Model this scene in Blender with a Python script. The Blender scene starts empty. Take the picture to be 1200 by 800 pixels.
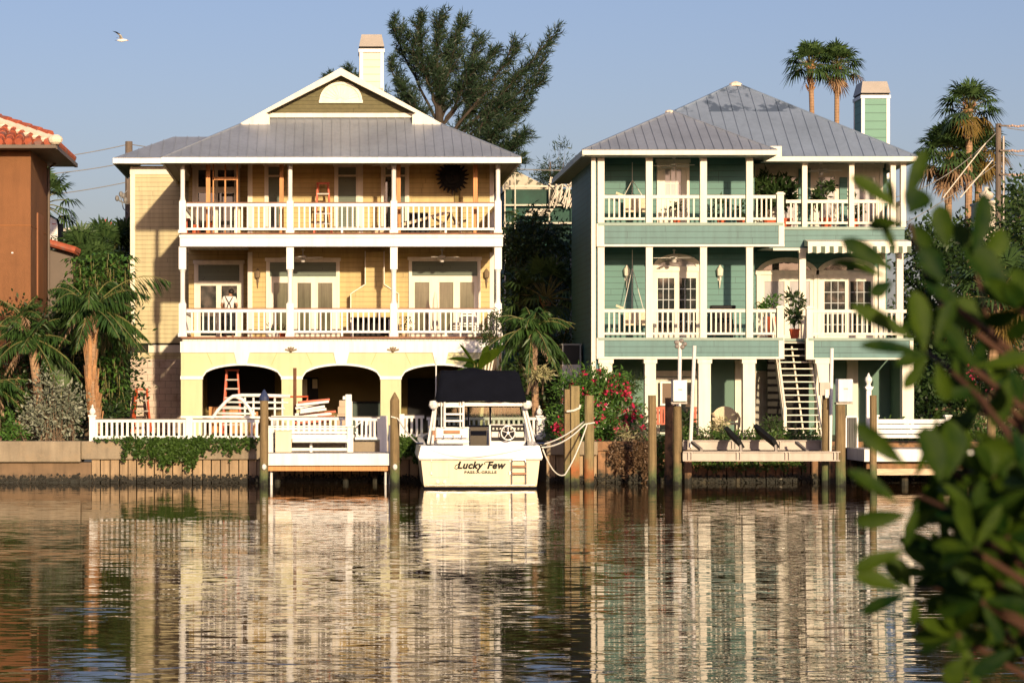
import bpy, bmesh, math, random
import numpy as np
from mathutils import Vector, Matrix

random.seed(7)
RNG = np.random.default_rng(7)
SC = bpy.context.scene
COL = SC.collection

# ------------------------------------------------------------------ camera, sky, sun, exposure
VX, VY, F, H = 385.0, 460.0, 2833.0, 2.68      # vanishing point and focal length in photo pixels, eye height in metres
cam_d = bpy.data.cameras.new("camera"); cam = bpy.data.objects.new("camera", cam_d); COL.objects.link(cam)
cam.location = (0, 0, H); cam.rotation_euler = (math.radians(90), 0, 0)
cam_d.sensor_width = 36; cam_d.lens = F / 1200 * 36
cam_d.shift_x = (600 - VX) / 1200; cam_d.shift_y = (VY - 400) / 1200
cam_d.clip_start = 0.1; cam_d.clip_end = 3000
cam_d.dof.use_dof = True; cam_d.dof.focus_distance = 78; cam_d.dof.aperture_fstop = 10.0
SC.camera = cam

SUN_AZ, SUN_EL = math.radians(11.0), math.radians(12.5)   # to the right of straight behind the camera
sun_dir = Vector((math.sin(SUN_AZ) * math.cos(SUN_EL), -math.cos(SUN_AZ) * math.cos(SUN_EL), math.sin(SUN_EL)))
w = bpy.data.worlds.new("World"); SC.world = w; w.use_nodes = True
nt = w.node_tree; nt.nodes.clear()
sky = nt.nodes.new("ShaderNodeTexSky"); sky.sky_type = 'NISHITA'; sky.sun_disc = False
sky.sun_elevation = SUN_EL; sky.sun_rotation = math.pi - SUN_AZ
sky.altitude = 0; sky.air_density = 1.0; sky.dust_density = 2.0; sky.ozone_density = 3.5
bg = nt.nodes.new("ShaderNodeBackground"); bg.inputs[1].default_value = 0.112
wo = nt.nodes.new("ShaderNodeOutputWorld")
tint = nt.nodes.new("ShaderNodeVectorMath"); tint.operation = 'MULTIPLY'; tint.inputs[1].default_value = (1.33, 1.0, 1.02)   # lavender summer air
nt.links.new(sky.outputs[0], tint.inputs[0]); nt.links.new(tint.outputs[0], bg.inputs[0]); nt.links.new(bg.outputs[0], wo.inputs[0])
sl = bpy.data.lights.new("sun", 'SUN'); sl.energy = 4.9; sl.angle = math.radians(1.2); sl.color = (1.0, 0.79, 0.51)
so = bpy.data.objects.new("sun", sl); COL.objects.link(so)
so.rotation_euler = sun_dir.to_track_quat('Z', 'Y').to_euler(); so.location = (20, -40, 30)
SC.view_settings.view_transform = 'Standard'; SC.view_settings.look = 'None'
SC.view_settings.exposure = 0.25; SC.view_settings.gamma = 1.0
SC.cycles.max_bounces = 6; SC.cycles.diffuse_bounces = 3; SC.cycles.glossy_bounces = 3
SC.cycles.transparent_max_bounces = 6; SC.cycles.use_denoising = True
SC.cycles.caustics_reflective = False; SC.cycles.caustics_refractive = False

# ------------------------------------------------------------------ helpers
def X(px, Y): return (px - VX) * Y / F
def Z(py, Y): return H - (py - VY) * Y / F
def P(px, py, Y): return Vector((X(px, Y), Y, Z(py, Y)))

ROOT = {}
def tag(o, label=None, cat=None, group=None, kind=None):
    if label: o['label'] = label
    if cat: o['category'] = cat
    if group: o['group'] = group
    if kind: o['kind'] = kind
    return o
def thing(name, label, cat, loc, group=None):
    o = bpy.data.objects.new(name, None); o.empty_display_size = 0.2; COL.objects.link(o)
    o.location = loc; ROOT[o.name] = Vector(loc)
    return tag(o, label, cat, group)
def link_mesh(name, me, mat, parent, base=None):
    o = bpy.data.objects.new(name, me); COL.objects.link(o)
    for m in (mat if isinstance(mat, (list, tuple)) else [mat]): me.materials.append(m)
    if parent is not None:
        o.parent = parent; ROOT[o.name] = ROOT[parent.name]; off = ROOT[parent.name]
    else:
        off = base; o.location = base; ROOT[o.name] = Vector(base)
    me.transform(Matrix.Translation(-Vector(off)))
    return o
def copy_tree(o, parent=None, loc=None):
    c = o.copy(); COL.objects.link(c)
    if parent is not None: c.parent = parent
    if loc is not None: c.location = loc; ROOT[c.name] = Vector(loc)
    for ch in list(o.children): copy_tree(ch, c)
    return c

class MB:
    def __init__(s): s.v = []; s.f = []; s.m = []; s.cur = 0
    def face(s, pts):
        n = len(s.v); s.v += [tuple(p) for p in pts]; s.f.append(list(range(n, n + len(pts)))); s.m.append(s.cur)
    def raw(s, vs, fs):
        n = len(s.v); s.v += [tuple(p) for p in vs]
        for f in fs: s.f.append([i + n for i in f]); s.m.append(s.cur)
    def box(s, x0, x1, y0, y1, z0, z1):
        x0, x1 = sorted((x0, x1)); y0, y1 = sorted((y0, y1)); z0, z1 = sorted((z0, z1))
        s.raw([(x0,y0,z0),(x1,y0,z0),(x1,y1,z0),(x0,y1,z0),(x0,y0,z1),(x1,y0,z1),(x1,y1,z1),(x0,y1,z1)],
              [(0,3,2,1),(4,5,6,7),(0,1,5,4),(1,2,6,5),(2,3,7,6),(3,0,4,7)])
        return s
    def cbox(s, c, sx, sy, sz): return s.box(c[0]-sx/2, c[0]+sx/2, c[1]-sy/2, c[1]+sy/2, c[2]-sz/2, c[2]+sz/2)
    def beam(s, p, q, w, h, up=(0, 0, 1)):
        p, q = Vector(p), Vector(q); d = (q - p).normalized(); u = Vector(up)
        if abs(d.dot(u)) > .98: u = Vector((0, 1, 0))
        r = d.cross(u).normalized() * w / 2; t = r.cross(d).normalized() * h / 2
        vs = [p-r-t, p+r-t, p+r+t, p-r+t, q-r-t, q+r-t, q+r+t, q-r+t]
        s.raw(vs, [(0,1,2,3),(7,6,5,4),(0,4,5,1),(1,5,6,2),(2,6,7,3),(3,7,4,0)]); return s
    def tube(s, pts, r, n=8, cap=True):
        pts = [Vector(p) for p in pts]; k = len(pts)
        rs = r if isinstance(r, (list, tuple)) else [r] * k
        vs = []; ref = Vector((0.13, 0.9, 0.31))
        for i, p in enumerate(pts):
            d = (pts[min(i+1, k-1)] - pts[max(i-1, 0)])
            d = d.normalized() if d.length > 1e-9 else Vector((0, 0, 1))
            a = d.cross(ref)
            if a.length < .05: a = d.cross(Vector((1, 0, 0)))
            a.normalize(); b = d.cross(a)
            for j in range(n):
                t = 2*math.pi*j/n; vs.append(p + (a*math.cos(t) + b*math.sin(t))*rs[i])
        fs = [(i*n+j, i*n+(j+1) % n, (i+1)*n+(j+1) % n, (i+1)*n+j) for i in range(k-1) for j in range(n)]
        if cap: fs += [tuple(range(n))[::-1], tuple(range((k-1)*n, k*n))]
        s.raw(vs, fs); return s
    def lathe(s, cx, cy, prof, n=14):
        return s.tube2([(cx, cy, z, r) for r, z in prof], n)
    def tube2(s, prof, n):
        vs = [(x + r*math.cos(2*math.pi*j/n), y + r*math.sin(2*math.pi*j/n), z) for x, y, z, r in prof for j in range(n)]
        k = len(prof)
        fs = [(i*n+j, i*n+(j+1) % n, (i+1)*n+(j+1) % n, (i+1)*n+j) for i in range(k-1) for j in range(n)]
        fs += [tuple(range(n))[::-1], tuple(range((k-1)*n, k*n))]
        s.raw(vs, fs); return s
    def prism(s, poly, y0, y1):                       # polygon in XZ pushed along Y
        n = len(poly)
        s.raw([(x, y0, z) for x, z in poly] + [(x, y1, z) for x, z in poly],
              [tuple(range(n)), tuple(range(2*n-1, n-1, -1))] + [(i, i+n, (i+1) % n + n, (i+1) % n) for i in range(n)])
        return s
    def prism_x(s, poly, x0, x1):                     # polygon in YZ pushed along X
        n = len(poly)
        s.raw([(x0, y, z) for y, z in poly] + [(x1, y, z) for y, z in poly],
              [tuple(range(n)), tuple(range(2*n-1, n-1, -1))] + [(i, i+n, (i+1) % n + n, (i+1) % n) for i in range(n)])
        return s
    def ball(s, c, rx, ry, rz, n=10, m=6):
        vs = [(c[0], c[1], c[2]-rz)]
        for i in range(1, m):
            a = -math.pi/2 + math.pi*i/m
            vs += [(c[0]+rx*math.cos(a)*math.cos(2*math.pi*j/n), c[1]+ry*math.cos(a)*math.sin(2*math.pi*j/n), c[2]+rz*math.sin(a)) for j in range(n)]
        vs.append((c[0], c[1], c[2]+rz)); L = len(vs)-1
        fs = [(0, 1+(j+1) % n, 1+j) for j in range(n)]
        fs += [(1+i*n+j, 1+i*n+(j+1) % n, 1+(i+1)*n+(j+1) % n, 1+(i+1)*n+j) for i in range(m-2) for j in range(n)]
        fs += [(L, 1+(m-2)*n+j, 1+(m-2)*n+(j+1) % n) for j in range(n)]
        s.raw(vs, fs); return s
    def arch_ring(s, cx, zs, rx, rz, t, y0, y1, n=16):  # half-ellipse band of width t above the springing zs
        o = [(cx - rx*math.cos(math.pi*i/n), zs + rz*math.sin(math.pi*i/n)) for i in range(n+1)]
        q = [(cx - (rx-t)*math.cos(math.pi*i/n), zs + (rz-t)*math.sin(math.pi*i/n)) for i in range(n+1)]
        for i in range(n):
            s.prism([o[i], o[i+1], q[i+1], q[i]], y0, y1)
        return s
    def build(s, name, mat, parent=None, smooth=False, bevel=0):
        me = bpy.data.meshes.new(name); me.from_pydata(s.v, [], s.f)
        bm = bmesh.new(); bm.from_mesh(me)
        bmesh.ops.recalc_face_normals(bm, faces=bm.faces); bm.to_mesh(me); bm.free()
        if isinstance(mat, (list, tuple)): me.polygons.foreach_set("material_index", s.m)
        if smooth: me.polygons.foreach_set("use_smooth", [True]*len(me.polygons))
        base = None
        if parent is None:
            a = np.array(s.v); base = ((a[:, 0].min()+a[:, 0].max())/2, (a[:, 1].min()+a[:, 1].max())/2, a[:, 2].min())
        o = link_mesh(name, me, mat, parent, base)
        if bevel:
            b = o.modifiers.new("bevel", 'BEVEL'); b.width = bevel; b.segments = 2; b.limit_method = 'ANGLE'
        return o

def np_mesh(name, V, Q, mat, parent=None, smooth=False):
    V = np.asarray(V, np.float32); Q = np.asarray(Q, np.int32); n, k = Q.shape
    me = bpy.data.meshes.new(name)
    me.vertices.add(len(V)); me.vertices.foreach_set("co", V.ravel())
    me.loops.add(n*k); me.loops.foreach_set("vertex_index", Q.ravel())
    me.polygons.add(n); me.polygons.foreach_set("loop_start", np.arange(0, n*k, k, dtype=np.int32))
    me.polygons.foreach_set("loop_total", np.full(n, k, np.int32))
    if smooth: me.polygons.foreach_set("use_smooth", np.ones(n, bool))
    me.update(calc_edges=True)
    base = None
    if parent is None: base = (float(V[:, 0].mean()), float(V[:, 1].mean()), float(V[:, 2].min()))
    return link_mesh(name, me, mat, parent, base)

def unit(a): return a / np.maximum(np.linalg.norm(a, axis=-1, keepdims=True), 1e-9)
def leaf_quads(p, d, L, W, rng, fold=0.15):
    """kite shaped leaves: base p, direction d, length L, width W"""
    n = len(p); d = unit(d); r = unit(np.cross(d, unit(rng.normal(size=(n, 3)))))
    nn = np.cross(d, r); L = np.broadcast_to(L, (n,))[:, None]; W = np.broadcast_to(W, (n,))[:, None]
    mid = p + d*L*0.45 - nn*W*fold
    V = np.stack([p, mid + r*W/2 + nn*W*fold, p + d*L, mid - r*W/2 + nn*W*fold], 1).reshape(-1, 3)
    return V
def quads_of(V): return np.arange(len(V)).reshape(-1, 4)
def cloud(blobs, n, L, W, rng, clump=0.3, ups=0.0, per=24):
    """leaves gathered in twig clumps through ellipsoids (cx,cy,cz,rx,ry,rz)"""
    out = []; vol = np.array([b[3]*b[4]*b[5] for b in blobs])**0.67; vol = vol/vol.sum()
    for b, q in zip(blobs, vol):
        k = max(3, int(n*q/per)); c = unit(rng.normal(size=(k, 3))) * (rng.random((k, 1))**0.45)
        c = c*np.array(b[3:6]) + np.array(b[:3])
        pts = np.repeat(c, per, 0) + rng.normal(size=(k*per, 3))*clump*np.array([1, 1, .8])
        dirs = unit(pts - np.array(b[:3])) + rng.normal(size=pts.shape)*0.9 + np.array([0, 0, ups])
        out.append(leaf_quads(pts, dirs, L*rng.uniform(.6, 1.25, len(pts)), W*rng.uniform(.7, 1.2, len(pts)), rng))
    return np.concatenate(out)

# ------------------------------------------------------------------ materials
def nd(nt, t, **kw):
    n = nt.nodes.new(t)
    for k, v in kw.items(): setattr(n, k, v)
    return n
def math_n(nt, op, a, b=None, clamp=False):
    n = nd(nt, "ShaderNodeMath", operation=op, use_clamp=clamp)
    for i, x in enumerate((a, b)):
        if x is None: continue
        if isinstance(x, (int, float)): n.inputs[i].default_value = x
        else: nt.links.new(x, n.inputs[i])
    return n.outputs[0]
def mk(name, col, rough=.6, var=.12, scale=2.0, metallic=0., spec=.4, lap=None, vlap=None, bump=.0, bscale=40., streak=0., stain=None, patch=None, grain=None):
    m = bpy.data.materials.new(name); m.use_nodes = True; nt = m.node_tree; nt.nodes.clear()
    out = nd(nt, "ShaderNodeOutputMaterial"); b = nd(nt, "ShaderNodeBsdfPrincipled"); L = nt.links.new
    L(b.outputs[0], out.inputs[0]); b.inputs["Roughness"].default_value = rough; b.inputs["Metallic"].default_value = metallic
    b.inputs["Specular IOR Level"].default_value = spec
    g = nd(nt, "ShaderNodeNewGeometry"); pos = g.outputs["Position"]
    no = nd(nt, "ShaderNodeTexNoise"); no.inputs["Scale"].default_value = scale; no.inputs["Detail"].default_value = 6; no.inputs["Roughness"].default_value = .6
    L(pos, no.inputs["Vector"])
    v = nd(nt, "ShaderNodeMapRange"); v.inputs[1].default_value = .25; v.inputs[2].default_value = .75; v.inputs[3].default_value = 1-var; v.inputs[4].default_value = 1+var
    L(no.outputs[0], v.inputs[0]); val = v.outputs[0]
    sep = nd(nt, "ShaderNodeSeparateXYZ"); L(pos, sep.inputs[0])
    if streak:
        mp = nd(nt, "ShaderNodeMapping"); mp.inputs["Scale"].default_value = (5, 5, .35); L(pos, mp.inputs[0])
        n2 = nd(nt, "ShaderNodeTexNoise"); n2.inputs["Scale"].default_value = 1.3; n2.inputs["Detail"].default_value = 5; L(mp.outputs[0], n2.inputs["Vector"])
        r2 = nd(nt, "ShaderNodeMapRange"); r2.inputs[1].default_value = .45; r2.inputs[2].default_value = .75; r2.inputs[3].default_value = 1; r2.inputs[4].default_value = 1-streak
        L(n2.outputs[0], r2.inputs[0]); val = math_n(nt, 'MULTIPLY', val, r2.outputs[0])
    if grain:
        mp = nd(nt, "ShaderNodeMapping"); mp.inputs["Scale"].default_value = grain; L(pos, mp.inputs[0])
        n2 = nd(nt, "ShaderNodeTexNoise"); n2.inputs["Scale"].default_value = 1; n2.inputs["Detail"].default_value = 6; n2.inputs["Roughness"].default_value = .7; L(mp.outputs[0], n2.inputs["Vector"])
        r2 = nd(nt, "ShaderNodeMapRange"); r2.inputs[1].default_value = .3; r2.inputs[2].default_value = .7; r2.inputs[3].default_value = .55; r2.inputs[4].default_value = 1.3
        L(n2.outputs[0], r2.inputs[0]); val = math_n(nt, 'MULTIPLY', val, r2.outputs[0])
    hgt = None
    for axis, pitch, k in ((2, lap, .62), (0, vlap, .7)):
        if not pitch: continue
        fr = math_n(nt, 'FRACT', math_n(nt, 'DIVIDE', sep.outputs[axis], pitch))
        j = math_n(nt, 'LESS_THAN', fr, .10)  # dark strip per pitch; on siding it puts the lap's shadow line into colour
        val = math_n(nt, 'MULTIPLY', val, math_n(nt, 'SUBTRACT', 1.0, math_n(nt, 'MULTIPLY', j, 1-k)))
        # every board is a touch different from the next
        wn = nd(nt, "ShaderNodeTexWhiteNoise", noise_dimensions='1D'); L(math_n(nt, 'FLOOR', math_n(nt, 'DIVIDE', sep.outputs[axis], pitch)), wn.inputs["W"])
        val = math_n(nt, 'MULTIPLY', val, math_n(nt, 'ADD', .955, math_n(nt, 'MULTIPLY', wn.outputs[0], .09)))
        if axis == 2:        # staggered butt joints between the boards
            wj = nd(nt, "ShaderNodeTexWhiteNoise", noise_dimensions='1D'); L(math_n(nt, 'ADD', 7.3, math_n(nt, 'FLOOR', math_n(nt, 'DIVIDE', sep.outputs[2], pitch))), wj.inputs["W"])
            bj = math_n(nt, 'LESS_THAN', math_n(nt, 'FRACT', math_n(nt, 'ADD', math_n(nt, 'DIVIDE', sep.outputs[0], 3.66), wj.outputs[0])), .006)
            val = math_n(nt, 'MULTIPLY', val, math_n(nt, 'SUBTRACT', 1.0, math_n(nt, 'MULTIPLY', bj, .35)))
        hgt = math_n(nt, 'SUBTRACT', 1.0, fr)
    c = nd(nt, "ShaderNodeVectorMath", operation='SCALE'); c.inputs[0].default_value = col; L(val, c.inputs["Scale"]); colr = c.outputs[0]
    for st in (stain or []):   # (colour, z0, z1, noise scale): growth or tar that ends at an uneven height z0..z1
        ns = nd(nt, "ShaderNodeTexNoise"); ns.inputs["Scale"].default_value = st[3]; ns.inputs["Detail"].default_value = 4; L(pos, ns.inputs["Vector"])
        zz = math_n(nt, 'ADD', sep.outputs[2], math_n(nt, 'MULTIPLY', math_n(nt, 'SUBTRACT', ns.outputs[0], .5), (st[2]-st[1])*2.2))
        mr = nd(nt, "ShaderNodeMapRange"); mr.inputs[1].default_value = st[1]; mr.inputs[2].default_value = st[2]; mr.inputs[3].default_value = 1; mr.inputs[4].default_value = 0; L(zz, mr.inputs[0])
        mx = nd(nt, "ShaderNodeMix", data_type='RGBA'); L(mr.outputs[0], mx.inputs["Factor"]); L(colr, mx.inputs["A"]); mx.inputs["B"].default_value = (*st[0], 1); colr = mx.outputs["Result"]
    if patch:                  # (colour, noise scale, threshold, softness)
        ns = nd(nt, "ShaderNodeTexNoise"); ns.inputs["Scale"].default_value = patch[1]; ns.inputs["Detail"].default_value = 6; ns.inputs["Roughness"].default_value = .65; L(pos, ns.inputs["Vector"])
        mr = nd(nt, "ShaderNodeMapRange"); mr.inputs[1].default_value = patch[2]; mr.inputs[2].default_value = patch[2]+patch[3]; L(ns.outputs[0], mr.inputs[0])
        f = mr.outputs[0]
        if len(patch) > 4: f = math_n(nt, 'MULTIPLY', f, math_n(nt, 'GREATER_THAN', sep.outputs[2], patch[4]))
        mx = nd(nt, "ShaderNodeMix", data_type='RGBA'); L(f, mx.inputs["Factor"]); L(colr, mx.inputs["A"]); mx.inputs["B"].default_value = (*patch[0], 1); colr = mx.outputs["Result"]
    L(colr, b.inputs["Base Color"])
    if bump or hgt is not None:
        bp = nd(nt, "ShaderNodeBump")
        if hgt is not None:
            bp.inputs["Strength"].default_value = .8; bp.inputs["Distance"].default_value = .015; L(hgt, bp.inputs["Height"])
        else:
            bn = nd(nt, "ShaderNodeTexNoise"); bn.inputs["Scale"].default_value = bscale; bn.inputs["Detail"].default_value = 5; L(pos, bn.inputs["Vector"])
            bp.inputs["Strength"].default_value = bump; bp.inputs["Distance"].default_value = .03; L(bn.outputs[0], bp.inputs["Height"])
        L(bp.outputs[0], b.inputs["Normal"])
    return m
def lf(name, col, col2=None, trans=.22, rough=.45, spec=.35, nscale=.9):
    m = bpy.data.materials.new(name); m.use_nodes = True; nt = m.node_tree; nt.nodes.clear(); L = nt.links.new
    out = nd(nt, "ShaderNodeOutputMaterial"); b = nd(nt, "ShaderNodeBsdfPrincipled"); t = nd(nt, "ShaderNodeBsdfTranslucent"); mx = nd(nt, "ShaderNodeMixShader")
    g = nd(nt, "ShaderNodeNewGeometry"); col2 = col2 or tuple(c*1.9 for c in col)
    r = nd(nt, "ShaderNodeMix", data_type='RGBA'); r.inputs["A"].default_value = (*col, 1); r.inputs["B"].default_value = (*col2, 1)
    no = nd(nt, "ShaderNodeTexNoise"); no.inputs["Scale"].default_value = nscale; no.inputs["Detail"].default_value = 3; L(g.outputs["Position"], no.inputs["Vector"])
    f = math_n(nt, 'ADD', math_n(nt, 'MULTIPLY', g.outputs["Random Per Island"], .75), math_n(nt, 'SUBTRACT', math_n(nt, 'MULTIPLY', no.outputs[0], 1.2), .5), True)
    L(f, r.inputs["Factor"]); L(r.outputs["Result"], b.inputs["Base Color"]); L(r.outputs["Result"], t.inputs[0])
    b.inputs["Roughness"].default_value = rough; b.inputs["Specular IOR Level"].default_value = spec
    mx.inputs[0].default_value = trans; L(b.outputs[0], mx.inputs[1]); L(t.outputs[0], mx.inputs[2]); L(mx.outputs[0], out.inputs[0])
    return m

M = {}
M['white'] = mk('white_paint', (.80, .78, .74), .5, .07, 1.5, streak=.18)
M['cream'] = mk('cream_paint', (.75, .69, .57), .5, .07, 1.5, streak=.16)
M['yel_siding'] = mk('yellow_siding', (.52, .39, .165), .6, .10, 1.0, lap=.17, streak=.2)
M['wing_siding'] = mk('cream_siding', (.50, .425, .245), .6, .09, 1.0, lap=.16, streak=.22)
M['yel_stucco'] = mk('yellow_stucco', (.61, .575, .345), .75, .08, 1.2, bump=.25, bscale=60, streak=.10)
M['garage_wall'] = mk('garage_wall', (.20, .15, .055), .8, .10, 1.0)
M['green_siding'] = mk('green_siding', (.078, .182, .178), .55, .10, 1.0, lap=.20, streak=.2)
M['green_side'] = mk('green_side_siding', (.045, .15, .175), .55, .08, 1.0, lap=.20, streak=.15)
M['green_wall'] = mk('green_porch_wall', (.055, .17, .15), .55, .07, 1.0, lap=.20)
M['green_stucco'] = mk('green_ground_wall', (.12, .21, .165), .7, .08, 1.0, bump=.2)
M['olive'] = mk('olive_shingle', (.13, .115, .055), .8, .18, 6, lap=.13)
M['roof'] = mk('grey_metal_roof', (.29, .32, .375), .38, .16, .8, metallic=.25, spec=.5, streak=.12)
M['roof_stain'] = mk('stained_metal_roof', (.26, .32, .41), .38, .14, .8, metallic=.25, spec=.5, streak=.10, patch=((.11, .145, .20), 1.1, .50, .05, 12.45))
M['seam'] = mk('roof_seam', (.17, .18, .20), .45, .1, 2, metallic=.25)
M['soffit'] = mk('soffit', (.30, .27, .20), .7, .06, 2, vlap=.3)
M['porchwhite'] = mk('porch_ceiling_white', (.66, .64, .58), .6, .06, 2, vlap=.15)
M['deckwood'] = mk('red_deck_wood', (.22, .09, .045), .6, .2, 4, grain=(2, 25, 25))
M['lumber'] = mk('orange_lumber', (.58, .26, .09), .6, .12, 3, grain=(30, 30, 1.2))
M['plank'] = mk('pale_plank', (.62, .46, .30), .6, .15, 3, grain=(3, 30, 30))
M['block'] = mk('concrete_block', (.60, .49, .40), .9, .16, 2.5, bump=.3, patch=((.42, .31, .23), 1.6, .5, .15))
M['mortar'] = mk('mortar', (.24, .19, .15), .9, .1, 4)
M['concrete'] = mk('seawall_concrete', (.28, .225, .155), .85, .28, 1.2, bump=.4, bscale=20, streak=.25, patch=((.30, .23, .15), 1.8, .52, .12), stain=[((.03, .027, .02), .10, .26, 9)])
M['concrete_dark'] = mk('wet_concrete', (.19, .12, .065), .7, .22, 1.5, bump=.4, streak=.3, stain=[((.018, .018, .013), .10, .28, 9)])
M['sheetpile'] = mk('sheet_pile', (.36, .25, .145), .75, .25, 1.3, bump=.3, streak=.5, stain=[((.015, .014, .010), .10, .26, 11)])
M['rustpile'] = mk('rusty_pile', (.30, .16, .08), .8, .35, 1.6, bump=.4, streak=.4, patch=((.06, .05, .03), 1.7, .47, .12), stain=[((.02, .02, .015), .15, .40, 7)])
M['dark'] = mk('dark_gap', (.02, .018, .015), .9, .2, 4)
M['piling'] = mk('weathered_piling', (.22, .155, .075), .85, .2, 3, bump=.5, bscale=30, grain=(16, 16, .8), stain=[((.10, .13, .05), .3, .75, 3), ((.02, .022, .015), .06, .3, 7)])
M['piling_red'] = mk('rust_streaked_piling', (.27, .21, .10), .85, .2, 3, bump=.5, bscale=30, grain=(16, 16, .8), stain=[((.36, .12, .04), .35, .75, 2.5), ((.09, .10, .04), .12, .4, 5), ((.02, .022, .015), .02, .22, 7)])
M['pilecap'] = mk('blue_pile_cap', (.035, .05, .12), .5)
M['glass_blind'] = mk('window_glass_blind', (.17, .20, .165), .06, .06, 1.0, spec=.6, lap=.06)
M['glass_dark'] = mk('dark_glass', (.02, .025, .025), .03, .2, 2, spec=.8)
M['glass_curtain'] = mk('curtained_glass', (.115, .115, .075), .08, .25, 1.5, spec=.6, grain=(9, 1, .4))
M['glass_bright'] = mk('bright_glass', (.36, .36, .38), .1, .1, 1.0, spec=.6)  # pale base colour stands in for light reflected by the panes
M['black'] = mk('black_metal', (.009, .009, .010), .6, spec=.2)
M['navy'] = mk('navy_canvas', (.005, .006, .011), .95, .2, 3, spec=.08, bump=.5, bscale=5)
M['gel'] = mk('white_gelcoat', (.82, .80, .75), .25, .03, 1, spec=.5, streak=.08)
M['hull'] = mk('cream_hull', (.74, .66, .46), .22, .03, 1, spec=.5, streak=.12, stain=[((.40, .31, .15), .03, .17, 5)])
M['teak'] = mk('teak', (.34, .15, .06), .5, .15, 4, grain=(3, 20, 20))
M['chrome'] = mk('stainless', (.65, .65, .66), .2, .02, 2, metallic=1.)
M['alu'] = mk('aluminium', (.30, .26, .23), .5, .1, 2, metallic=.35, streak=.2)
M['redladder'] = mk('red_fibreglass', (.50, .085, .03), .5, .1, 3)
M['rope'] = mk('white_rope', (.72, .68, .60), .8, .1, 10)
M['terracotta'] = mk('terracotta_pot', (.50, .10, .04), .7, .1, 4)
M['orange_wall'] = mk('orange_stucco', (.215, .092, .036), .85, .14, .9, bump=.3, streak=.16, patch=((.155, .066, .026), .5, .55, .2))
M['tile'] = mk('clay_tile', (.36, .085, .04), .7, .35, 3.0, patch=((.22, .12, .10), 2.2, .54, .08))
M['ridge_mortar'] = mk('ridge_mortar', (.75, .62, .48), .85, .12, 4)
M['gutter'] = mk('brown_gutter', (.10, .07, .05), .5)
M['wood_pole'] = mk('utility_pole', (.15, .115, .09), .85, .2, 3, grain=(20, 20, .7))
M['wire'] = mk('wire', (.20, .19, .18), .6)
M['bark'] = mk('bark', (.16, .11, .07), .9, .3, 4, bump=.6, grain=(8, 8, 1.5))
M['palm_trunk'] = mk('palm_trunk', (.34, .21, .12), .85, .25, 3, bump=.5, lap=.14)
M['palm_boot'] = mk('palm_boots', (.42, .22, .10), .85, .35, 3, bump=.6, grain=(10, 10, 1.2))
M['soil'] = mk('soil', (.10, .075, .045), .95, .3, 2, bump=.5)
M['ground'] = mk('lawn', (.055, .075, .025), .95, .4, 1.5, bump=.5, patch=((.16, .12, .07), .35, .55, .1))
M['skin'] = mk('skin', (.36, .19, .12), .55, .03, 6)
M['hair'] = mk('hair', (.012, .009, .007), .6, .2, 30)
M['shirt'] = mk('white_shirt', (.75, .70, .66), .8, .05, 6)
M['trouser'] = mk('dark_trousers', (.025, .027, .035), .8, .1, 6)
M['bright'] = mk('sun_bleached_wall', (.62, .55, .45), .7, .1, 1)
M['wicker'] = mk('wicker', (.62, .52, .36), .7, .2, 25)
M['box_grey'] = mk('cardboard', (.50, .38, .27), .8, .12, 3)
M['dockgrey'] = mk('dock_boards', (.42, .39, .37), .8, .12, 2, vlap=.14)
L_ = {}
L_['dark'] = lf('dark_foliage', (.015, .036, .011), (.042, .078, .02))
L_['mid'] = lf('mid_foliage', (.02, .045, .011), (.055, .095, .022))
L_['bright'] = lf('bright_foliage', (.04, .11, .02), (.11, .215, .04))
L_['ivy'] = lf('ivy_leaf', (.035, .075, .015), (.09, .16, .03))
L_['silver'] = lf('silver_leaf', (.12, .14, .09), (.34, .35, .26), trans=.12)
L_['palm'] = lf('palm_leaf', (.022, .06, .014), (.07, .135, .03))
L_['fan'] = lf('fan_leaf', (.03, .065, .02), (.085, .145, .045))
L_['fanyel'] = lf('yellowing_fan_leaf', (.12, .085, .02), (.26, .17, .05))
L_['deadfan'] = lf('dead_fan_leaf', (.16, .095, .05), (.34, .22, .13), trans=.1)
L_['pine'] = lf('pine_needle', (.016, .036, .018), (.042, .072, .032), trans=.2)
L_['mangrove'] = lf('mangrove_leaf', (.006, .027, .004), (.065, .105, .007), trans=.32, rough=.55, spec=.10, nscale=45)
L_['pale'] = lf('variegated_leaf', (.25, .24, .10), (.50, .45, .25), trans=.15)
L_['redflower'] = lf('red_flower', (.62, .02, .09), (.88, .10, .22), trans=.2)
L_['brown'] = lf('brown_vine', (.10, .06, .035), (.22, .14, .08), trans=.1)
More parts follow.
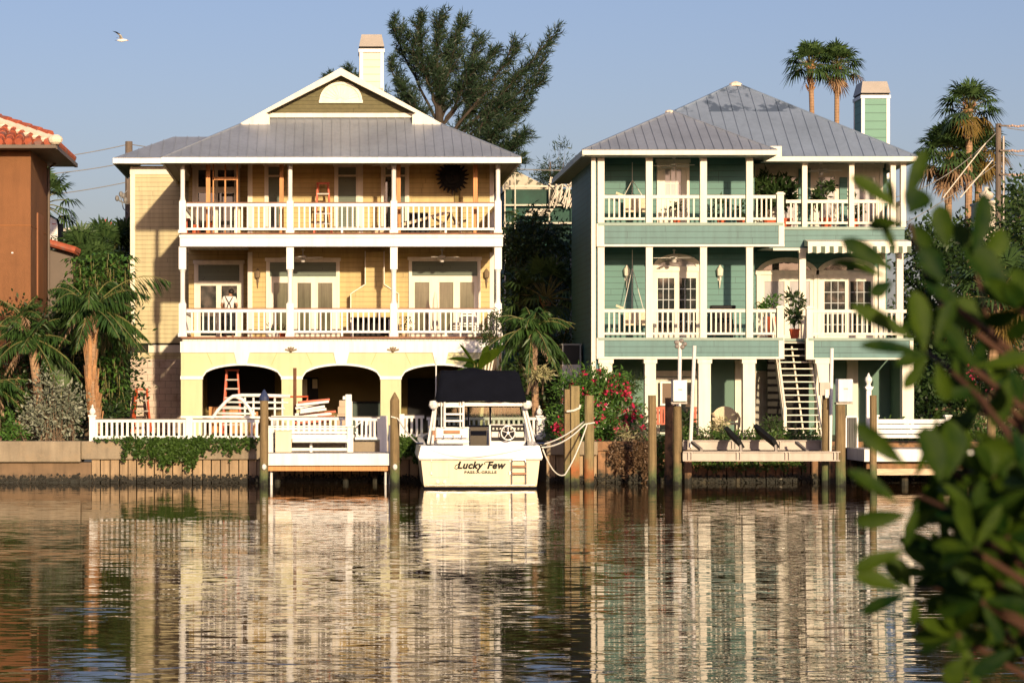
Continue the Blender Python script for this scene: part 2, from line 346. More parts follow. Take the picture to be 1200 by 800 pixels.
# ------------------------------------------------------------------ water, ground, seawall
def water_mat():
    m = bpy.data.materials.new("water"); m.use_nodes = True; nt = m.node_tree; nt.nodes.clear(); L = nt.links.new
    out = nd(nt, "ShaderNodeOutputMaterial"); b = nd(nt, "ShaderNodeBsdfPrincipled"); L(b.outputs[0], out.inputs[0])
    b.inputs["Base Color"].default_value = (.040, .022, .007, 1); b.inputs["Roughness"].default_value = .02
    b.inputs["IOR"].default_value = 1.19; b.inputs["Specular IOR Level"].default_value = .38
    g = nd(nt, "ShaderNodeNewGeometry"); pos = g.outputs["Position"]
    sep = nd(nt, "ShaderNodeSeparateXYZ"); L(pos, sep.inputs[0])
    def wave(scale, amp, detail, dist=0., w=0.):
        mp = nd(nt, "ShaderNodeMapping"); mp.inputs["Scale"].default_value = scale; mp.inputs["Location"].default_value = (w, w*1.7, w); L(pos, mp.inputs[0])
        n = nd(nt, "ShaderNodeTexNoise"); n.inputs["Scale"].default_value = 1; n.inputs["Detail"].default_value = detail
        n.inputs["Roughness"].default_value = .55; n.inputs["Distortion"].default_value = dist; L(mp.outputs[0], n.inputs["Vector"])
        s = nd(nt, "ShaderNodeVectorMath", operation='SUBTRACT'); L(n.outputs["Color"], s.inputs[0]); s.inputs[1].default_value = (.5, .5, .5)
        k = nd(nt, "ShaderNodeVectorMath", operation='MULTIPLY'); L(s.outputs[0], k.inputs[0]); k.inputs[1].default_value = (*amp, 0)
        return k.outputs[0]
    def add(a, c):
        n = nd(nt, "ShaderNodeVectorMath", operation='ADD'); L(a, n.inputs[0])
        if isinstance(c, tuple): n.inputs[1].default_value = c
        else: L(c, n.inputs[1])
        return n.outputs[0]
    fine = wave((2.0, 8.0, 1), (.008, .19), 2.0, .1)
    mid = wave((.40, 2.6, 1), (.003, .05), 2.0, .1, 11.)
    swell = wave((.06, .5, 1), (.001, .016), 1.0, 0., 29.)
    # sheltered by the seawall the surface is calm; gusts roughen patches of it
    calm = nd(nt, "ShaderNodeMapRange"); calm.inputs[1].default_value = 70; calm.inputs[2].default_value = 44; calm.inputs[3].default_value = .10; calm.inputs[4].default_value = 1; L(sep.outputs[1], calm.inputs[0])
    mp = nd(nt, "ShaderNodeMapping"); mp.inputs["Scale"].default_value = (.035, .16, 1); L(pos, mp.inputs[0])
    gn = nd(nt, "ShaderNodeTexNoise"); gn.inputs["Scale"].default_value = 1; gn.inputs["Detail"].default_value = 2; L(mp.outputs[0], gn.inputs["Vector"])
    gm = nd(nt, "ShaderNodeMapRange"); gm.inputs[1].default_value = .35; gm.inputs[2].default_value = .65; gm.inputs[3].default_value = .4; gm.inputs[4].default_value = 1.4; L(gn.outputs[0], gm.inputs[0])
    amp = math_n(nt, 'MULTIPLY', calm.outputs[0], gm.outputs[0])
    # an old boat wake crossing at about 40 m
    wk = math_n(nt, 'SUBTRACT', 1.0, math_n(nt, 'MULTIPLY', math_n(nt, 'ABSOLUTE', math_n(nt, 'SUBTRACT', sep.outputs[1], 40.5)), .5), True)
    amp = math_n(nt, 'ADD', amp, math_n(nt, 'MULTIPLY', wk, .9))
    s = nd(nt, "ShaderNodeVectorMath", operation='SCALE'); L(add(add(fine, mid), swell), s.inputs[0]); L(amp, s.inputs["Scale"])
    nn = nd(nt, "ShaderNodeVectorMath", operation='NORMALIZE'); L(add(s.outputs[0], (0, 0, 1.)), nn.inputs[0])
    L(nn.outputs[0], b.inputs["Normal"])
    return m
NX0, NX1, NY = X(499, 72), X(640, 72), 75.3           # the boat's slip cut into the seawall
mb = MB(); mb.face([(-400, 2.6, 0), (400, 2.6, 0), (400, 72.4, 0), (-400, 72.4, 0)])
mb.face([(NX0-.2, 72.4, 0), (NX1+.2, 72.4, 0), (NX1+.2, NY+.2, 0), (NX0-.2, NY+.2, 0)])
tag(mb.build('water', water_mat()), kind='structure')
mb = MB()
GZ = 1.22
for x0, x1, y0 in ((-400, NX0, 72.35), (NX0, NX1, NY+.1), (NX1, 400, 72.35)):
    mb.face([(x0, y0, GZ), (x1, y0, GZ), (x1, 90, GZ), (x0, 90, GZ)])
mb.face([(-400, 90, GZ), (400, 90, GZ), (400, 1500, GZ), (-400, 1500, GZ)])
tag(mb.build('ground', M['ground']), kind='structure')
mb = MB(); mb.face([(-400, -40, 1.1), (400, -40, 1.1), (400, 1.9, 1.05), (-400, 1.9, 1.05)])
mb.face([(-400, 1.9, 1.05), (400, 1.9, 1.05), (400, 3.1, -.3), (-400, 3.1, -.3)])
tag(mb.build('near_bank', M['soil']), kind='structure')

sw = thing('seawall', 'long seawall of sheet piles under a concrete cap along the water', 'seawall', (0, 72, 0))
mb = MB(); xs = X(95, 71.9)
mb.box(-60, xs, 71.75, 72.4, Z(541, 72), 1.245)
mb.build('concrete_cap', M['concrete'], sw, bevel=.03)
mb = MB(); mb.box(-60, X(107, 72), 71.95, 72.5, -1, Z(541.5, 72)); mb.box(X(40, 72)-.02, X(40, 72)+.02, 71.93, 72, -1, Z(542, 72))
mb.build('lower_wall', M['concrete_dark'], sw)
mb = MB()
mb.box(xs+.004, NX0, 71.86, 72.4, Z(538, 72), 1.24); mb.box(NX1, X(700, 72), 71.86, 72.4, Z(533, 72), 1.235)
mb.build('concrete_cap', M['concrete'], sw, bevel=.03)
mb = MB(); mb.box(X(700, 72)+.004, 60, 71.9, 72.4, .95, 1.23); mb.build('concrete_cap', M['rustpile'], sw)
def piles(x0, x1, y, z1, mat, nm='sheet_piles', along='x'):
    mb = MB(); x = x0; k = 0
    while x < x1:
        wd = random.uniform(.25, .31); e = min(x+wd, x1); dy = (.0, .035)[k % 2] + random.uniform(0, .015)
        mb.box(x+.016, e-.016, y+dy, y+.3, -1.2, z1 - .004) if along == 'x' else mb.box(y+dy, y+.3, x+.016, e-.016, -1.2, z1-.004)
        x = e; k += 1
    o = mb.build(nm, mat, sw); return o
piles(X(107, 72), NX0, 71.98, Z(538, 72), M['sheetpile'])
piles(NX1, X(700, 72), 71.98, Z(533, 72), M['sheetpile'])
piles(X(700, 72), 40, 71.99, .95, M['rustpile'])
piles(NX0, NX1, NY-.1, 1.2, M['rustpile'])
mb = MB(); mb.box(X(107, 72), NX0-.02, 72.2, 72.36, -1.2, Z(538.5, 72)); mb.box(NX1+.02, 40, 72.2, 72.36, -1.2, .94)
mb.box(NX0-.3, NX0-.02, 72.4, NY+.2, -1.2, 1.21); mb.box(NX1+.02, NX1+.3, 72.4, NY+.2, -1.2, 1.21); mb.box(NX0, NX1, NY+.0, NY+.25, -1.2, 1.21)
mb.build('backing_wall', M['dark'], sw)
mb = MB(); rg = random.Random(3)
for i in range(2600):
    x = rg.uniform(X(0, 72)-2, 26)
    if NX0 < x < NX1: continue
    r = rg.uniform(.015, .05); z = rg.triangular(.0, .27, .10)
    mb.ball((x, 71.97 + (-.0 if x > X(107, 72) else -.03), z), r, r*.8, r, 5, 3)
mb.build('barnacles', mk('barnacles', (.03, .028, .022), .9, .5, 9, patch=((.30, .27, .22), 5, .66, .04)), sw)

# ------------------------------------------------------------------ house building blocks
def railing(par, x0, x1, y, zt, zb, mat, step=.182, mid=True):
    mb = MB(); mb.box(x0, x1, y-.05, y+.05, zt-.11, zt); mb.box(x0, x1, y-.035, y+.035, zb, zb+.075)
    n = max(2, round((x1-x0)/step))
    for i in range(1, n):
        x = x0 + (x1-x0)*i/n; mb.box(x-.026, x+.026, y-.024, y+.024, zb+.07, zt-.10)
    if mid: mb.box((x0+x1)/2-.035, (x0+x1)/2+.035, y-.03, y+.03, zb-.11, zb+.02)
    o = mb.build('railing', mat, par)
    return o
def railing_side(par, x, y0, y1, zt, zb, mat, step=.182):
    mb = MB(); mb.box(x-.05, x+.05, y0, y1, zt-.11, zt); mb.box(x-.035, x+.035, y0, y1, zb, zb+.075)
    n = max(2, round((y1-y0)/step))
    for i in range(1, n):
        y = y0+(y1-y0)*i/n; mb.box(x-.024, x+.024, y-.024, y+.024, zb+.07, zt-.10)
    return mb.build('railing', mat, par)
def opening(par, x0, x1, z0, z1, y, fmat, panes, fw=.10, name='window', gmat=None, bars=None, barmat=None, out=.06):
    """framed opening on a wall at y; panes = rectangles as fractions (u0,u1,v0,v1) of the opening"""
    mb = MB()
    us = sorted({0., 1.} | {p[0] for p in panes} | {p[1] for p in panes}); vs = sorted({0., 1.} | {p[2] for p in panes} | {p[3] for p in panes})
    def inside(u, v): return any(p[0] < u < p[1] and p[2] < v < p[3] for p in panes)
    W_, H_ = x1-x0, z1-z0
    for i in range(len(us)-1):
        for j in range(len(vs)-1):
            if not inside((us[i]+us[i+1])/2, (vs[j]+vs[j+1])/2):
                mb.box(x0+us[i]*W_, x0+us[i+1]*W_, y-out, y-.001, z0+vs[j]*H_, z0+vs[j+1]*H_)
    # casing round it stands proud
    mb.box(x0-fw, x0-.002, y-out-.035, y-.002, z0, z1); mb.box(x1+.002, x1+fw, y-out-.035, y-.002, z0, z1); mb.box(x0-fw-.04, x1+fw+.04, y-out-.05, y-.002, z1+.002, z1+fw+.02)
    fr = mb.build(name, fmat, par)
    for k, p in enumerate(panes):
        g = MB(); g.box(x0+p[0]*W_, x0+p[1]*W_, y-.018, y-.003, z0+p[2]*H_, z0+p[3]*H_)
        g.build('pane', gmat[k] if isinstance(gmat, list) else gmat, fr)
        if bars and bars[k]:
            nx, nz = bars[k]; q = MB()
            for a in range(1, nx):
                xx = x0+(p[0]+(p[1]-p[0])*a/nx)*W_; q.box(xx-.014, xx+.014, y-.032, y-.019, z0+p[2]*H_, z0+p[3]*H_)
            for a in range(1, nz):
                zz = z0+(p[2]+(p[3]-p[2])*a/nz)*H_; q.box(x0+p[0]*W_, x0+p[1]*W_, y-.034, y-.0195, zz-.014, zz+.014)
            q.build('glazing_bars', barmat or fmat, fr)
    return fr
def sconce(par, x, y, z, mat, s=1.0):
    mb = MB(); mb.box(x-.05*s, x+.05*s, y-.03, y-.002, z-.12*s, z+.12*s)
    mb.tube([(x, y-.03, z-.05*s), (x, y-.12, z-.08*s), (x, y-.14, z+.0*s)], .018*s, 6)
    mb.lathe(x, y-.14, [(.02*s, z-.02*s), (.085*s, z+.02*s), (.1*s, z+.2*s), (.05*s, z+.27*s), (.015*s, z+.33*s)], 8)
    mb.tube([(x, y-.1, z-.12*s), (x, y-.06, z-.34*s)], [.03*s, .012*s], 6)
    return mb.build('sconce', mat, par, smooth=False)
def ceiling_fan(px, y, z, label):
    t = thing('ceiling_fan', label, 'ceiling fan', (px, y, z), 'ceiling fans under the porch ceilings')
    m = MB(); m.lathe(px, y, [(.02, z), (.07, z-.03), (.02, z-.06), (.018, z-.2), (.11, z-.23), (.12, z-.32), (.05, z-.36), (.09, z-.38), (.06, z-.45)], 12)
    m.build('motor', M['fanwhite'], t)
    for k in range(5):
        a = 2*math.pi*k/5+.4+px; c, s = math.cos(a), math.sin(a); b = MB()
        b.beam((px+c*.13, y+s*.13, z-.29), (px+c*.72, y+s*.72, z-.30), .13, .015); b.build('blade', M['fanwhite'], t)
M['fanwhite'] = mk('fan_white', (.55, .52, .48), .5)

def ribs_front(mb, lo, hi, x0, x1, step=.31, hgt=.035):
    """standing seams: lo(x), hi(x) give points on the slope"""
    n = int((x1-x0)/step)
    for i in range(1, n+1):
        x = x0+i*step
        a, b = Vector(lo(x)), Vector(hi(x))
        if (b-a).length > .15: mb.beam(a+Vector((0, -.004, hgt/2)), b+Vector((0, -.004, hgt/2)), .022, hgt)

# ------------------------------------------------------------------ yellow house
def x8(p): return X(p, 80)
def z8(p): return Z(p, 80)
yh = thing('yellow_house', 'yellow three storey house with white balconies, arches and a grey metal roof', 'house', (0.42, 80, GZ))
WX0, WX1 = x8(212), x8(588)
F1, F2, CE = 4.5, 7.93, 10.68         # two balcony floors and the porch ceiling
BW, RW, WG = 83.0, 84.5, 87.0                   # porch back wall, recessed wall
RX = X(291, BW)                       # right edge of the recess
mb = MB()
mb.box(RX, WX1-.05, BW, BW+.2, F1-.1, CE+.2)               # main porch wall
mb.box(WX0, RX-.002, RW, RW+.2, F1-.1, CE+.2)              # recess wall
mb.box(RX, RX+.2, BW+.2, RW+.2, F1-.1, CE+.2)
mb.box(WX0, WX0+.2, RW+.2, 92.8, GZ, CE+.2); mb.box(WX1-.25, WX1-.05, BW+.2, 93, GZ, CE+.2); mb.box(-6.6, WX1-.25, 92.8, 93, GZ, CE+.2)
mb.build('wall', M['yel_siding'], yh)
# wing set back on the left
mb = MB(); mb.box(X(153, WG), WX0-.0, WG, WG+.2, Z(403, WG), CE+.15); mb.box(X(153, WG), X(153, WG)+.2, WG+.2, 92.8, 3.5, CE+.15)
mb.box(X(153, WG)+.02, WX0-.01, WG+.02, WG+.2, Z(421, WG), Z(413, WG)-.002)
mb.build('wing_wall', M['wing_siding'], yh)
mb = MB(); mb.box(X(174, WG), WX0-.01, WG-.04, WG+.1, Z(413, WG), Z(404, WG)-.01); mb.box(X(153, WG)-.01, X(153, WG)+.16, WG-.03, WG-.002, Z(403, WG), CE+.1)
mb.box(X(153, WG)-.02, WX0, WG-.035, WG-.004, CE-.15, CE+.1)
mb.build('wing_trim', M['cream'], yh)
mb = MB(); mb.box(X(153, WG), X(174, WG), WG+.05, WG+.18, Z(413, WG), Z(403, WG)); mb.box(X(153,WG), WX0, WG-.03, WG-.002, Z(403.6, WG), Z(402, WG)); mb.build('wing_gap', M['dark'], yh)
# concrete block base: real blocks with mortar behind
mb = MB(); YBK = 86.9; bx0, bx1, bz0, bz1 = X(152.5, YBK), WX0, GZ, Z(420.5, YBK); rg = random.Random(5)
z = bz0; k = 0
while z < bz1-.05:
    x = bx0 - (0 if k % 2 else .21)
    while x < bx1:
        a, b_ = max(x, bx0), min(x+.42, bx1)
        if b_-a > .05:
            mb.box(a+.008, b_-.008, YBK+rg.uniform(0, .01), YBK+.2, z+.008, min(z+.235, bz1)-.006)
        x += .42
    z += .235; k += 1
mb.build('block_base', M['block'], yh)
mb = MB(); mb.box(bx0+.01, bx1-.01, YBK+.02, YBK+.25, bz0, bz1-.01); mb.box(bx0, bx0+.2, YBK+.25, 92.5, bz0, bz1); mb.build('block_mortar', M['mortar'], yh)
# decks
for zf, zb, nm in ((F2, Z(289, 80)+.12, 1), (F1, Z(400, 80)-.1, 0)):
    mb = MB(); mb.box(WX0+.05, WX1-.05, 80.06, RW, zb+.03, zf-.03); mb.build('deck_slab', M['porchwhite'], yh)
    mb = MB(); mb.box(WX0-.0, WX1+.0, 79.93, RW, zf-.03, zf+.03); mb.build('deck_boards', M['deckwood'], yh)
mb = MB(); mb.box(WX0-.03, WX1+.03, 79.9, 80.06, Z(289, 80), F2-.035); mb.box(WX0-.03, WX0+.1, 80.06, 83, Z(289, 80), F2-.035); mb.box(WX1-.1, WX1+.03, 80.06, BW, Z(289, 80), F2-.035)
mb.box(WX0-.05, WX1+.05, 79.86, 79.9, F2-.12, F2-.04)
mb.build('upper_fascia', M['white'], yh)
# arcade
arches = [(237, 330), (354, 446), (470, 562)]
zsp, zcr, ztop = z8(443), z8(428), z8(400)
xs, bs = [WX0], [GZ]
for a, b_ in arches:
    a, b_ = x8(a), x8(b_); c, r = (a+b_)/2, (b_-a)/2
    xs += [a, a]; bs += [GZ, zsp]
    for i in range(1, 20):
        t = -1+2*i/20; xs.append(c+r*t); bs.append(zsp+(zcr-zsp)*math.sqrt(1-t*t*.985))
    xs += [b_, b_]; bs += [zsp, GZ]
xs.append(WX1); bs.append(GZ)
def arcade(mb, xs, bs, zt, y0, y1):
    for i in range(len(xs)-1):
        a, b_, p, q = xs[i], xs[i+1], bs[i], bs[i+1]
        if abs(a-b_) < 1e-6:
            mb.face([(a, y0, p), (a, y0, q), (a, y1, q), (a, y1, p)]); continue
        for y in (y0, y1): mb.face([(a, y, p), (b_, y, q), (b_, y, zt), (a, y, zt)])
        mb.face([(a, y0, p), (b_, y0, q), (b_, y1, q), (a, y1, p)]); mb.face([(a, y0, zt), (b_, y0, zt), (b_, y1, zt), (a, y1, zt)])
mb = MB(); arcade(mb, xs, bs, ztop-.35, 80.0, 80.4); mb.box(WX0, WX1, 80.0, 80.4, ztop-.349, ztop-.02)
mb.box(WX1-.3, WX1, 80.4, BW+.2, GZ, ztop-.1); mb.box(WX0, WX0+.3, 80.4, BW, z8(428), ztop-.1)
mb.build('arcade_wall', M['yel_stucco'], yh)
mb = MB(); mb.box(WX0-.02, WX1+.02, 79.95, 80.02, z8(413), ztop)           # white band, keystones, imposts, arch edging
for a, b_ in arches:
    a, b_ = x8(a), x8(b_); c = (a+b_)/2
    mb.prism([(c-.16, zcr), (c+.16, zcr), (c+.26, z8(412.5)), (c-.26, z8(412.5))], 79.94, 80.02)
    k = [i for i in range(len(xs)) if a-1e-6 <= xs[i] <= b_+1e-6 and bs[i] > GZ+.1]
    for i, j in zip(k[:-1], k[1:]): mb.prism([(xs[i], bs[i]-.002), (xs[j], bs[j]-.002), (xs[j], bs[j]+.07), (xs[i], bs[i]+.07)], 79.972, 80.01)
for a, b_ in ((212, 237), (330, 354), (446, 470), (562, 588)):
    mb.box(x8(a)-.02, x8(b_)+.02, 79.96, 80.42, zsp-.04, zsp+.07)
mb.build('arcade_trim', M['white'], yh)
mb = MB()                                                                       # scored joints of the voussoirs
for a, b_ in arches:
    c = (x8(a)+x8(b_))/2
    for s in (-1, 1):
        mb.beam((c+s*.98, 79.994, zcr+.02), (c+s*1.16, 79.994, z8(413)), .012, .02, (0, 1, 0)); 
mb.build('stucco_joint', mk('stucco_joint', (.45, .36, .12), .8), yh)
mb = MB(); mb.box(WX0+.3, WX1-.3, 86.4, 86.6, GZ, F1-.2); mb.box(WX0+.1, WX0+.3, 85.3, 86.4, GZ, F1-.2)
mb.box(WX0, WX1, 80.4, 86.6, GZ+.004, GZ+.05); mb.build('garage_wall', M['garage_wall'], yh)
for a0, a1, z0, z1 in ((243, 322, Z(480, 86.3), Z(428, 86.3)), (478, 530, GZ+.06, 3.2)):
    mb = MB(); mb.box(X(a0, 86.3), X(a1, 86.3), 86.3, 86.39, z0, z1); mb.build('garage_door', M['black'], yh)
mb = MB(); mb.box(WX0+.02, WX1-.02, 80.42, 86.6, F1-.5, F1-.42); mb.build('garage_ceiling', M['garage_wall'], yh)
# posts: turned columns on two floors
def post(par, px, y, z0, z1, kind):
    x = X(px, y); mb = MB(); h = z1-z0
    if kind == 'up':
        mb.box(x-.11, x+.11, y-.11, y+.11, z0, z0+1.06); mb.box(x-.14, x+.14, y-.14, y+.14, z0, z0+.10)
        mb.tube([(x, y, z0+1.06), (x, y, z0+1.12), (x, y, z0+1.2), (x, y, z1-.55), (x, y, z1-.45)], [.11, .085, .075, .075, .10], 10)
        mb.box(x-.11, x+.11, y-.11, y+.11, z1-.45, z1-.28); mb.box(x-.13, x+.13, y-.13, y+.13, z1-.28, z1)
    else:
        mb.box(x-.12, x+.12, y-.12, y+.12, z0, z0+1.10); mb.box(x-.145, x+.145, y-.145, y+.145, z0, z0+.12)
        mb.tube([(x, y, z0+1.10), (x, y, z0+1.16), (x, y, z0+1.24), (x, y, z1-.86), (x, y, z1-.76)], [.12, .09, .08, .08, .11], 10)
        mb.box(x-.12, x+.12, y-.12, y+.12, z1-.76, z1)
    return mb.build('column', M['white'], par)
pc = [214, 340, 461.5, 583.5]
for p in pc: post(yh, p, 80.12, F2+.03, CE+.02, 'up')
for p in pc: post(yh, p, 80.12, F1+.03, Z(289, 80)+.01, 'lo')
for zt, zb in ((z8(238), F2+.13), (z8(362), F1+.16)):
    for a, b_ in zip(pc[:-1], pc[1:]): railing(yh, x8(a)+.12, x8(b_)-.12, 80.12, zt, zb, M['white'])
    railing_side(yh, x8(583.5), 80.25, BW, zt, zb, M['white'])
    railing_side(yh, x8(214), 80.25, RW, zt, zb, M['white'])
mb = MB()
for a, b_ in zip(pc[:-1], pc[1:]):
    for zt in (z8(238), z8(362)): mb.box(x8(a)+.12, x8(b_)-.12, 80.05, 80.19, zt+.002, zt+.035)
mb.build('rail_cap', M['deckwood'], yh)
# trims on the porch wall
cx = X(423, BW)
for a0, a1, z0, z1 in ((RX-.02, RX+.14, F1+.03, 7.5), (RX-.02, RX+.14, F2+.03, CE), (WX1-.2, WX1-.05, F1+.03, 7.5), (WX1-.2, WX1-.05, F2+.03, CE), (cx-.07, cx+.07, F2+.03, CE)):
    mb = MB(); mb.box(a0, a1, BW-.03, BW-.002, z0, z1); mb.build('corner_board', M['cream'], yh)
# upper doors and windows
def zb(p, y=BW): return Z(p, y)
def xb(p, y=BW): return X(p, y)
opening(yh, xb(229, RW), xb(278, RW), F2+.03, zb(197, RW), RW, M['cream'], [(.07, .46, .74, .97), (.54, .93, .74, .97), (.07, .46, .05, .66), (.54, .93, .05, .66)], .10, 'door', M['glass_dark'])
opening(yh, xb(313), xb(329.5), F2+.35, zb(195), BW, M['cream'], [(.1, .9, .86, .99), (.1, .9, .04, .83)], .09, 'window', M['glass_blind'])
opening(yh, xb(395), xb(418.5), F2+.35, zb(195.5), BW, M['cream'], [(.06, .94, .87, .99), (.06, .94, .04, .84)], .10, 'window', M['glass_blind'])
opening(yh, xb(450), xb(476), F2+.35, zb(195.5), BW, M['cream'], [(.06, .94, .87, .99), (.06, .44, .04, .84), (.56, .94, .04, .84)], .10, 'window', [M['glass_blind'], M['glass_dark'], M['glass_blind']])
# lower doors
opening(yh, xb(231, RW), xb(282, RW), F1+.03, zb(309, RW), RW, M['cream'], [(.03, .97, .77, .985), (.08, .44, .05, .71), (.56, .92, .05, .71)], .10, 'door', [M['glass_blind'], M['glass_dark'], M['glass_dark']])
opening(yh, xb(315), xb(395), F1+.03, zb(306), BW, M['cream'], [(.015, .985, .80, .985), (.07, .28, .06, .72), (.42, .62, .06, .72), (.72, .93, .06, .72)], .09, 'door', [M['glass_blind'], M['glass_curtain'], M['glass_curtain'], M['glass_curtain']])
opening(yh, xb(482), xb(560), F1+.03, zb(305), BW, M['cream'], [(.01, .99, .80, .985), (.05, .27, .06, .72), (.42, .63, .06, .72), (.73, .94, .06, .72)], .09, 'door', [M['glass_blind'], M['glass_curtain'], M['glass_curtain'], M['glass_curtain']])
# chimney breast on the lower porch
cb = [(411, F1+.03), (411, zb(345)), (428, zb(334)), (428, 7.5), (450, 7.5), (450, zb(334)), (467, zb(345)), (467, F1+.03)]
cbm = [(X(p, 82.55) if isinstance(p, (int, float)) else p, z) for p, z in cb]
mb = MB(); mb.prism(cbm, 82.45, 82.998); mb.build('chimney_breast', M['yel_siding'], yh)
mb = MB()
for (a, b_) in zip(cbm[:3], cbm[1:4]): mb.beam((a[0], 82.43, a[1]), (b_[0], 82.43, b_[1]), .035, .10, (0, 1, 0))
for (a, b_) in zip(cbm[4:7], cbm[5:8]): mb.beam((a[0], 82.43, a[1]), (b_[0], 82.43, b_[1]), .035, .10, (0, 1, 0))
mb.build('breast_trim', M['cream'], yh)
M['sconce_dark'] = mk('bronze_sconce', (.20, .14, .08), .5)
sconce(yh, xb(302), BW, zb(326), M['sconce_dark']); sconce(yh, xb(570), BW, zb(326), M['sconce_dark'])
# rough lumber posts standing on the upper porch
def lumber(pts):
    mb = MB()
    for a, b_, w_, h_ in pts: mb.beam(a, b_, w_, h_, (0, 1, 0))
    return mb.build('timber_post', M['lumber'], yh)
yl = 81.0
lumber([((X(244, yl), yl, F2+.03), (X(244, yl), yl, CE), .14, .19)])
lumber([((X(250, yl+.1), yl+.1, F2+.03), (X(250, yl+.1), yl+.1, CE), .04, .04), ((X(264, yl+.1), yl+.1, F2+.03), (X(264, yl+.1), yl+.1, CE), .05, .05), ((X(278, yl+.1), yl+.1, F2+.03), (X(278, yl+.1), yl+.1, CE), .05, .05), ((X(249, yl+.1), yl+.14, Z(209, yl)), (X(279, yl+.1), yl+.14, Z(209, yl)), .1, .12)])
for p, w_ in ((330, .17), (467, .14), (557, .19)): lumber([((X(p, yl), yl, F2+.03), (X(p, yl), yl, CE), .14, w_)])
# small cast flower ornaments on the band
for p in (341, 460.5):
    mb = MB(); x, z = x8(p), z8(411)
    for a in (-60, -25, 0, 25, 60):
        r = math.radians(a); mb.beam((x, 79.93, z), (x+.22*math.sin(r), 79.91, z+.16*math.cos(r)-.03), .05, .05)
    mb.ball((x, 79.9, z+.02), .07, .05, .07, 8, 5); mb.build('flower_ornament', M['sconce_dark'], yh)
# roof
EX0, EX1, EY, EZ = X(190, 79.4), X(610, 79.4), 79.4, Z(184, 79.4)
CX = (EX0+EX1)/2; hw = (EX1-EX0)/2; RZ = 13.62; pt = (RZ-EZ)/hw
g0, g1 = 2.5, 2.95; RB = 92.6
def hip(r, s): return (EX0+r if s < 0 else EX1-r, EY+r, EZ+pt*r)
mb = MB()
mb.face([hip(0, -1), hip(0, 1), hip(g1, 1), hip(g1, -1)])
for s, ex in ((-1, EX0), (1, EX1)):
    mb.face([hip(0, s), hip(g0, s), (CX, EY+g0, RZ), (CX, RB, RZ), (ex, RB, EZ)])
mb.face([(EX0, RB, EZ), (CX, RB, RZ), (EX1, RB, EZ)])
def hi_y(x):
    r = min(x-EX0, EX1-x, g1); return (x, EY+r, EZ+pt*r)
ribs_front(mb, lambda x: (x, EY, EZ), hi_y, EX0, EX1, .31, .03)
mb.beam(hip(0, -1), hip(g0, -1), .08, .05); mb.beam(hip(0, 1), hip(g0, 1), .08, .05)
# wing roof
wx0, wy, wz = X(133, 86.3), 86.3, Z(185, 86.3); wr = 2.0
wrz = wz+.48*wr
mb.face([(wx0, wy, wz), (EX0+1.6, wy, wz), (EX0+1.6, wy+wr, wrz), (wx0+wr, wy+wr, wrz)])
mb.face([(wx0, wy, wz), (wx0+wr, wy+wr, wrz), (wx0+wr, 90.5, wrz), (wx0, 92.5, wz)]); mb.face([(wx0+wr, wy+wr, wrz), (EX0+1.6, wy+wr, wrz), (EX0+1.6, 90.5, wrz), (wx0+wr, 90.5, wrz)])
ribs_front(mb, lambda x: (x, wy, wz), lambda x: (x, wy+min(wr, x-wx0), wz+.48*min(wr, x-wx0)), wx0, EX0+1.0, .42)
rf = mb.build('roof', M['roof'], yh)
mb = MB(); mb.box(WX0, WX1, 80.03, RW, CE-.002, CE+.03); mb.build('porch_ceiling', M['porchwhite'], yh)
mb = MB(); mb.box(EX0-.02, EX1+.02, EY-.03, EY+.05, EZ-.2, EZ-.01); mb.box(EX0-.03, EX0+.04, EY+.05, RB, EZ-.2, EZ-.01); mb.box(EX1-.04, EX1+.03, EY+.05, RB, EZ-.2, EZ-.01)
mb.box(wx0-.02, EX0-.04, wy-.03, wy+.05, wz-.2, wz-.01); mb.box(wx0-.03, wx0+.04, wy+.05, 92.5, wz-.2, wz-.01)
mb.build('fascia', M['white'], rf)
mb = MB(); mb.box(EX0+.04, EX1-.04, EY+.05, 80.0, EZ-.19, EZ-.16); mb.box(EX0+.04, WX0-.02, 80.0, wy, EZ-.188, EZ-.16); mb.box(WX1+.02, EX1-.04, 80.0, BW+.5, EZ-.188, EZ-.16); mb.box(WX0-.02, WX0+.06, 80.0, RW, EZ-.19, CE+.02); mb.box(WX1-.06, WX1+.02, 80.0, BW, EZ-.19, CE+.02); mb.box(WX0, WX1, 79.98, 80.02, EZ-.19, CE+.02); mb.box(EX1-.7, EX1-.04, BW+.5, RB, EZ-.19, EZ-.16); mb.box(wx0+.04, EX0+.04, wy+.05, wy+.7, wz-.19, wz-.16); mb.box(wx0+.04, wx0+.6, wy+.7, 92, wz-.19, wz-.16)
mb.build('soffit', M['soffit'], rf)
mb = MB()      # rake boards with returns, gable base board
for s in (-1, 1):
    a, b_ = Vector(hip(g0-.05, s)), Vector((CX, EY+g0, RZ)); a.y = b_.y
    mb.raw([(a.x, a.y-.03, a.z+.03), (b_.x, b_.y-.03, b_.z+.05), (b_.x, b_.y-.03, b_.z-.2), (a.x, a.y-.03, a.z-.06),
            (a.x, a.y+.12, a.z+.03), (b_.x, b_.y+.12, b_.z+.05), (b_.x, b_.y+.12, b_.z-.2), (a.x, a.y+.12, a.z-.06)],
           [(0,1,2,3),(4,7,6,5),(0,4,5,1),(3,2,6,7),(0,3,7,4)])
    x0 = a.x; x1 = a.x - s*1.02
    poly = [(x0, a.z-.02), (x1, a.z-.02), (x1, a.z+.33), (x1+s*.15, a.z+.4)]
    mb.prism(poly, a.y-.04, a.y+.4)
mb.box(hip(g1, -1)[0]+.4, hip(g1, 1)[0]-.4, EY+g1-.06, EY+g1+.02, EZ+pt*g1+.02, EZ+pt*g1+.17)
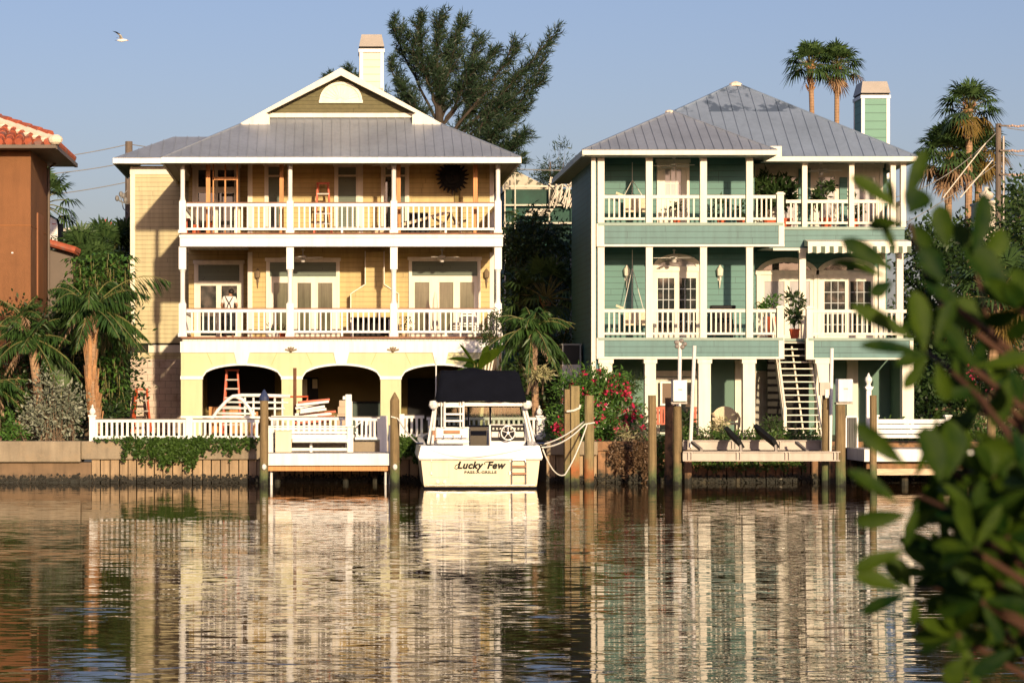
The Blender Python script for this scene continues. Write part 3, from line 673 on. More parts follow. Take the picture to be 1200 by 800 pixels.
mb.build('rake_board', M['cream'], rf)
mb = MB(); a, b_ = hip(g1-.02, -1), hip(g1-.02, 1); mb.prism([(a[0], a[2]), (b_[0], b_[2]), (CX, RZ-.03)], EY+g1, EY+g1+.1); gw = mb.build('gable_wall', M['olive'], rf)
mb = MB(); zc = Z(118, EY+g1); rr = 24/F*(EY+g1)
vy = EY+g1
mb.prism([(CX-rr*math.cos(math.pi*i/16), zc+rr*.86*math.sin(math.pi*i/16)) for i in range(17)], vy-.03, vy-.002)
mb.arch_ring(CX, zc, rr+.03, rr*.86+.03, .09, vy-.07, vy-.03); mb.box(CX-rr-.05, CX+rr+.05, vy-.08, vy-.03, zc-.09, zc+.01)
for i in range(1, 12):
    t = math.pi*i/12; mb.beam((CX-rr*.12*math.cos(t), vy-.035, zc+rr*.12*math.sin(t)), (CX-rr*.93*math.cos(t), vy-.035, zc+rr*.80*math.sin(t)), .02, .03, (0, 1, 0))
mb.build('half_round_vent', M['cream'], gw)
def chimney(par, px0, px1, py_top, Y, depth, siding, zbase, trim, side_corner=True):
    x0, x1 = X(px0, Y), X(px1, Y); zt = Z(py_top, Y); ch = MB(); w_ = x1-x0
    ch.box(x0, x1, Y, Y+depth, zbase, zt-.62); c = ch.build('chimney', siding, par)
    t = MB()
    for xa, xb_ in ((x0-.02, x0+.1), (x1-.1, x1+.02)):
        t.box(xa, xb_, Y-.025, Y+.1, zbase, zt-.64); t.box(xa, xb_, Y+depth-.1, Y+depth+.02, zbase, zt-.64)
    t.box(x0-.05, x1+.05, Y-.05, Y+depth+.05, zt-.64, zt-.52); t.build('chimney_trim', trim, c)
    t = MB(); t.box(x0+.06, x1-.06, Y+.05, Y+depth-.05, zt-.52, zt-.44)
    for xa in (x0, x1-.08, (x0+x1)/2-.04): t.box(xa, xa+.08, Y, Y+depth, zt-.52, zt-.44)
    t.build('chimney_gap', M['dark'], c)
    t = MB(); z0 = zt-.44
    b0 = [(x0-.04, Y-.04), (x1+.04, Y-.04), (x1+.04, Y+depth+.04), (x0-.04, Y+depth+.04)]; b1 = [(x0+.05, Y+.12), (x1-.05, Y+.12), (x1-.05, Y+depth-.12), (x0+.05, Y+depth-.12)]
    t.raw([(x, y, z0) for x, y in b0]+[(x, y, zt) for x, y in b1], [(0,1,2,3),(7,6,5,4),(0,4,5,1),(1,5,6,2),(2,6,7,3),(3,7,4,0)])
    t.build('chimney_cap', M['chimcap'], c)
M['chimcap'] = mk('chimney_cap', (.36, .32, .28), .5, .1, 3)
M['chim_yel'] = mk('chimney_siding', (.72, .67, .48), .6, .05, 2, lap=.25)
chimney(rf, 422, 449, 40, 84.2, 1.0, M['chim_yel'], 12.2, M['white'])
mb = MB(); mb.box(X(449, 84.0)-.75, X(449, 84.0)+.0, 83.95, 84.19, 12.9, 13.25); mb.build('chimney_flashing', M['chimcap'], rf)
ceiling_fan(X(355, 81.6), 81.6, 7.53, 'ceiling fan in the middle bay of the yellow lower porch')
ceiling_fan(X(518, 81.6), 81.6, 7.53, 'ceiling fan in front of the right doors of the yellow lower porch')
ceiling_fan(X(456, 81.6), 81.6, CE, 'ceiling fan under the roof of the yellow upper porch')

# ------------------------------------------------------------------ green house
gh = thing('green_house', 'green three storey house with cream porch posts and a grey hipped roof', 'house', (14, 82, GZ))
GF1, GF2, GC = 4.50, 8.30, 10.50; ge_ = 10.65
GW = 82.15; RWY = 84.6; RF = 82.0        # left porch wall, right porch wall, right front plane
gx0, gx1 = x8(699), x8(916)
rx1 = X(1060, RF)
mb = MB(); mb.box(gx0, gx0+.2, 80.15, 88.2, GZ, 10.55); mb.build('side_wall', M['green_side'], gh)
mb = MB(); mb.box(gx0+.2, X(884, GW), GW, GW+.2, GF1-.1, GC+.3); mb.box(X(884, GW)-.2, X(884, GW), GW+.2, RWY, GF1-.1, GC+.3)
mb.box(X(884, GW), rx1, RWY, RWY+.2, GF1-.1, GC+.3); mb.box(rx1-.2, rx1, RWY+.2, 90, GZ, GC+.1); mb.box(gx0+.2, rx1, 88.0, 88.2, GZ, GC+.1)
mb.build('porch_wall', M['green_wall'], gh)
def gband(x0, x1, y, z0, z1, depth):
    mb = MB(); mb.box(x0, x1, y, y+.14, z0, z1); mb.build('siding_band', M['green_siding'], gh)
gband(gx0+.25, gx1-.1, 79.98, z8(286.5), z8(262), 0); gband(gx0+.25, gx1-.1, 79.98, z8(418), z8(396), 0)
gband(gx1-.1, rx1, RF, 7.58, 8.27, 0); gband(x8(955)+.05, X(1066, 80.5), 80.5, z8(419), z8(396), 0)
mb = MB()
for z0, z1, zz in ((z8(286.5), z8(262), GF2), (z8(418), z8(396), GF1)):
    mb.box(gx0, gx0+.25, 79.96, 80.14, z0, z1+.0); mb.box(gx1-.1, gx1+.08, 79.96, 80.14, z0, z1)
    mb.box(gx0, gx1+.08, 79.93, 80.16, z0-.07, z0-.002)
mb.box(gx1+.08, rx1, RF-.03, RF+.14, 7.50, 7.578); mb.box(x8(948), x8(955)+.05, 80.46, 80.66, z8(419), z8(396)); mb.box(X(1066, 80.5), X(1070, 80.5), 80.46, 80.66, z8(419), z8(396))
mb.box(x8(948), X(1070, 80.5), 80.45, 80.66, z8(421), z8(419)-.002)
mb.box(gx0-.17, gx0-.03, 79.98, 80.12, GZ, 10.5)               # downspout
mb.build('band_trim', M['cream'], gh)
mb = MB(); mb.box(gx0+.05, gx1+.05, 79.95, GW, GF2-.1, GF2); mb.box(gx1+.05, rx1, RF-.05, RWY, GF2-.1, GF2); mb.box(gx0+.05, gx1+.05, 79.95, GW, GF1-.09, GF1); mb.box(gx1+.05, X(947, 80.5), 81.4, RWY, GF1-.09, GF1); mb.box(X(947, 80.5), X(1070, 80.5), 80.45, RWY, GF1-.092, GF1)
mb.box(X(884, GW), gx1+.05, GW, RWY, GF1-.09, GF1); mb.box(X(884, GW), gx1+.05, GW, RWY, GF2-.1, GF2)
mb.build('deck_boards', mk('green_grey_deck', (.26, .34, .29), .6), gh)
for q in ((gx0+.2, gx1, 80.14, GW, 7.64, 7.68), (gx1, rx1, RF+.14, RWY, 7.64, 7.68), (gx0+.2, gx1, 80.14, 84, 3.9, 3.96), (X(955, 81), X(1066, 81), 80.66, 84, 3.9, 3.96), (gx0+.2, X(884, GW), 80.0, GW, 10.8, 10.84), (X(884, GW), rx1, RF, RWY, 10.8, 10.84)):
    mb = MB(); mb.box(*q); mb.build('porch_ceiling', M['porchwhite'], gh)
mb = MB(); mb.box(gx0, gx1, 79.99, 80.03, ge_-.19, 10.83); mb.box(gx1, rx1, RF-.01, RF+.03, ge_-.19, 10.83); mb.box(rx1-.04, rx1, RF+.03, RWY, ge_-.19, 10.83); mb.build('frieze', M['cream'], gh)
def gpost(px, y, z0, z1, w_=.22):
    x = X(px, y); mb = MB(); mb.box(x-w_/2, x+w_/2, y-.1, y+.1, z0, z1); mb.box(x-w_/2-.02, x+w_/2+.02, y-.12, y+.12, z1-.08, z1)
    return mb.build('column', M['cream'], gh)
lp = [704, 760.5, 824, 878]
for p in lp: gpost(p, 80.12, GF2, GC+.04); gpost(p, 80.12, GF1, z8(287))
for p in (942.5, 997.5, 1046, 1058): gpost(p, RF+.12, GF2, GC, .17)
for p in (940, 1033, 1054): gpost(p, RF+.12, GF1, 7.5, .22)
for p, y, w_ in ((709.5, 80.15, .42), (761.5, 80.15, .36), (825, 80.15, .40), (877, 80.15, .40), (963, 80.65, .42), (1063, 80.65, .38)):
    x = X(p, y); mb = MB(); zt = z8(420); mb.box(x-w_/2, x+w_/2, y-.15, y+.2, GZ, zt); mb.box(x-w_/2-.04, x+w_/2+.04, y-.18, y+.23, zt-.16, zt-.002)
    mb.build('column', M['cream'], gh)
def gnewel(px, y, z0, z1):
    x = X(px, y); mb = MB(); mb.box(x-.11, x+.11, y-.11, y+.11, z0, z1); mb.box(x-.145, x+.145, y-.145, y+.145, z1, z1+.05); mb.box(x-.1, x+.1, y-.1, y+.1, z1+.05, z1+.09)
    mb.build('newel_post', M['cream'], gh)
gnewel(914, 80.12, z8(286), z8(228)); gnewel(914, 80.12, z8(418), z8(361)); gnewel(948.5, 80.6, z8(418), z8(361))
for zt, zb_ in ((z8(228.5), GF2+.1), (z8(362), GF1+.1)):
    for a, b_ in ((704, 760.5), (760.5, 824), (824, 878), (878, 914)): railing(gh, x8(a)+.12, x8(b_)-.12, 80.12, zt, zb_, M['cream'], .165, False)
for a, b_ in ((918, 942.5), (942.5, 997.5), (997.5, 1051)): railing(gh, X(a, RF)+.1, X(b_, RF)-.1, RF+.1, 9.22, GF2+.1, M['cream'], .165, False)
railing(gh, X(948.5, 80.6)+.12, X(1062, 80.6), 80.6, z8(362), GF1+.1, M['cream'], .165, False)
railing_side(gh, X(1060, RF), RF+.2, RWY, 9.22, GF2+.1, M['cream'])
# upper left: door with six lights
def xg(p, y=GW): return X(p, y)
def zg(p, y=GW): return Z(p, y)
opening(gh, xg(773), xg(804), GF2, zg(191), GW, M['cream'], [(.2, .82, .45, .9)], .1, 'door', M['glass_bright'], [(3, 2)])
mb = MB(); mb.box(xg(773)+.16, xg(804)-.14, GW-.075, GW-.061, GF2+.12, GF2+.75); mb.box(xg(803)-.06, xg(803), GW-.12, GW-.06, GF2+.9, GF2+1.0); mb.build('door_panel', M['cream'], gh)
# upper right glazing: bright windows in cream frames
pn = [(.03, .22, .3, .86), (.27, .46, .3, .86), (.52, .71, .3, .86), (.77, .96, .3, .86)]
opening(gh, X(888, RWY), X(1030, RWY), GF2, Z(197, RWY), RWY, M['cream'], [(.03, .12, .05, .86), (.2, .32, .05, .86), (.5, .63, .05, .86), (.74, .97, .05, .86)], .12, 'window', M['glass_bright'])
mb = MB(); mb.box(X(935, RWY), X(949, RWY), RWY-.14, RWY-.1, GF2, GC); mb.box(X(983, RWY), X(992, RWY), RWY-.14, RWY-.1, GF2, GC-.3); mb.build('wall_strip', M['green_wall'], gh)
# lower left: arched french door
def arched(cxp, wpx, zsp_, ztop_, y, bottom, panes, gm, bars, transom):
    x0, x1 = X(cxp-wpx/2, y), X(cxp+wpx/2, y); c = (x0+x1)/2
    d = opening(gh, x0, x1, bottom, zsp_, y, M['cream'], panes, .14, 'door', gm, bars, M['barwhite'])
    t = MB(); t.arch_ring(c, zsp_+.02, (x1-x0)/2+.16, ztop_-zsp_+.02, .17, y-.10, y-.005, 20); t.build('arch_trim', M['cream'], d)
    t = MB(); t.prism([(c-((x1-x0)/2)*math.cos(math.pi*i/20), zsp_+.02+(ztop_-zsp_-.14)*math.sin(math.pi*i/20)) for i in range(21)], y-.04, y-.004); t.build('transom_pane', transom, d)
M['barwhite'] = mk('grille_white', (.35, .37, .38), .5)
dp = [(.05, .44, .10, .90), (.56, .95, .10, .90)]
arched(793, 50, zg(318), zg(299), GW, GF1, dp, M['glass_dark'], [(3, 5), (3, 5)], M['glass_bright'])
arched(922, 62, Z(322, RWY), Z(303, RWY), RWY, GF1, [(.07, .45, .08, .90), (.55, .93, .08, .90)], M['glass_bright'], [(2, 3), (2, 3)], M['glass_dark'])
arched(993, 62, Z(322, RWY), Z(303, RWY), RWY, GF1, [(.06, .45, .08, .90), (.55, .94, .08, .90)], M['glass_dark'], [(3, 5), (3, 5)], M['glass_dark'])
sconce(gh, xg(734), GW, zg(324), M['cream'], 1.15); sconce(gh, xg(843), GW, zg(324), M['cream'], 1.15)
# ground floor
mb = MB(); mb.box(gx0+.2, X(905, 83), 83, 83.2, GZ, 3.9); mb.box(X(905, 84), X(1066, 83), 84.0, 84.2, GZ, 3.9); mb.box(X(1066, 82)-.2, X(1066, 82), 82, 84, GZ, 3.9); mb.build('ground_wall', M['green_stucco'], gh)
opening(gh, X(771, 83), X(814, 83), GZ+.05, Z(446, 83), 83, M['cream'], [(.04, .48, .03, .97), (.52, .96, .03, .97)], .1, 'door', M['glass_dark'], [(2, 4), (2, 4)], M['black'])
mb = MB(); mb.box(X(771, 83)-.14, X(814, 83)+.14, 82.9, 82.999, Z(445, 83)+.12, Z(436, 83)+.05); mb.build('door_header', M['cream'], gh)
opening(gh, X(885, 83), X(903, 83), GZ+.05, Z(437, 83), 83, mk('grey_door', (.30, .28, .22), .5), [(.15, .45, .55, .9), (.55, .85, .55, .9), (.15, .45, .1, .45), (.55, .85, .1, .45)], .05, 'door', mk('grey_door_panel', (.27, .25, .2), .5))
for a0, a1, y in ((992, 1005, 84), (861, 870, 83), (1046, 1056, 84)):
    mb = MB(); mb.box(X(a0, y), X(a1, y), y-.08, y-.002, GZ, 3.8); mb.build('pilaster', M['cream'], gh)
# awning over the right lower porch
mb = MB(); ax0, ax1 = X(942, RF), X(1062, RF)
mb.prism_x([(RF-.05, 7.86), (RF-.7, 7.76), (RF-.7, 7.60), (RF-.05, 7.64)], ax0, ax1); aw = mb.build('awning', M['cream'], gh)
mb = MB(); n = 24; st = (ax1-ax0)/n; vs = []; fs = []
for i in range(n+1): vs += [(ax0+i*st, RF-.72, 7.598), (ax0+i*st, RF-.72, 7.36+.03*(i % 2)), (ax0+i*st, RF-.70, 7.36+.03*(i % 2)), (ax0+i*st, RF-.70, 7.598)]
for i in range(n):
    a = i*4; mb.f += [[a, a+1, a+5, a+4], [a+3, a+7, a+6, a+2], [a+1, a+2, a+6, a+5]]; mb.m += [i % 2]*3
mb.v = vs; mb.build('valance', [M['cream'], mk('awning_dark', (.10, .13, .09), .8)], aw)
# stairs up to the lower deck
st = MB(); sg = MB(); nst = 15; xL0, xL1 = X(908, 81.4), X(950, 81.4)
for i in range(nst):
    t = i/(nst-1); z = GF1-.12-(GF1-GZ-.2)*t; y = 81.6-2.0*t
    st.box(xL0+.06, xL1-.06, y-.28, y, z-.035, z)
st.build('stair_tread', M['cream'], gh)
for x in (xL0, xL1-.06, (xL0+xL1)/2-.03):
    sg.beam((x+.03, 81.6, GF1-.28), (x+.03, 79.5, GZ+.02), .06 if x != (xL0+xL1)/2-.03 else .05, .26 if x != (xL0+xL1)/2-.03 else .08, (0, 0, 1))
for x in (xL0-.02, xL1+.04):
    sg.beam((x, 81.6, GF1+.75), (x, 79.5, GZ+.95), .07, .09); sg.box(x-.05, x+.05, 79.45, 79.56, GZ, GZ+1.0); sg.box(x-.05, x+.05, 81.55, 81.66, GF1-.5, GF1+.85)
sg.build('stair_stringer', M['cream'], gh)
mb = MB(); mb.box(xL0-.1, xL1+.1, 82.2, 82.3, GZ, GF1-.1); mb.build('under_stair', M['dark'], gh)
# roofs
ge = 10.65
lx0, lx1, ly = X(683, 79.4), X(910, 79.4), 79.4; la = (X(788, 82.6), 82.6, 12.30); lb = (X(788, 82.6), 83.95, 12.30)
mx0, mx1, my0, my1 = lx0, X(1075, 81.6), 81.6, 90.2; ap = (X(862, 85.8), 85.8, 13.66)
mb = MB()
mb.face([(mx0, my0, ge), (mx1, my0, ge), ap]); mb.face([(mx1, my0, ge), (mx1, my1, ge), ap]); mb.face([(mx1, my1, ge), (mx0, my1, ge), ap]); mb.face([(mx0, my1, ge), (mx0, my0, ge), ap])
pm = (ap[2]-ge)/(ap[1]-my0)
def hi_m(x):
    t = (x-mx0)/(ap[0]-mx0) if x < ap[0] else (mx1-x)/(mx1-ap[0]); return (x, my0+(ap[1]-my0)*t, ge+(ap[2]-ge)*t)
def lo_m(x):
    if x > lx1: return (x, my0, ge)
    if x < la[0]: return hi_m(x)
    t = (lx1-x)/(lx1-lb[0]); y = my0+(lb[1]-my0)*t; return (x, y+.05, ge+pm*(y+.05-my0))
ribs_front(mb, lo_m, hi_m, mx0+.13, mx1, .40, .032)
mb.beam(ap, (mx1, my0, ge), .1, .06); mb.beam(ap, (mx0, my0, ge), .1, .06)
rm = mb.build('roof', M['roof_stain'], gh)
mb = MB()
mb.face([(lx0, ly, ge), (lx1, ly, ge), la]); mb.face([(lx1, ly, ge), (lx1, my0, ge), lb, la]); mb.face([(lx0, ly, ge), la, lb, (lx0, my0, ge)])
def hi_l(x):
    t = (x-lx0)/(la[0]-lx0) if x < la[0] else (lx1-x)/(lx1-la[0]); return (x, ly+(la[1]-ly)*t, ge+(la[2]-ge)*t)
ribs_front(mb, lambda x: (x, ly, ge), hi_l, lx0, lx1, .31, .032)
mb.beam(la, (lx1, ly, ge), .1, .05); mb.beam(la, (lx0, ly, ge), .1, .05)
mb.build('porch_roof', M['roof'], gh)
mb = MB(); mb.box(lx0-.02, lx1+.02, ly-.04, ly+.05, ge-.17, ge-.01); mb.box(lx1-.05, lx1+.03, ly+.05, my0-.06, ge-.17, ge-.01)
mb.box(lx1+.03, mx1+.02, my0-.05, my0+.05, ge-.17, ge-.01); mb.box(mx1-.04, mx1+.03, my0+.05, my1, ge-.17, ge-.01)
mb.build('fascia', M['cream'], rm)
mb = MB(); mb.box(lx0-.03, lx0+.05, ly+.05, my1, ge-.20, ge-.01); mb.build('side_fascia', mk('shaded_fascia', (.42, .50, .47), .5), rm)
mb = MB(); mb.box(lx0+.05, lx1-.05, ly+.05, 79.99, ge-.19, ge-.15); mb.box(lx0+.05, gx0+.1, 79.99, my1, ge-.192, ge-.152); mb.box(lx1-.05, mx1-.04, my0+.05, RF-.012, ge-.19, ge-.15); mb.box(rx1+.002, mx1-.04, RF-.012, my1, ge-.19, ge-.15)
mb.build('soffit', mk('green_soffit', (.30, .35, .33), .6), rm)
mb = MB(); mb.lathe(ap[0], ap[1], [(.25, ap[2]-.12), (.22, ap[2]-.02), (.12, ap[2]+.03), (.03, ap[2]+.06)], 8); mb.lathe(la[0]-.1, la[1], [(.16, la[2]-.08), (.14, la[2]+.0), (.05, la[2]+.03)], 8); mb.build('roof_finial', M['ridge_mortar'], rm)
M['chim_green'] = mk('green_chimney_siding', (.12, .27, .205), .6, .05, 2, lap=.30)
chimney(rm, 1010, 1042, 95, 88.5, 1.3, M['chim_green'], 10.5, M['white'])
ceiling_fan(X(790, 81.3), 81.3, 10.6, 'ceiling fan in front of the cream door of the green upper porch'); ceiling_fan(X(790, 81.3), 81.3, 7.5, 'ceiling fan above the arched door of the green lower porch')
ceiling_fan(X(962, 83.2), 83.2, 10.6, 'ceiling fan above the big plants of the green upper porch')

# ------------------------------------------------------------------ orange house
oh = thing('orange_house', 'orange stucco house with a red clay tile roof at the left edge', 'house', (-12, 80, GZ))
ox, oy = X(36, 78), 78.0; oyb = 82.6; oz = Z(172, 78)
mb = MB(); mb.box(-22, ox, oy, oyb, GZ, oz+.2); mb.build('wall', M['orange_wall'], oh)
mb = MB(); mb.box(-22, ox+.012, oy-.012, oyb, Z(264.5, 78), Z(263.6, 78)); mb.build('wall_joint', mk('joint_orange', (.30, .12, .04), .9), oh)
mb = MB()
mb.box(ox, ox+.05, 79.6, 81.1, 5.8, 8.6)
mb.build('side_window', mk('brown_shutter', (.25, .09, .03), .6), oh)
mb = MB(); mb.tube([(ox+.08, 82.3, GZ), (ox+.08, 82.3, oz-.3), (ox+.45, 82.35, oz-.02)], .05, 8); mb.build('downpipe', M['gutter'], oh)
mb = MB(); mb.box(ox-.62, ox-.56, oy-.03, oy-.002, Z(297, 78), Z(295.5, 78)); mb.build('wall_vent', M['white'], oh)
ex, ey = X(65, 77.2), 77.2; eyb = 83.6; ez = Z(169, 77.2); op = .40
hip_top = Vector((ex-5.0, ey+5.0, ez+op*5.0))
mb = MB(); mb.face([(ex, ey, ez), (ex, eyb, ez), (ex-3.2, eyb-3.2+.0, ez+op*3.2), (ex-3.2, ey+3.2, ez+op*3.2)])
mb.face([(-24, ey, ez), (ex, ey, ez), (ex-3.2, ey+3.2, ez+op*3.2), (-24, ey+3.2, ez+op*3.2)]); mb.face([(ex, eyb, ez), (-24, eyb, ez), (-24, eyb-3.2, ez+op*3.2), (ex-3.2, eyb-3.2, ez+op*3.2)])
rg = random.Random(9)
x = ex-.25
while x > -19:        # barrel tiles, row over row
    run = min(3.2, ex-x-.12); n = max(1, int(run/.42)+1)
    for j in range(n):
        a, b_ = j*.42, min((j+1)*.42+.05, run)
        if b_-a < .08: continue
        r = .125+.012*rg.random(); p0 = (x, ey+a-.03, ez+op*a+.05+.02); p1 = (x, ey+b_, ez+op*b_+.05); 
        mb.tube([p0, p1], [r, r*.86], 8, True)
    x -= .31
y = ey+.3
while y < eyb:        # the side slope's tiles seen end-on past the hip
    run = min(3.2, y-ey-.1, eyb-y-.1)
    if run > .2: mb.tube([(ex+.02, y, ez+.06), (ex-run, y, ez+op*run+.06)], .12, 8)
    y += .31
tr = mb.build('roof', M['tile'], oh)
mb = MB(); mb.tube([(ex+.02, ey+.0, ez+.10), (ex-3.2, ey+3.2, ez+op*3.2+.10)], .16, 8); mb.ball((ex-.0, ey-.02, ez+.14), .24, .2, .17, 10, 6)
for i in range(10):
    t = .3+i*.3; mb.ball((ex-t-.1, ey+t-.12, ez+op*t+.03), .2, .16, .09, 8, 4)
mb.build('ridge_mortar', M['ridge_mortar'], tr)
mb = MB()
for i in range(8):
    t0, t1 = .25+i*.38, .25+(i+1)*.38+.05; mb.tube([(ex-t0+.06, ey+t0+.06, ez+op*t0+.24), (ex-t1+.06, ey+t1+.06, ez+op*t1+.22)], [.14, .11], 8)
mb.build('hip_tiles', M['tile'], tr)
mb = MB(); mb.box(-24, ex+.02, ey-.05, ey+.06, ez-.13, ez-.02); mb.box(ex-.06, ex+.05, ey+.06, eyb, ez-.15, ez-.02); mb.build('gutter', M['gutter'], tr)
mb = MB(); mb.box(-24, ex-.06, ey+.06, oy+.3, ez-.13, ez-.1); mb.box(ox-.1, ex-.06, oy+.3, eyb, ez-.13, ez-.1); mb.build('soffit', M['gutter'], tr)
mb = MB(); yA = 84.5
mb.raw([(X(52, yA), yA, Z(283, yA)), (X(88, yA), yA, Z(293, yA)), (X(88, yA), yA+2, Z(295, yA)), (X(52, yA), yA+2, Z(283, yA))], [(0, 1, 2, 3)])
for i in range(6): mb.tube([(X(52, yA), yA+.1+i*.32, Z(282.5, yA)), (X(88, yA), yA+.1+i*.32, Z(293, yA))], .13, 8)
aw = mb.build('awning_roof', M['tile'], oh)
mb = MB(); mb.box(X(50, yA), X(84, yA), yA+.5, yA+1.9, GZ, Z(292, yA)); mb.build('porch_wall', M['gutter'], oh)

# ------------------------------------------------------------------ buildings behind
fb = thing('flat_roofed_building', 'low dark flat roofed building behind the fan palms at left', 'building', (X(90, 112), 112, GZ))
mb = MB(); mb.box(X(45, 112), X(130, 112), 112, 120, GZ, Z(271, 112)); mb.build('wall', mk('dark_green_wall', (.07, .09, .08), .7), fb)
mb = MB(); mb.box(X(45, 112)-.1, X(118, 112), 111.8, 120.1, Z(271, 112), Z(267.5, 112)); mb.build('parapet', M['bright'], fb)
sg = thing('signboard', 'white signboard with a dark rim beside the orange house', 'sign', (X(62, 90), 90, GZ))
def sp(px, py): return (X(px, 90), Z(py, 90))
mb = MB(); mb.prism([sp(50, 250), sp(57, 252.5), sp(66.5, 258), sp(67.5, 262), sp(67.5, 284), sp(50, 284)], 90, 90.25); mb.build('panel', M['white'], sg)
mb = MB(); 
for a, b_ in (((57, 251.5), (67, 257)), ((67, 257), (68.4, 262)), ((68.4, 262), (68.4, 285))): mb.beam((*sp(*a)[:1], 90.1, sp(*a)[1]), (*sp(*b_)[:1], 90.1, sp(*b_)[1]), .34, .05)
mb.box(X(58, 90), X(60, 90), 90.3, 90.5, GZ, Z(284, 90)); mb.build('rim', M['navy'], sg)
mb = MB(); mb.beam((X(60, 90), 89.99, Z(276, 90)), (X(66, 90), 89.99, Z(281, 90)), .02, .04, (0, 1, 0)); mb.box(X(59.5, 90), X(61, 90), 89.985, 89.999, Z(281, 90), Z(278, 90)); mb.build('painted_mark', M['black'], sg)
mb = MB(); mb.box(X(61, 90), X(65.5, 90), 89.985, 89.999, Z(263, 90), Z(262, 90)); mb.build('red_mark', mk('red_paint', (.5, .12, .08), .6), sg)
sb = thing('steeple', 'small white steeple with a red cross tip above the palms', 'steeple', (X(124, 118), 118, GZ))
mb = MB(); x, y = X(124, 118), 118; mb.lathe(x, y, [(1.0, 4), (.55, Z(290, 118)), (.12, Z(266, 118))], 4); mb.box(x-1.2, x+1.2, y-1, y+1, GZ, 5); mb.build('spire', M['white'], sb)
mb = MB(); mb.beam((x, y, Z(267, 118)), (x, y, Z(257, 118)), .09, .09); mb.beam((x-.3, y, Z(263, 118)), (x+.3, y, Z(263, 118)), .22, .22); mb.build('finial', mk('red_finial', (.35, .03, .03), .5), sb)

sh = thing('scaffolded_house', 'unfinished house wrapped in green netting and scaffolding between the two houses', 'house', (X(630, 104), 104, GZ))
Yh = 104.
mb = MB(); mb.box(X(592, Yh), X(690, Yh), Yh, Yh+8, GZ, Z(222, Yh)); mb.build('wall', mk('green_netting', (.012, .055, .038), .7, .5, 1.2, patch=((.02, .13, .10), .9, .58, .08)), sh)
mb = MB(); mb.prism([(X(590, Yh), Z(196, Yh)), (X(600, Yh), Z(196, Yh)), (X(648, Yh), Z(220, Yh)), (X(690, Yh), Z(222, Yh)), (X(690, Yh), Z(224, Yh)), (X(590, Yh), Z(224, Yh))], Yh+.5, Yh+8); mb.build('roof', mk('pale_roof', (.50, .44, .34), .7, .15, 3, patch=((.10, .10, .07), 2.0, .52, .06)), sh)
mb = MB()
for py in (219, 241, 262): mb.beam((X(590, Yh), Yh-.3, Z(py, Yh)), (X(672, Yh), Yh-.3, Z(py, Yh)), .06, .07)
for px in (591, 603, 643, 670): mb.beam((X(px, Yh), Yh-.35, GZ), (X(px, Yh), Yh-.35, Z(205 if px < 640 else 216, Yh)), .05, .05)
mb.build('scaffold_frame', M['bright'], sh)
mb = MB(); rg = random.Random(4)     # stacked battens and rubble on the scaffold decks
for i in range(34): 
    x = X(rg.uniform(612, 642), Yh); mb.beam((x, Yh-.6, Z(254, Yh)), (x+.25, Yh-.5, Z(246, Yh)), .05, .04)
for i in range(30):
    x = X(rg.uniform(642, 670), Yh); z = Z(rg.uniform(236, 246), Yh); mb.beam((x, Yh-.5, z), (x+rg.uniform(.05, .3), Yh-.5, z+rg.uniform(.35, .8)), .06, .04)
for i in range(22):
    x = X(rg.uniform(642, 672), Yh); z = Z(rg.uniform(215, 222), Yh); mb.beam((x, Yh-.5, z), (x+rg.uniform(-.3, .3), Yh-.5, z+rg.uniform(.15, .35)), .06, .04)
mb.build('batten_stack', M['bright'], sh)
mb = MB(); yq = 99; mb.box(X(645, yq), X(670, yq), yq, yq+.3, Z(336, yq), Z(333, yq)); 
for px in (652, 668): mb.box(X(px, yq), X(px, yq)+.14, yq, yq+.2, GZ, Z(296, yq))
mb.box(X(640, yq), X(672, yq), yq, yq+.1, Z(303, yq), Z(301.5, yq)); mb.build('back_porch', mk('grey_wood', (.25, .24, .21), .8), sh)

ps = thing('stucco_chimney_house', 'pale stucco parapet with a vase finial among the right trees', 'building', (X(1162, 108), 108, GZ))
mb = MB(); mb.box(X(1152, 108), X(1169, 108), 108, 110, GZ, Z(236, 108)); mb.box(X(1151, 108), X(1170, 108), 107.9, 110.1, Z(238, 108), Z(235, 108)); mb.build('parapet', M['bright'], ps)
mb = MB(); mb.lathe(X(1160, 108), 108.6, [(.1, Z(235, 108)), (.32, Z(230, 108)), (.34, Z(226, 108)), (.1, Z(222, 108)), (.12, Z(218, 108))], 10); mb.build('vase_finial', M['bright'], ps, smooth=True)
# ------------------------------------------------------------------ waterfront: pilings, fences, docks, lift, boat
def piling(px, ptop, r, Y, label, mat, cap=None, group='wooden pilings along the water'):
    x = X(px, Y); zt = Z(ptop, Y); t = thing('piling', label, 'piling', (x, Y, 0), group)
    mb = MB(); rr = random.Random(px); lean = rr.uniform(-.02, .02)
    pts = []; rs = []
    for i in range(9):
        f = i/8; pts.append((x+lean*f+rr.uniform(-.006, .006), Y+rr.uniform(-.006, .006), -1.2+(zt+1.2)*f)); rs.append(r*(1.06-.1*f+rr.uniform(-.02, .02)))
    mb.tube(pts, rs, 12); mb.build('post', mat, t, smooth=False)
    if cap == 'cone':
        mb = MB(); mb.lathe(x+lean, Y, [(r*1.12, zt-.08), (r*1.14, zt+.03), (r*.15, zt+.24)], 12); mb.build('cap', M['pilecap'], t)
    if cap == 'point':
        mb = MB(); mb.lathe(x+lean, Y, [(r*1.0, zt-.01), (r*.9, zt+.05), (r*.12, zt+.26)], 10); mb.build('point', M['piling'], t)
    return t
PY = 69.8
piling(309.5, 466, .125, PY, 'piling with a blue pointed cap at the left end of the left dock', M['piling'], 'cone')
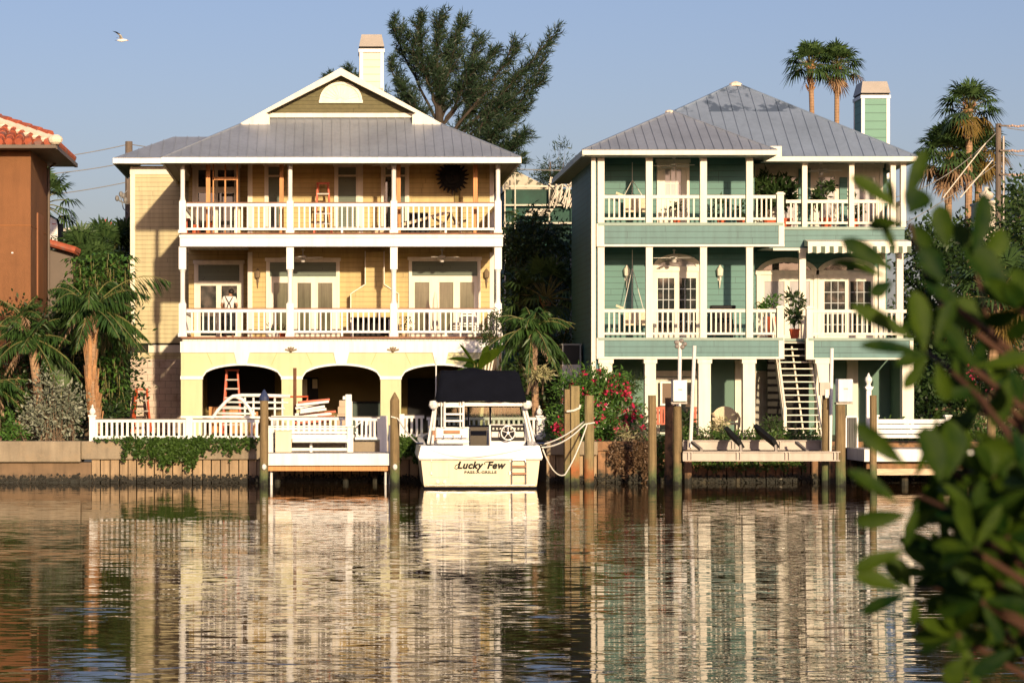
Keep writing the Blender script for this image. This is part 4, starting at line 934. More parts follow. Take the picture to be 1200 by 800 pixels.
piling(463, 470, .14, PY, 'pointed piling with a rope round it between the left dock and the boat', M['piling'], 'point')
# the squared double post right of the boat
t = thing('piling', 'thick squared wooden post beside the boat with rust streaked foot', 'piling', (X(670, 70.5), 70.5, 0), 'wooden pilings along the water')
mb = MB(); mb.box(X(661.5, 70.5), X(668, 70.5), 70.4, 70.75, -1.2, Z(456, 70.5)); mb.build('post', M['piling'], t)
mb = MB(); mb.box(X(668, 70.5)+.004, X(678.5, 70.5), 70.3, 70.7, -1.2, Z(452, 70.5)); mb.build('post', M['piling_red'], t, bevel=.02)
piling(690.5, 463, .14, 70.0, 'round piling tied with white rope just right of the squared post', M['piling_red'])
piling(765, 463, .12, 69.5, 'flat topped piling left of the tall pole with the white meter box', M['piling'])
piling(783.5, 466, .12, 70.6, 'dark piling behind the left edge of the white meter box', M['rustpile'])
piling(793.8, 476, .125, 69.8, 'piling under the white meter box in front of the green house', M['piling'])
piling(967, 462, .11, 70.2, 'thin piling under the grey meter case by the stairs', M['piling'])
piling(985, 474, .15, 69.6, 'thick piling under the right white meter box', M['piling'])
piling(1023.5, 463, .10, 68.4, 'slim tall piling in front of the right dock', M['piling'])
piling(1161.5, 458, .125, 69.0, 'tall piling at the right end of the right dock', M['piling'])

def finial_post(mb, x, y, z0, zt, w_=.09):
    mb.box(x-w_, x+w_, y-w_, y+w_, z0, zt); mb.box(x-w_-.03, x+w_+.03, y-w_-.03, y+w_+.03, zt, zt+.05)
    mb.lathe(x, y, [(.03, zt+.05), (.085, zt+.1), (.10, zt+.16), (.06, zt+.24), (.025, zt+.28), (.04, zt+.31), (.01, zt+.36)], 10)
def fence(name, label, px0, px1, Y, zt, zb, posts, step=.155, group='low white railings along the seawall'):
    x0, x1 = X(px0, Y), X(px1, Y); t = thing(name, label, 'fence', ((x0+x1)/2, Y, GZ), group)
    mb = MB(); mb.box(x0, x1, Y-.05, Y+.05, zt-.08, zt); mb.box(x0, x1, Y-.035, Y+.035, zb, zb+.09)
    n = round((x1-x0)/step)
    for i in range(n): 
        x = x0+(x1-x0)*(i+.5)/n; mb.box(x-.036, x+.036, Y-.02, Y+.02, zb+.085, zt-.075)
    mb.build('railing', M['white'], t)
    mb = MB(); mb.box(x0, x1, Y-.06, Y+.06, zt+.001, zt+.03); mb.build('rail_cap', mk('dark_cap', (.20, .17, .14), .7), t)
    for p, zf, fin in posts:
        x = X(p, Y); mb = MB()
        if fin: finial_post(mb, x, Y-.02, GZ-.0, zf)
        else: mb.box(x-.1, x+.1, Y-.1, Y+.1, GZ, zf)
        mb.build('post', M['white'], t)
    return t
FY = 72.2
fence('picket_fence', 'long white picket railing on the seawall below the ladder and arches', 110, 304, FY, Z(491.5, FY), Z(514, FY), [(108.5, Z(488, FY), True), (222, Z(488.5, FY), False)])
fence('picket_fence', 'white picket railing behind the dock bench and its pointed piling', 316, 446, FY+.4, Z(489, FY), Z(513, FY), [(409, Z(470, FY), False)])
fence('picket_fence', 'short white picket railing between the pointed piling and the boat', 468, 497, FY+.4, Z(487, FY), Z(512, FY), [(470, Z(485, FY), False)])
fence('picket_fence', 'white railing seen through the boat windscreen with its finial post at right', 500, 640, NY+.35, Z(489, NY), Z(512, NY), [(632, Z(488.5, NY), True)])

# left dock
d = thing('dock', 'small white dock on posts at the foot of the yellow house', 'dock', (X(387, 71), 71, 0), 'docks')
dx0, dx1, dy0, dy1 = X(307.5, 69.95), X(466.5, 69.95), 69.95, 71.7; dz = Z(531, 69.95)
mb = MB(); mb.box(dx0+.03, dx1-.03, dy0+.05, dy1, dz-.04, dz+.004); mb.build('deck_boards', M['dockgrey'], d)
mb = MB(); mb.box(dx0, dx1, dy0, dy0+.05, Z(545, dy0), dz-.004); mb.box(dx0, dx0+.05, dy0+.05, dy1, Z(545, dy0), dz-.004); mb.box(dx1-.05, dx1, dy0+.05, dy1, Z(545, dy0), dz-.004); mb.build('fascia_board', M['white'], d)
mb = MB(); mb.box(X(314, 70.1), X(459, 70.1), 70.1, 70.25, Z(551.5, 70.1), Z(545, 70.1)-.01); mb.build('beam', M['lumber'], d)
for p, y in ((318, 70.4), (325, 71.5), (452, 70.3), (440, 71.4), (405, 71.5)):
    mb = MB(); mb.tube([(X(p, y), y, -1), (X(p, y), y, dz-.05)], .09 if p not in (318, 452) else .04, 8); mb.build('leg', M['rustpile'] if p not in (318, 452) else M['white'], d)
for p in (309.5, 463):
    mb = MB(); mb.ball((X(p, 69.6), 69.64, Z(547, 69.6)), .07, .07, .09, 8, 6); mb.build('float_ball', M['white'], d)
b = thing('dock_bench', 'white slatted bench with a cream locker on the small left dock', 'bench', (X(367, 71.3), 71.3, dz))
by = 71.35
def bx(p): return X(p, by)
def bz(p): return Z(p, by)
mb = MB()
for p0, p1 in ((314, 321), (407, 414)): mb.box(bx(p0), bx(p1), by-.1, by+.1, dz, bz(500))
mb.box(bx(314)-.05, bx(415), by-.14, by+.14, bz(500), bz(498.5)); mb.build('bench_post', M['white'], b)
mb = MB()
for z0, z1 in ((503.5, 501), (508, 504.8), (514, 509), (519, 515), (528, 524.5)): mb.box(bx(321), bx(407), by-.03, by+.03, bz(z0), bz(z1))
mb.box(bx(363), bx(366), by-.02, by+.05, dz, bz(515)); mb.build('back_slats', M['white'], b)
mb = MB(); mb.box(bx(343), bx(407), by-.5, by-.03, bz(517.5), bz(514)); mb.build('seat', M['white'], b)
mb = MB(); mb.box(bx(323), bx(342), by-.5, by-.04, dz+.01, bz(505)); mb.box(bx(322.5), bx(342.5), by-.52, by-.035, bz(505)+.002, bz(504)); mb.build('locker', M['hull'], b, bevel=.02)
t = thing('dock_gate', 'white dock gate panel with crossed brace beside the bench', 'gate', (X(432, 71.6), 71.6, dz))
gy = 71.6; mb = MB()
for z0, z1 in ((493, 490), (515, 512)): mb.box(X(416, gy), X(447, gy), gy-.03, gy+.03, Z(z0, gy), Z(z1, gy))
for p in (424, 429, 434, 439, 444): mb.box(X(p, gy)-.03, X(p, gy)+.03, gy-.02, gy+.02, Z(512.2, gy), Z(492.8, gy))
mb.beam((X(416, gy), gy-.03, Z(506, gy)), (X(422, gy), gy-.03, Z(512, gy)), .03, .05, (0, 1, 0)); mb.beam((X(416, gy), gy-.03, Z(500, gy)), (X(423, gy), gy-.03, Z(494, gy)), .03, .05, (0, 1, 0))
mb.build('panel', M['white'], t)
mb = MB(); x = X(449.5, gy); mb.box(x-.11, x+.11, gy-.1, gy+.1, dz, Z(487, gy)); mb.build('post', M['white'], t)
mb = MB(); x = X(457, 70.9); mb.tube([(x, 70.9, -.6), (x, 70.9, Z(498, 70.9))], .045, 8); mb.build('guide_pole', M['white'], t)
mb = MB(); x = X(408.5, gy); mb.box(x-.09, x+.09, gy-.1, gy+.1, dz, Z(462, gy)); mb.box(x-.17, x-.092, gy-.05, gy+.05, Z(468, gy), Z(464, gy)); mb.build('tall_post', M['white'], t)

# right dock
d = thing('dock', 'white dock with a slatted back rest in front of the right trees', 'dock', (X(1085, 71), 71, 0), 'docks')
rx0, rx1_, ry0, ry1 = X(1013, 69.5), X(1157, 69.5), 69.5, 71.85; rz = Z(526, 69.5)
mb = MB(); mb.box(rx0+.05, rx1_-.05, ry0+.05, ry1, rz-.05, rz); mb.build('deck_boards', M['dockgrey'], d)
mb = MB(); mb.box(rx0, rx1_, ry0, ry0+.05, Z(540.5, 69.5), rz-.005); mb.box(rx0, rx0+.05, ry0+.05, ry1, Z(540.5, 69.5), rz-.005); mb.box(rx1_-.05, rx1_, ry0+.05, ry1, Z(540.5, 69.5), rz-.005); mb.build('fascia_board', M['white'], d)
mb = MB(); mb.box(X(1022, 69.6), X(1170, 69.6), 69.62, 69.75, Z(556.5, 69.6), Z(549, 69.6)); mb.build('lower_stringer', M['plank'], d)
mb = MB(); mb.box(X(1015, 69.9), X(1155, 69.9), 69.85, 70.0, Z(549, 69.9), Z(541, 69.9)); mb.build('beam', M['rustpile'], d)
for p, y in ((1016, 71.4), (1060, 70.2), (1100, 71.5), (1140, 70.2), (1000, 71.7)):
    mb = MB(); mb.tube([(X(p, y), y, -1), (X(p, y), y, rz-.06)], .11, 8); mb.build('leg', M['rustpile'], d)
mb = MB(); yb = 71.2
for z0, z1 in ((496, 491), (502, 497), (508, 503), (513, 509)): mb.box(X(1025, yb), X(1109, yb), yb-.03, yb+.03, Z(z0, yb), Z(z1, yb))
mb.build('back_slats', M['white'], d)
for p in (1026, 1111.5):
    mb = MB(); x = X(p, yb+.05); mb.box(x-.08, x+.08, yb+.04, yb+.2, rz, Z(488, yb)); mb.box(x-.11, x+.11, yb+.01, yb+.23, Z(488, yb), Z(486, yb)); mb.build('post', M['white'], d)
mb = MB(); x0, x1 = X(993, 71.3), X(1018, 70.0)
mb.beam((x0, 71.5, Z(488, 71.4)), (x1-.02, 71.5, Z(488, 71.4)), .12, .06)
for i in range(7): 
    x = x0+(x1-x0)*(i+.5)/7; mb.box(x-.045, x+.045, 71.47, 71.53, rz, Z(488, 71.4)-.03)
mb.build('gate_panel', M['white'], d)
# street-lamp like white finial post by the dock
lpst = thing('lamp_post', 'white post with an urn shaped lamp beside the right meter box', 'lamp post', (X(1018, 71.6), 71.6, rz))
x = X(1018, 71.9); mb = MB(); mb.box(x-.07, x+.07, 71.85, 71.99, GZ, Z(457, 71.9)); mb.prism([(x-.07, Z(457, 71.9)), (x+.07, Z(457, 71.9)), (x+.13, Z(453, 71.9)), (x-.13, Z(453, 71.9))], 71.8, 72.04); mb.build('post', M['white'], lpst)
mb = MB(); mb.lathe(x, 71.92, [(.09, Z(453, 71.9)), (.06, Z(450, 71.9)), (.11, Z(446, 71.9)), (.10, Z(442.5, 71.9)), (.05, Z(440.5, 71.9)), (.015, Z(437, 71.9))], 10); mb.build('lamp', M['white'], lpst)

# meter boxes and flag-like poles
for px0, px1, p0, p1, lab in ((787.5, 804, 445, 473, 'white meter box on a piling in front of the green ground floor'), (980.5, 998, 444, 473.5, 'white meter box on a piling right of the stairs')):
    Y = 69.5; t = thing('meter_box', lab, 'meter box', (X((px0+px1)/2, Y), Y, Z(p1, Y)), 'white electric boxes on the pilings')
    mb = MB(); mb.box(X(px0, Y), X(px1, Y), Y-.22, Y+.2, Z(p1, Y)+.06, Z(p0, Y)); mb.build('case', M['white'], t, bevel=.03)
    mb = MB(); mb.box(X(px0, Y)-.03, X(px1, Y)+.02, Y-.10, Y+.2, Z(p1, Y), Z(p1, Y)+.055); mb.build('base_tray', M['alu'], t)
    mb = MB(); mb.box(X(px0, Y)+.15, X(px1, Y)-.15, Y-.228, Y-.222, Z(p0, Y)-.3, Z(p0, Y)-.26); mb.build('badge', M['alu'], t)
t = thing('meter_case', 'grey electric case on the thin piling by the stairs', 'meter box', (X(966, 70), 70, Z(470, 70)))
mb = MB(); mb.box(X(960, 70), X(972, 70), 69.9, 70.09, Z(463, 70), Z(448, 70)); mb.build('case', M['alu'], t)
mb = MB(); mb.box(X(966, 70), X(970, 70), 69.86, 69.898, Z(466, 70), Z(456, 70)); mb.build('outlet', M['white'], t)
for px, p0, p1, Y, lab, fin in ((794.5, 399, 560, 70.25, 'tall white pole with a bracket ornament behind the left meter box', True), (811.5, 405, 524, 70.9, 'tall plain white pole right of the left meter box', False), (972.5, 408, 529, 70.9, 'tall plain white pole beside the stairs', False)):
    t = thing('guide_pole', lab, 'pole', (X(px, Y), Y, 0), 'tall white boat guide poles')
    mb = MB(); mb.tube([(X(px, Y)+(.04 if px == 811.5 else 0)-.1*(px == 811.5), Y, Z(p1, Y) if p1 < 555 else -.5), (X(px, Y)+.06, Y, Z(p0, Y))], .055, 8); mb.build('pole', M['white'], t)
    if fin:
        mb = MB(); x, z = X(px, Y)+.06, Z(403, Y)
        for a in range(5): mb.ball((x+.13*math.cos(a*1.3), Y-.05, z+.10*math.sin(a*1.3)), .07, .06, .07, 8, 5)
        mb.build('bracket', M['alu'], t)

# boat lift
t = thing('boat_lift', 'aluminium boat lift with two long beams and dark tilted bunks', 'boat lift', (X(890, 70.4), 70.4, 0))
def ibeam(px0, px1, Y, z0, z1):
    mb = MB(); a, b_ = X(px0, Y), X(px1, Y)
    mb.box(a, b_, Y-.09, Y+.09, z1-.03, z1); mb.box(a, b_, Y-.09, Y+.09, z0, z0+.03); mb.box(a, b_, Y-.02, Y+.02, z0+.03, z1-.03)
    for i in range(4): x = a+(b_-a)*(.03+.31*i); mb.box(x, x+.03, Y-.085, Y-.02, z0+.03, z1-.03); mb.box(x+.10, x+.13, Y-.085, Y-.02, z0+.03, z1-.03)
    return mb.build('beam', M['alu'], t)
ibeam(800, 984, 69.55, Z(540, 69.55), Z(528.5, 69.55)); ibeam(800, 968, 71.4, Z(527, 71.4), Z(515.5, 71.4))
for p0, q0, p1, q1 in ((853, 505, 868, 524), (887, 502, 909, 524)):
    mb = MB(); a = Vector((X(p0, 71.2), 71.2, Z(q0, 71.2))); b_ = Vector((X(p1, 69.7), 69.7, Z(q1, 69.7)+.1)); mb.beam(a, b_, .3, .12, (1, 0, .6)); mb.build('bunk', M['black'], t)
    mb = MB(); mb.tube([b_+Vector((.0, .05, -.02)), b_+Vector((.02, .0, -.3))], .05, 6); mb.build('bunk_bracket', M['alu'], t)
for p0, q0, p1, q1 in ((933, 518, 946, 529), (811, 518, 822, 527)):
    mb = MB(); mb.beam((X(p0, 70.6), 70.6, Z(q0, 70.6)), (X(p1, 69.7), 69.7, Z(q1, 69.7)), .08, .08); mb.build('brace', M['alu'], t)
for p, y in ((975, 71.3), (806, 71.3)):
    mb = MB(); mb.tube([(X(p, y), y, -1), (X(p, y), y, 1.0)], .12, 8); mb.build('lift_post', M['rustpile'], t)

# ------------------------------------------------------------------ the boat
BC, B0 = X(563, 67.6), 67.6
bt = thing('motor_boat', 'cream motor boat moored stern first with a black canopy and its name on the transom', 'boat', (BC, B0+3, 0))
secs = 12; Lb = 7.2
def sec(t):
    wd = (1-max(0, (t-.35)/.65)**2.2)**.75 if t < 1 else 0.02
    wd = max(wd, .03); sh = .28*t*t
    rake = .0
    return [(0, -.35+.25*t**3), (1.50*wd, -.1+.2*t**3), (1.58*wd, .10+.2*t*t), (1.66*wd, .80+sh), (1.66*wd, .80+sh)]
mb = MB(); vs = []
for i in range(secs+1):
    t = i/secs; s = sec(t); y = B0+Lb*t*.985
    ring = [(BC-x, y+ (z > .5)*.0, z) for x, z in s[:4][::-1]] + [(BC+x, y, z) for x, z in s[1:4]]
    vs += ring
n = 7; fs = [(i*n+j, i*n+j+1, (i+1)*n+j+1, (i+1)*n+j) for i in range(secs) for j in range(n-1)] + [tuple(range(n))]
mb.raw(vs, fs); hull = mb.build('hull', M['hull'], bt)
mb = MB(); vs = []      # white coaming above the rub rail
for i in range(secs+1):
    t = i/secs; s = sec(t); w_ = s[3][0]; z = s[3][1]; y = B0-.03+(Lb+.1)*t*.985; top = 1.20+.38*t
    vs += [(BC-w_-.05, y, z), (BC-w_-.08, y, z+.08), (BC-w_-.0, y+.07, top), (BC-max(w_-.16, .005), y+.07, top), (BC-max(w_-.18, .004), y+.2, z-.2),
           (BC+max(w_-.18, .004), y+.2, z-.2), (BC+max(w_-.16, .005), y+.07, top), (BC+w_, y+.07, top), (BC+w_+.08, y, z+.08), (BC+w_+.05, y, z)]
n = 10; fs = []
for i in range(secs):
    for j in list(range(4))+list(range(5, 9)): fs.append((i*n+j, i*n+j+1, (i+1)*n+j+1, (i+1)*n+j))
fs.append((0, 1, 8, 9)); fs.append((1, 2, 7, 8)); fs.append((2, 3, 6, 7))
mb.raw(vs, fs); mb.box(BC-1.5, BC+1.5, B0+.05, B0+2.9, .45, .5); mb.build('coaming', M['gel'], bt)
mb = MB(); mb.box(BC-1.71, BC+1.71, B0-.05, B0-.005, .795, .835); mb.build('rub_rail', M['alu'], bt)
mb = MB(); mb.box(BC-1.585, BC+1.585, B0-.035, B0-.004, .0, .055); mb.build('boot_stripe', M['navy'], bt)
mb = MB(); mb.box(BC-1.52, BC+1.52, B0-.05, B0-.004, .085, .115); mb.build('spray_rail', M['chrome'], bt)
mb = MB()
for (a0, a1) in (((505.5, 537), (505.5, 559)), ((526, 540), (526, 560))): mb.box(X(a0[0], B0)-.006, X(a0[0], B0)+.006, B0-.006, B0-.001, Z(a1[1], B0), Z(a0[1]+3, B0))
for py in (541.5, 559): mb.box(X(505.5, B0), X(526, B0), B0-.006, B0-.001, Z(py, B0)-.006, Z(py, B0)+.006)
mb.build('hatch_line', mk('hull_line', (.55, .45, .30), .5), bt)
# cabin bulkhead, deck and helm at 70.3
bk = 70.3
def ox_(p): return X(p, bk)
def oz_(p): return Z(p, bk)
mb = MB(); mb.box(ox_(505), ox_(549.5), bk, bk+.1, .5, oz_(500)); mb.box(ox_(572), ox_(621), bk, bk+.1, .5, oz_(500)); mb.box(ox_(506), ox_(620), bk+.1, B0+Lb*.72, oz_(502), oz_(500)); mb.build('cabin', M['gel'], bt)
mb = MB(); mb.box(ox_(551), ox_(570.5), bk-.02, bk+.06, .5, oz_(500)); cd = mb.build('cabin_door', mk('smoked_door', (.06, .05, .035), .2), bt)
mb = MB(); mb.box(ox_(550), ox_(571), bk-.05, bk-.021, oz_(500), oz_(498.5)); mb.box(ox_(551.5), ox_(570), bk-.04, bk-.021, oz_(510), oz_(504.5)); mb.build('door_trim', M['navy'], cd)
# helm
hy = 69.95
mb = MB(); mb.prism_x([(hy, .5), (hy+.33, .5), (hy+.33, Z(497, hy)), (hy+.2, Z(497, hy)), (hy, Z(516, hy))], X(573.5, hy), X(616, hy)); hc = mb.build('helm_console', M['gel'], bt, bevel=.02)
mb = MB(); a, b_ = Vector((0, hy+.185, Z(498, hy))), Vector((0, hy-.006, Z(516.5, hy)))
mb.raw([(X(575.5, hy), a.y, a.z), (X(615, hy), a.y, a.z), (X(615, hy), b_.y, b_.z), (X(575.5, hy), b_.y, b_.z)], [(0, 1, 2, 3)]); gp = mb.build('gauge_panel', mk('helm_black', (.03, .026, .02), .35), hc)
def onp(px, f): q = a.lerp(b_, f); return Vector((X(px, hy), q.y-.012, q.z))
for i in range(9): c = onp(578.5+i*4.2, .22); mb = MB(); mb.tube([c, c+Vector((0, -.02, -.004))], .03, 10); mb.build('gauge', M['cream'], hc)
for i in range(2): c = onp(581+i*28, .64); mb = MB(); mb.beam(c+Vector((-.12, 0, 0)), c+Vector((.12, 0, 0)), .02, .2); mb.build('switch_panel', M['cream'], hc)
mb = MB(); wc = Vector((X(595.5, hy-.25), hy-.25, Z(507, hy-.25))); R_ = .20
ring = [wc+Vector((R_*math.cos(2*math.pi*i/24), .05*math.sin(2*math.pi*i/24), R_*math.sin(2*math.pi*i/24))) for i in range(25)]
mb.tube(ring, .018, 8)
for k in range(5): q = 2*math.pi*k/5+.3; mb.tube([wc, wc+Vector((R_*math.cos(q), .0, R_*math.sin(q)))], .011, 6)
mb.tube([wc+Vector((0, -.02, 0)), wc+Vector((0, .25, -.03))], .035, 8); mb.build('steering_wheel', M['gel'], hc)
# aft-facing seat
mb = MB(); mb.box(X(510, 69.8), X(549.5, 69.8), 69.75, 69.95, Z(515, 69.8), Z(500.5, 69.8)); mb.box(X(511, 69.7), X(549, 69.7), 69.3, 69.76, Z(520, 69.5), Z(514.5, 69.5)); sc_ = mb.build('seat', M['gel'], bt, bevel=.05)
mb = MB(); mb.box(X(520, 69.7), X(539, 69.7), 69.71, 69.749, Z(508, 69.7), Z(504, 69.7)); mb.build('wood_inset', M['teak'], sc_)
mb = MB()
for py in (512, 517): mb.tube([(X(511, 69.6), 69.62, Z(py, 69.6)), (X(548, 69.6), 69.62, Z(py, 69.6))], .018, 8)
for p in (520, 531, 541): mb.tube([(X(p, 69.6), 69.6, .5), (X(p, 69.6), 69.6, Z(510, 69.6))], .022, 8)
mb.build('seat_rail', M['chrome'], sc_)
mb = MB(); mb.box(X(506.5, 69.9), X(510, 69.9), 69.7, 70, Z(516, 69.9), Z(504, 69.9)); mb.build('side_cushion', M['teak'], bt)
# windscreen frame with glass, hardtop bar and canopy
wy = 70.45
ws = MB()
def wbar(p, q, w_): ws.beam((X(p[0], wy), wy, Z(p[1], wy)), (X(q[0], wy), wy, Z(q[1], wy)), .05, w_, (0, 1, 0))
for p in (549, 574.5): wbar((p, 475), (p, 500), .10)
wbar((511.5, 476), (509.5, 499), .07); wbar((613.5, 476), (616, 499), .07); wbar((509, 499), (617, 499), .05); wbar((511, 476), (614, 476), .05)
wf = ws.build('windscreen', M['navy'], bt)
for a0, a1 in ((511, 547.5), (550.5, 573), (576, 614)):
    mb = MB(); mb.box(X(a0, wy), X(a1, wy), wy-.006, wy+.006, Z(498, wy), Z(477, wy)); mb.build('pane', None or M.setdefault('clear', mk('clear_glass', (.8, .85, .8), .02)), wf)
cg = M['clear'].node_tree; bnode = [x for x in cg.nodes if x.type == 'BSDF_PRINCIPLED'][0]
gl = cg.nodes.new("ShaderNodeBsdfTransparent"); gl.inputs[0].default_value = (.72, .78, .72, 1); gs = cg.nodes.new("ShaderNodeBsdfGlossy"); gs.inputs["Roughness"].default_value = .02
mxx = cg.nodes.new("ShaderNodeMixShader"); mxx.inputs[0].default_value = .10
cg.links.new(gl.outputs[0], mxx.inputs[1]); cg.links.new(gs.outputs[0], mxx.inputs[2]); cg.links.new(mxx.outputs[0], [x for x in cg.nodes if x.type == 'OUTPUT_MATERIAL'][0].inputs[0])
mb = MB()
for a0, b0 in (((509, 476), (502, 520)), ((511, 476), (507, 520)), ((612, 476), (622, 520)), ((615, 476), (626, 520))):
    mb.beam((X(a0[0], 70.2), 70.2, Z(a0[1], 70.2)), (X(b0[0], 69.6), 69.6, Z(b0[1], 69.6)), .06, .07)
mb.build('side_support', M['gel'], bt)
mb = MB(); mb.box(X(508, 70), X(617, 70), 69.8, 71.6, Z(476, 70), Z(470.5, 70)); mb.build('hardtop', M['gel'], bt, bevel=.03)
for p in (508, 617):
    mb = MB(); x = X(p, 70); mb.tube([(x, 69.78, Z(478.5, 70)), (x, 69.8, Z(475, 70)), (x, 69.82, Z(470, 70))], [.09, .15, .12], 8); mb.build('hardtop_end', M['gel'], bt)
# canopy: soft sided cover with a sagging top
rgc = random.Random(12); cy0, cy1 = 69.6, 71.7
mb = MB(); nu, nv = 18, 9; vs = []
top_l, top_r, bot_l, bot_r = X(516, 70), X(607, 70), X(511, 70), X(616, 70); zt_, zb_ = Z(437, 70), Z(470, 70)
for j in range(nv+1):
    for i in range(nu+1):
        u, v = i/nu, j/nv
        if v <= .35: f = v/.35; y = cy0; z = zb_+(zt_-zb_)*f; x0, x1 = bot_l+(top_l-bot_l)*f, bot_r+(top_r-bot_r)*f
        elif v <= .65: f = (v-.35)/.3; y = cy0+.12+(cy1-cy0-.24)*f; z = zt_+.10*math.sin(math.pi*f)+.10*math.exp(-((u-.42)/.12)**2)*math.sin(math.pi*f); x0, x1 = top_l+.05, top_r-.05
        else: f = (v-.65)/.35; y = cy1; z = zt_+(zb_-zt_)*f; x0, x1 = top_l+(bot_l-top_l)*f, top_r+(bot_r-top_r)*f
        vs.append((x0+(x1-x0)*u, y+rgc.uniform(-.012, .012), z+rgc.uniform(-.012, .012)))
w_ = nu+1
fs = [(j*w_+i, j*w_+i+1, (j+1)*w_+i+1, (j+1)*w_+i) for j in range(nv) for i in range(nu)]
L0 = [j*w_ for j in range(nv+1)]; R0 = [j*w_+nu for j in range(nv+1)]
fs += [tuple(L0), tuple(R0[::-1])]
mb.raw(vs, fs); mb.build('canopy', M['navy'], bt, smooth=True)
mb = MB()      # boarding ladder to the flybridge
for p in (521, 543): mb.tube([(X(p, 69.7), 69.7, Z(501, 69.7)), (X(p, 69.7), 69.7, Z(470, 69.7))], .035, 8); mb.tube([(X(p, 69.7)-.09, 69.72, Z(501, 69.7)), (X(p, 69.7)-.09, 69.72, Z(471, 69.7))], .02, 6) 
for py in (476, 485, 493): mb.box(X(521, 69.7), X(543, 69.7), 69.65, 69.76, Z(py+1, 69.7), Z(py-1, 69.7))
mb.build('ladder', M['gel'], bt)
mb = MB(); mb.tube([(X(511, 70.8), 70.8, 2.3), (X(511, 70.8), 70.8, Z(419, 70.8))], .02, 8); mb.build('antenna', M['gel'], bt)
mb = MB()      # folded swim ladder on the transom
for p in (600, 616.5): mb.tube([(X(p, 67.5), 67.52, Z(567, 67.5)), (X(p, 67.5), 67.5, Z(541, 67.5)), (X(p, 67.5)+(.04 if p < 610 else -.04), 67.5, Z(538.5, 67.5))], .018, 8)
mb.tube([(X(600.8, 67.5), 67.5, Z(538.5, 67.5)), (X(615.6, 67.5), 67.5, Z(538.5, 67.5))], .018, 8)
sl_ = mb.build('swim_ladder', M['chrome'], bt)
mb = MB()
for py in (546, 554.5): mb.box(X(600, 67.5), X(616.5, 67.5), 67.44, 67.5, Z(py+1.2, 67.5), Z(py-1.0, 67.5))
mb.build('ladder_step', M['teak'], sl_)
mb = MB()
for p in (505.5, 597.5): mb.box(X(p, B0)-.03, X(p, B0)+.03, B0-.04, B0-.005, Z(556, B0), Z(552, B0)); mb.box(X(p, B0)-.02, X(p, B0)+.02, B0-.03, B0-.005, Z(541, B0), Z(538, B0)+0)
for p in (492, 634): mb.tube([(X(p, B0)-.1, B0+.05, 1.26), (X(p, B0)+.1, B0+.05, 1.26)], .03, 6)
mb.build('cleat', M['chrome'], bt)
def lettering(txt, px, py, size, shear, off, sx=1.0):
    c = bpy.data.curves.new('lettering', 'FONT'); c.body = txt; c.size = size; c.shear = shear; c.offset = off; c.extrude = .002; c.resolution_u = 3; c.align_x = 'CENTER'; c.align_y = 'CENTER'; c.space_character = 1.08
    tmp = bpy.data.objects.new('lettering_curve', c); COL.objects.link(tmp); bpy.context.view_layer.update(); me = bpy.data.meshes.new_from_object(tmp.evaluated_get(bpy.context.evaluated_depsgraph_get())); bpy.data.objects.remove(tmp); me.name = 'lettering'; me.materials.clear(); me.materials.append(M['black']); o = bpy.data.objects.new('lettering', me); COL.objects.link(o); o.parent = bt
    o.location = Vector((X(px, B0), B0-.012, Z(py, B0)))-ROOT[bt.name]; o.rotation_euler = (math.radians(90), 0, 0); o.scale = (sx, 1, 1); return o
lettering('Lucky', 550, 545.2, .275, .30, .013, 1.0); lettering('Few', 580.5, 545.2, .275, .30, .013, 1.0)
lettering('PASS-A-GRILLE', 563, 553.2, .10, 0, .004, 1.3)
for p in (513, 521):
    mb = MB(); mb.tube([(X(p, B0), B0-.03, Z(564, B0)), (X(p, B0), B0+.02, Z(564, B0))], [.055, .055], 12); mb.build('exhaust_outlet', M['chrome'], bt)
# swashes on the capitals
mb = MB()
for px, py, pts in ((537, 546, [(-.04, -.10), (-.11, -.06), (-.08, .02), (0, .06), (.06, .12)]), (572, 546, [(-.09, .04), (-.12, .10), (-.04, .14), (.10, .12), (.17, .15)])):
    mb.tube([(X(px, B0)+a*.9, B0-.01, Z(py, B0)+b_*.9) for a, b_ in pts], .012, 6)
mb.build('lettering_swash', M['navy'], bt)

# mooring lines
def rope(pts, label, sag, r=.022):
    P_ = []
    for a, b_, s in zip(pts[:-1], pts[1:], sag):
        a, b_ = Vector(a), Vector(b_)
        for i in range(12): f = i/12; q = a.lerp(b_, f); q.z -= s*4*f*(1-f); P_.append(q)
    P_.append(Vector(pts[-1])); mb = MB(); mb.tube(P_, r, 6); tag(mb.build('mooring_rope', M['rope'], smooth=True), label, 'rope', 'mooring ropes')
sr, sl2 = P(633.5, 521, B0+.1), P(492, 521, B0+.1)
wrap = [P(683, 497, 69.85), P(698, 494.5, 69.82)]
rope([sr, P(684, 494, 69.9)], 'upper white rope from the boat to the round piling', [.10])
rope([P(635, 524, B0+.1), P(685, 497, 69.86), P(697, 495, 69.82)], 'lower white rope tied round the piling right of the boat', [.16, 0], .025)
rope([P(636, 526, B0+.1), P(662, 556, 68.6), P(688, 497, 69.88)], 'slack rope hanging in a loop near the water right of the boat', [.25, .12])
rope([sl2, P(466, 490, 69.7), P(458, 488, 69.64)], 'white rope from the boat to the pointed piling at left', [.08, 0])
rope([P(494, 522, B0+.05), P(560, 535, B0-.12), P(631, 521, B0+.05)], 'thin dark rope drooping across the boat transom', [.12, .04], .012)
rope([P(664, 482, 70.28), P(672, 481, 70.24), P(679, 478, 70.26), P(680, 474, 70.26)], 'short white rope end hitched on the squared post', [0, 0, 0], .035)

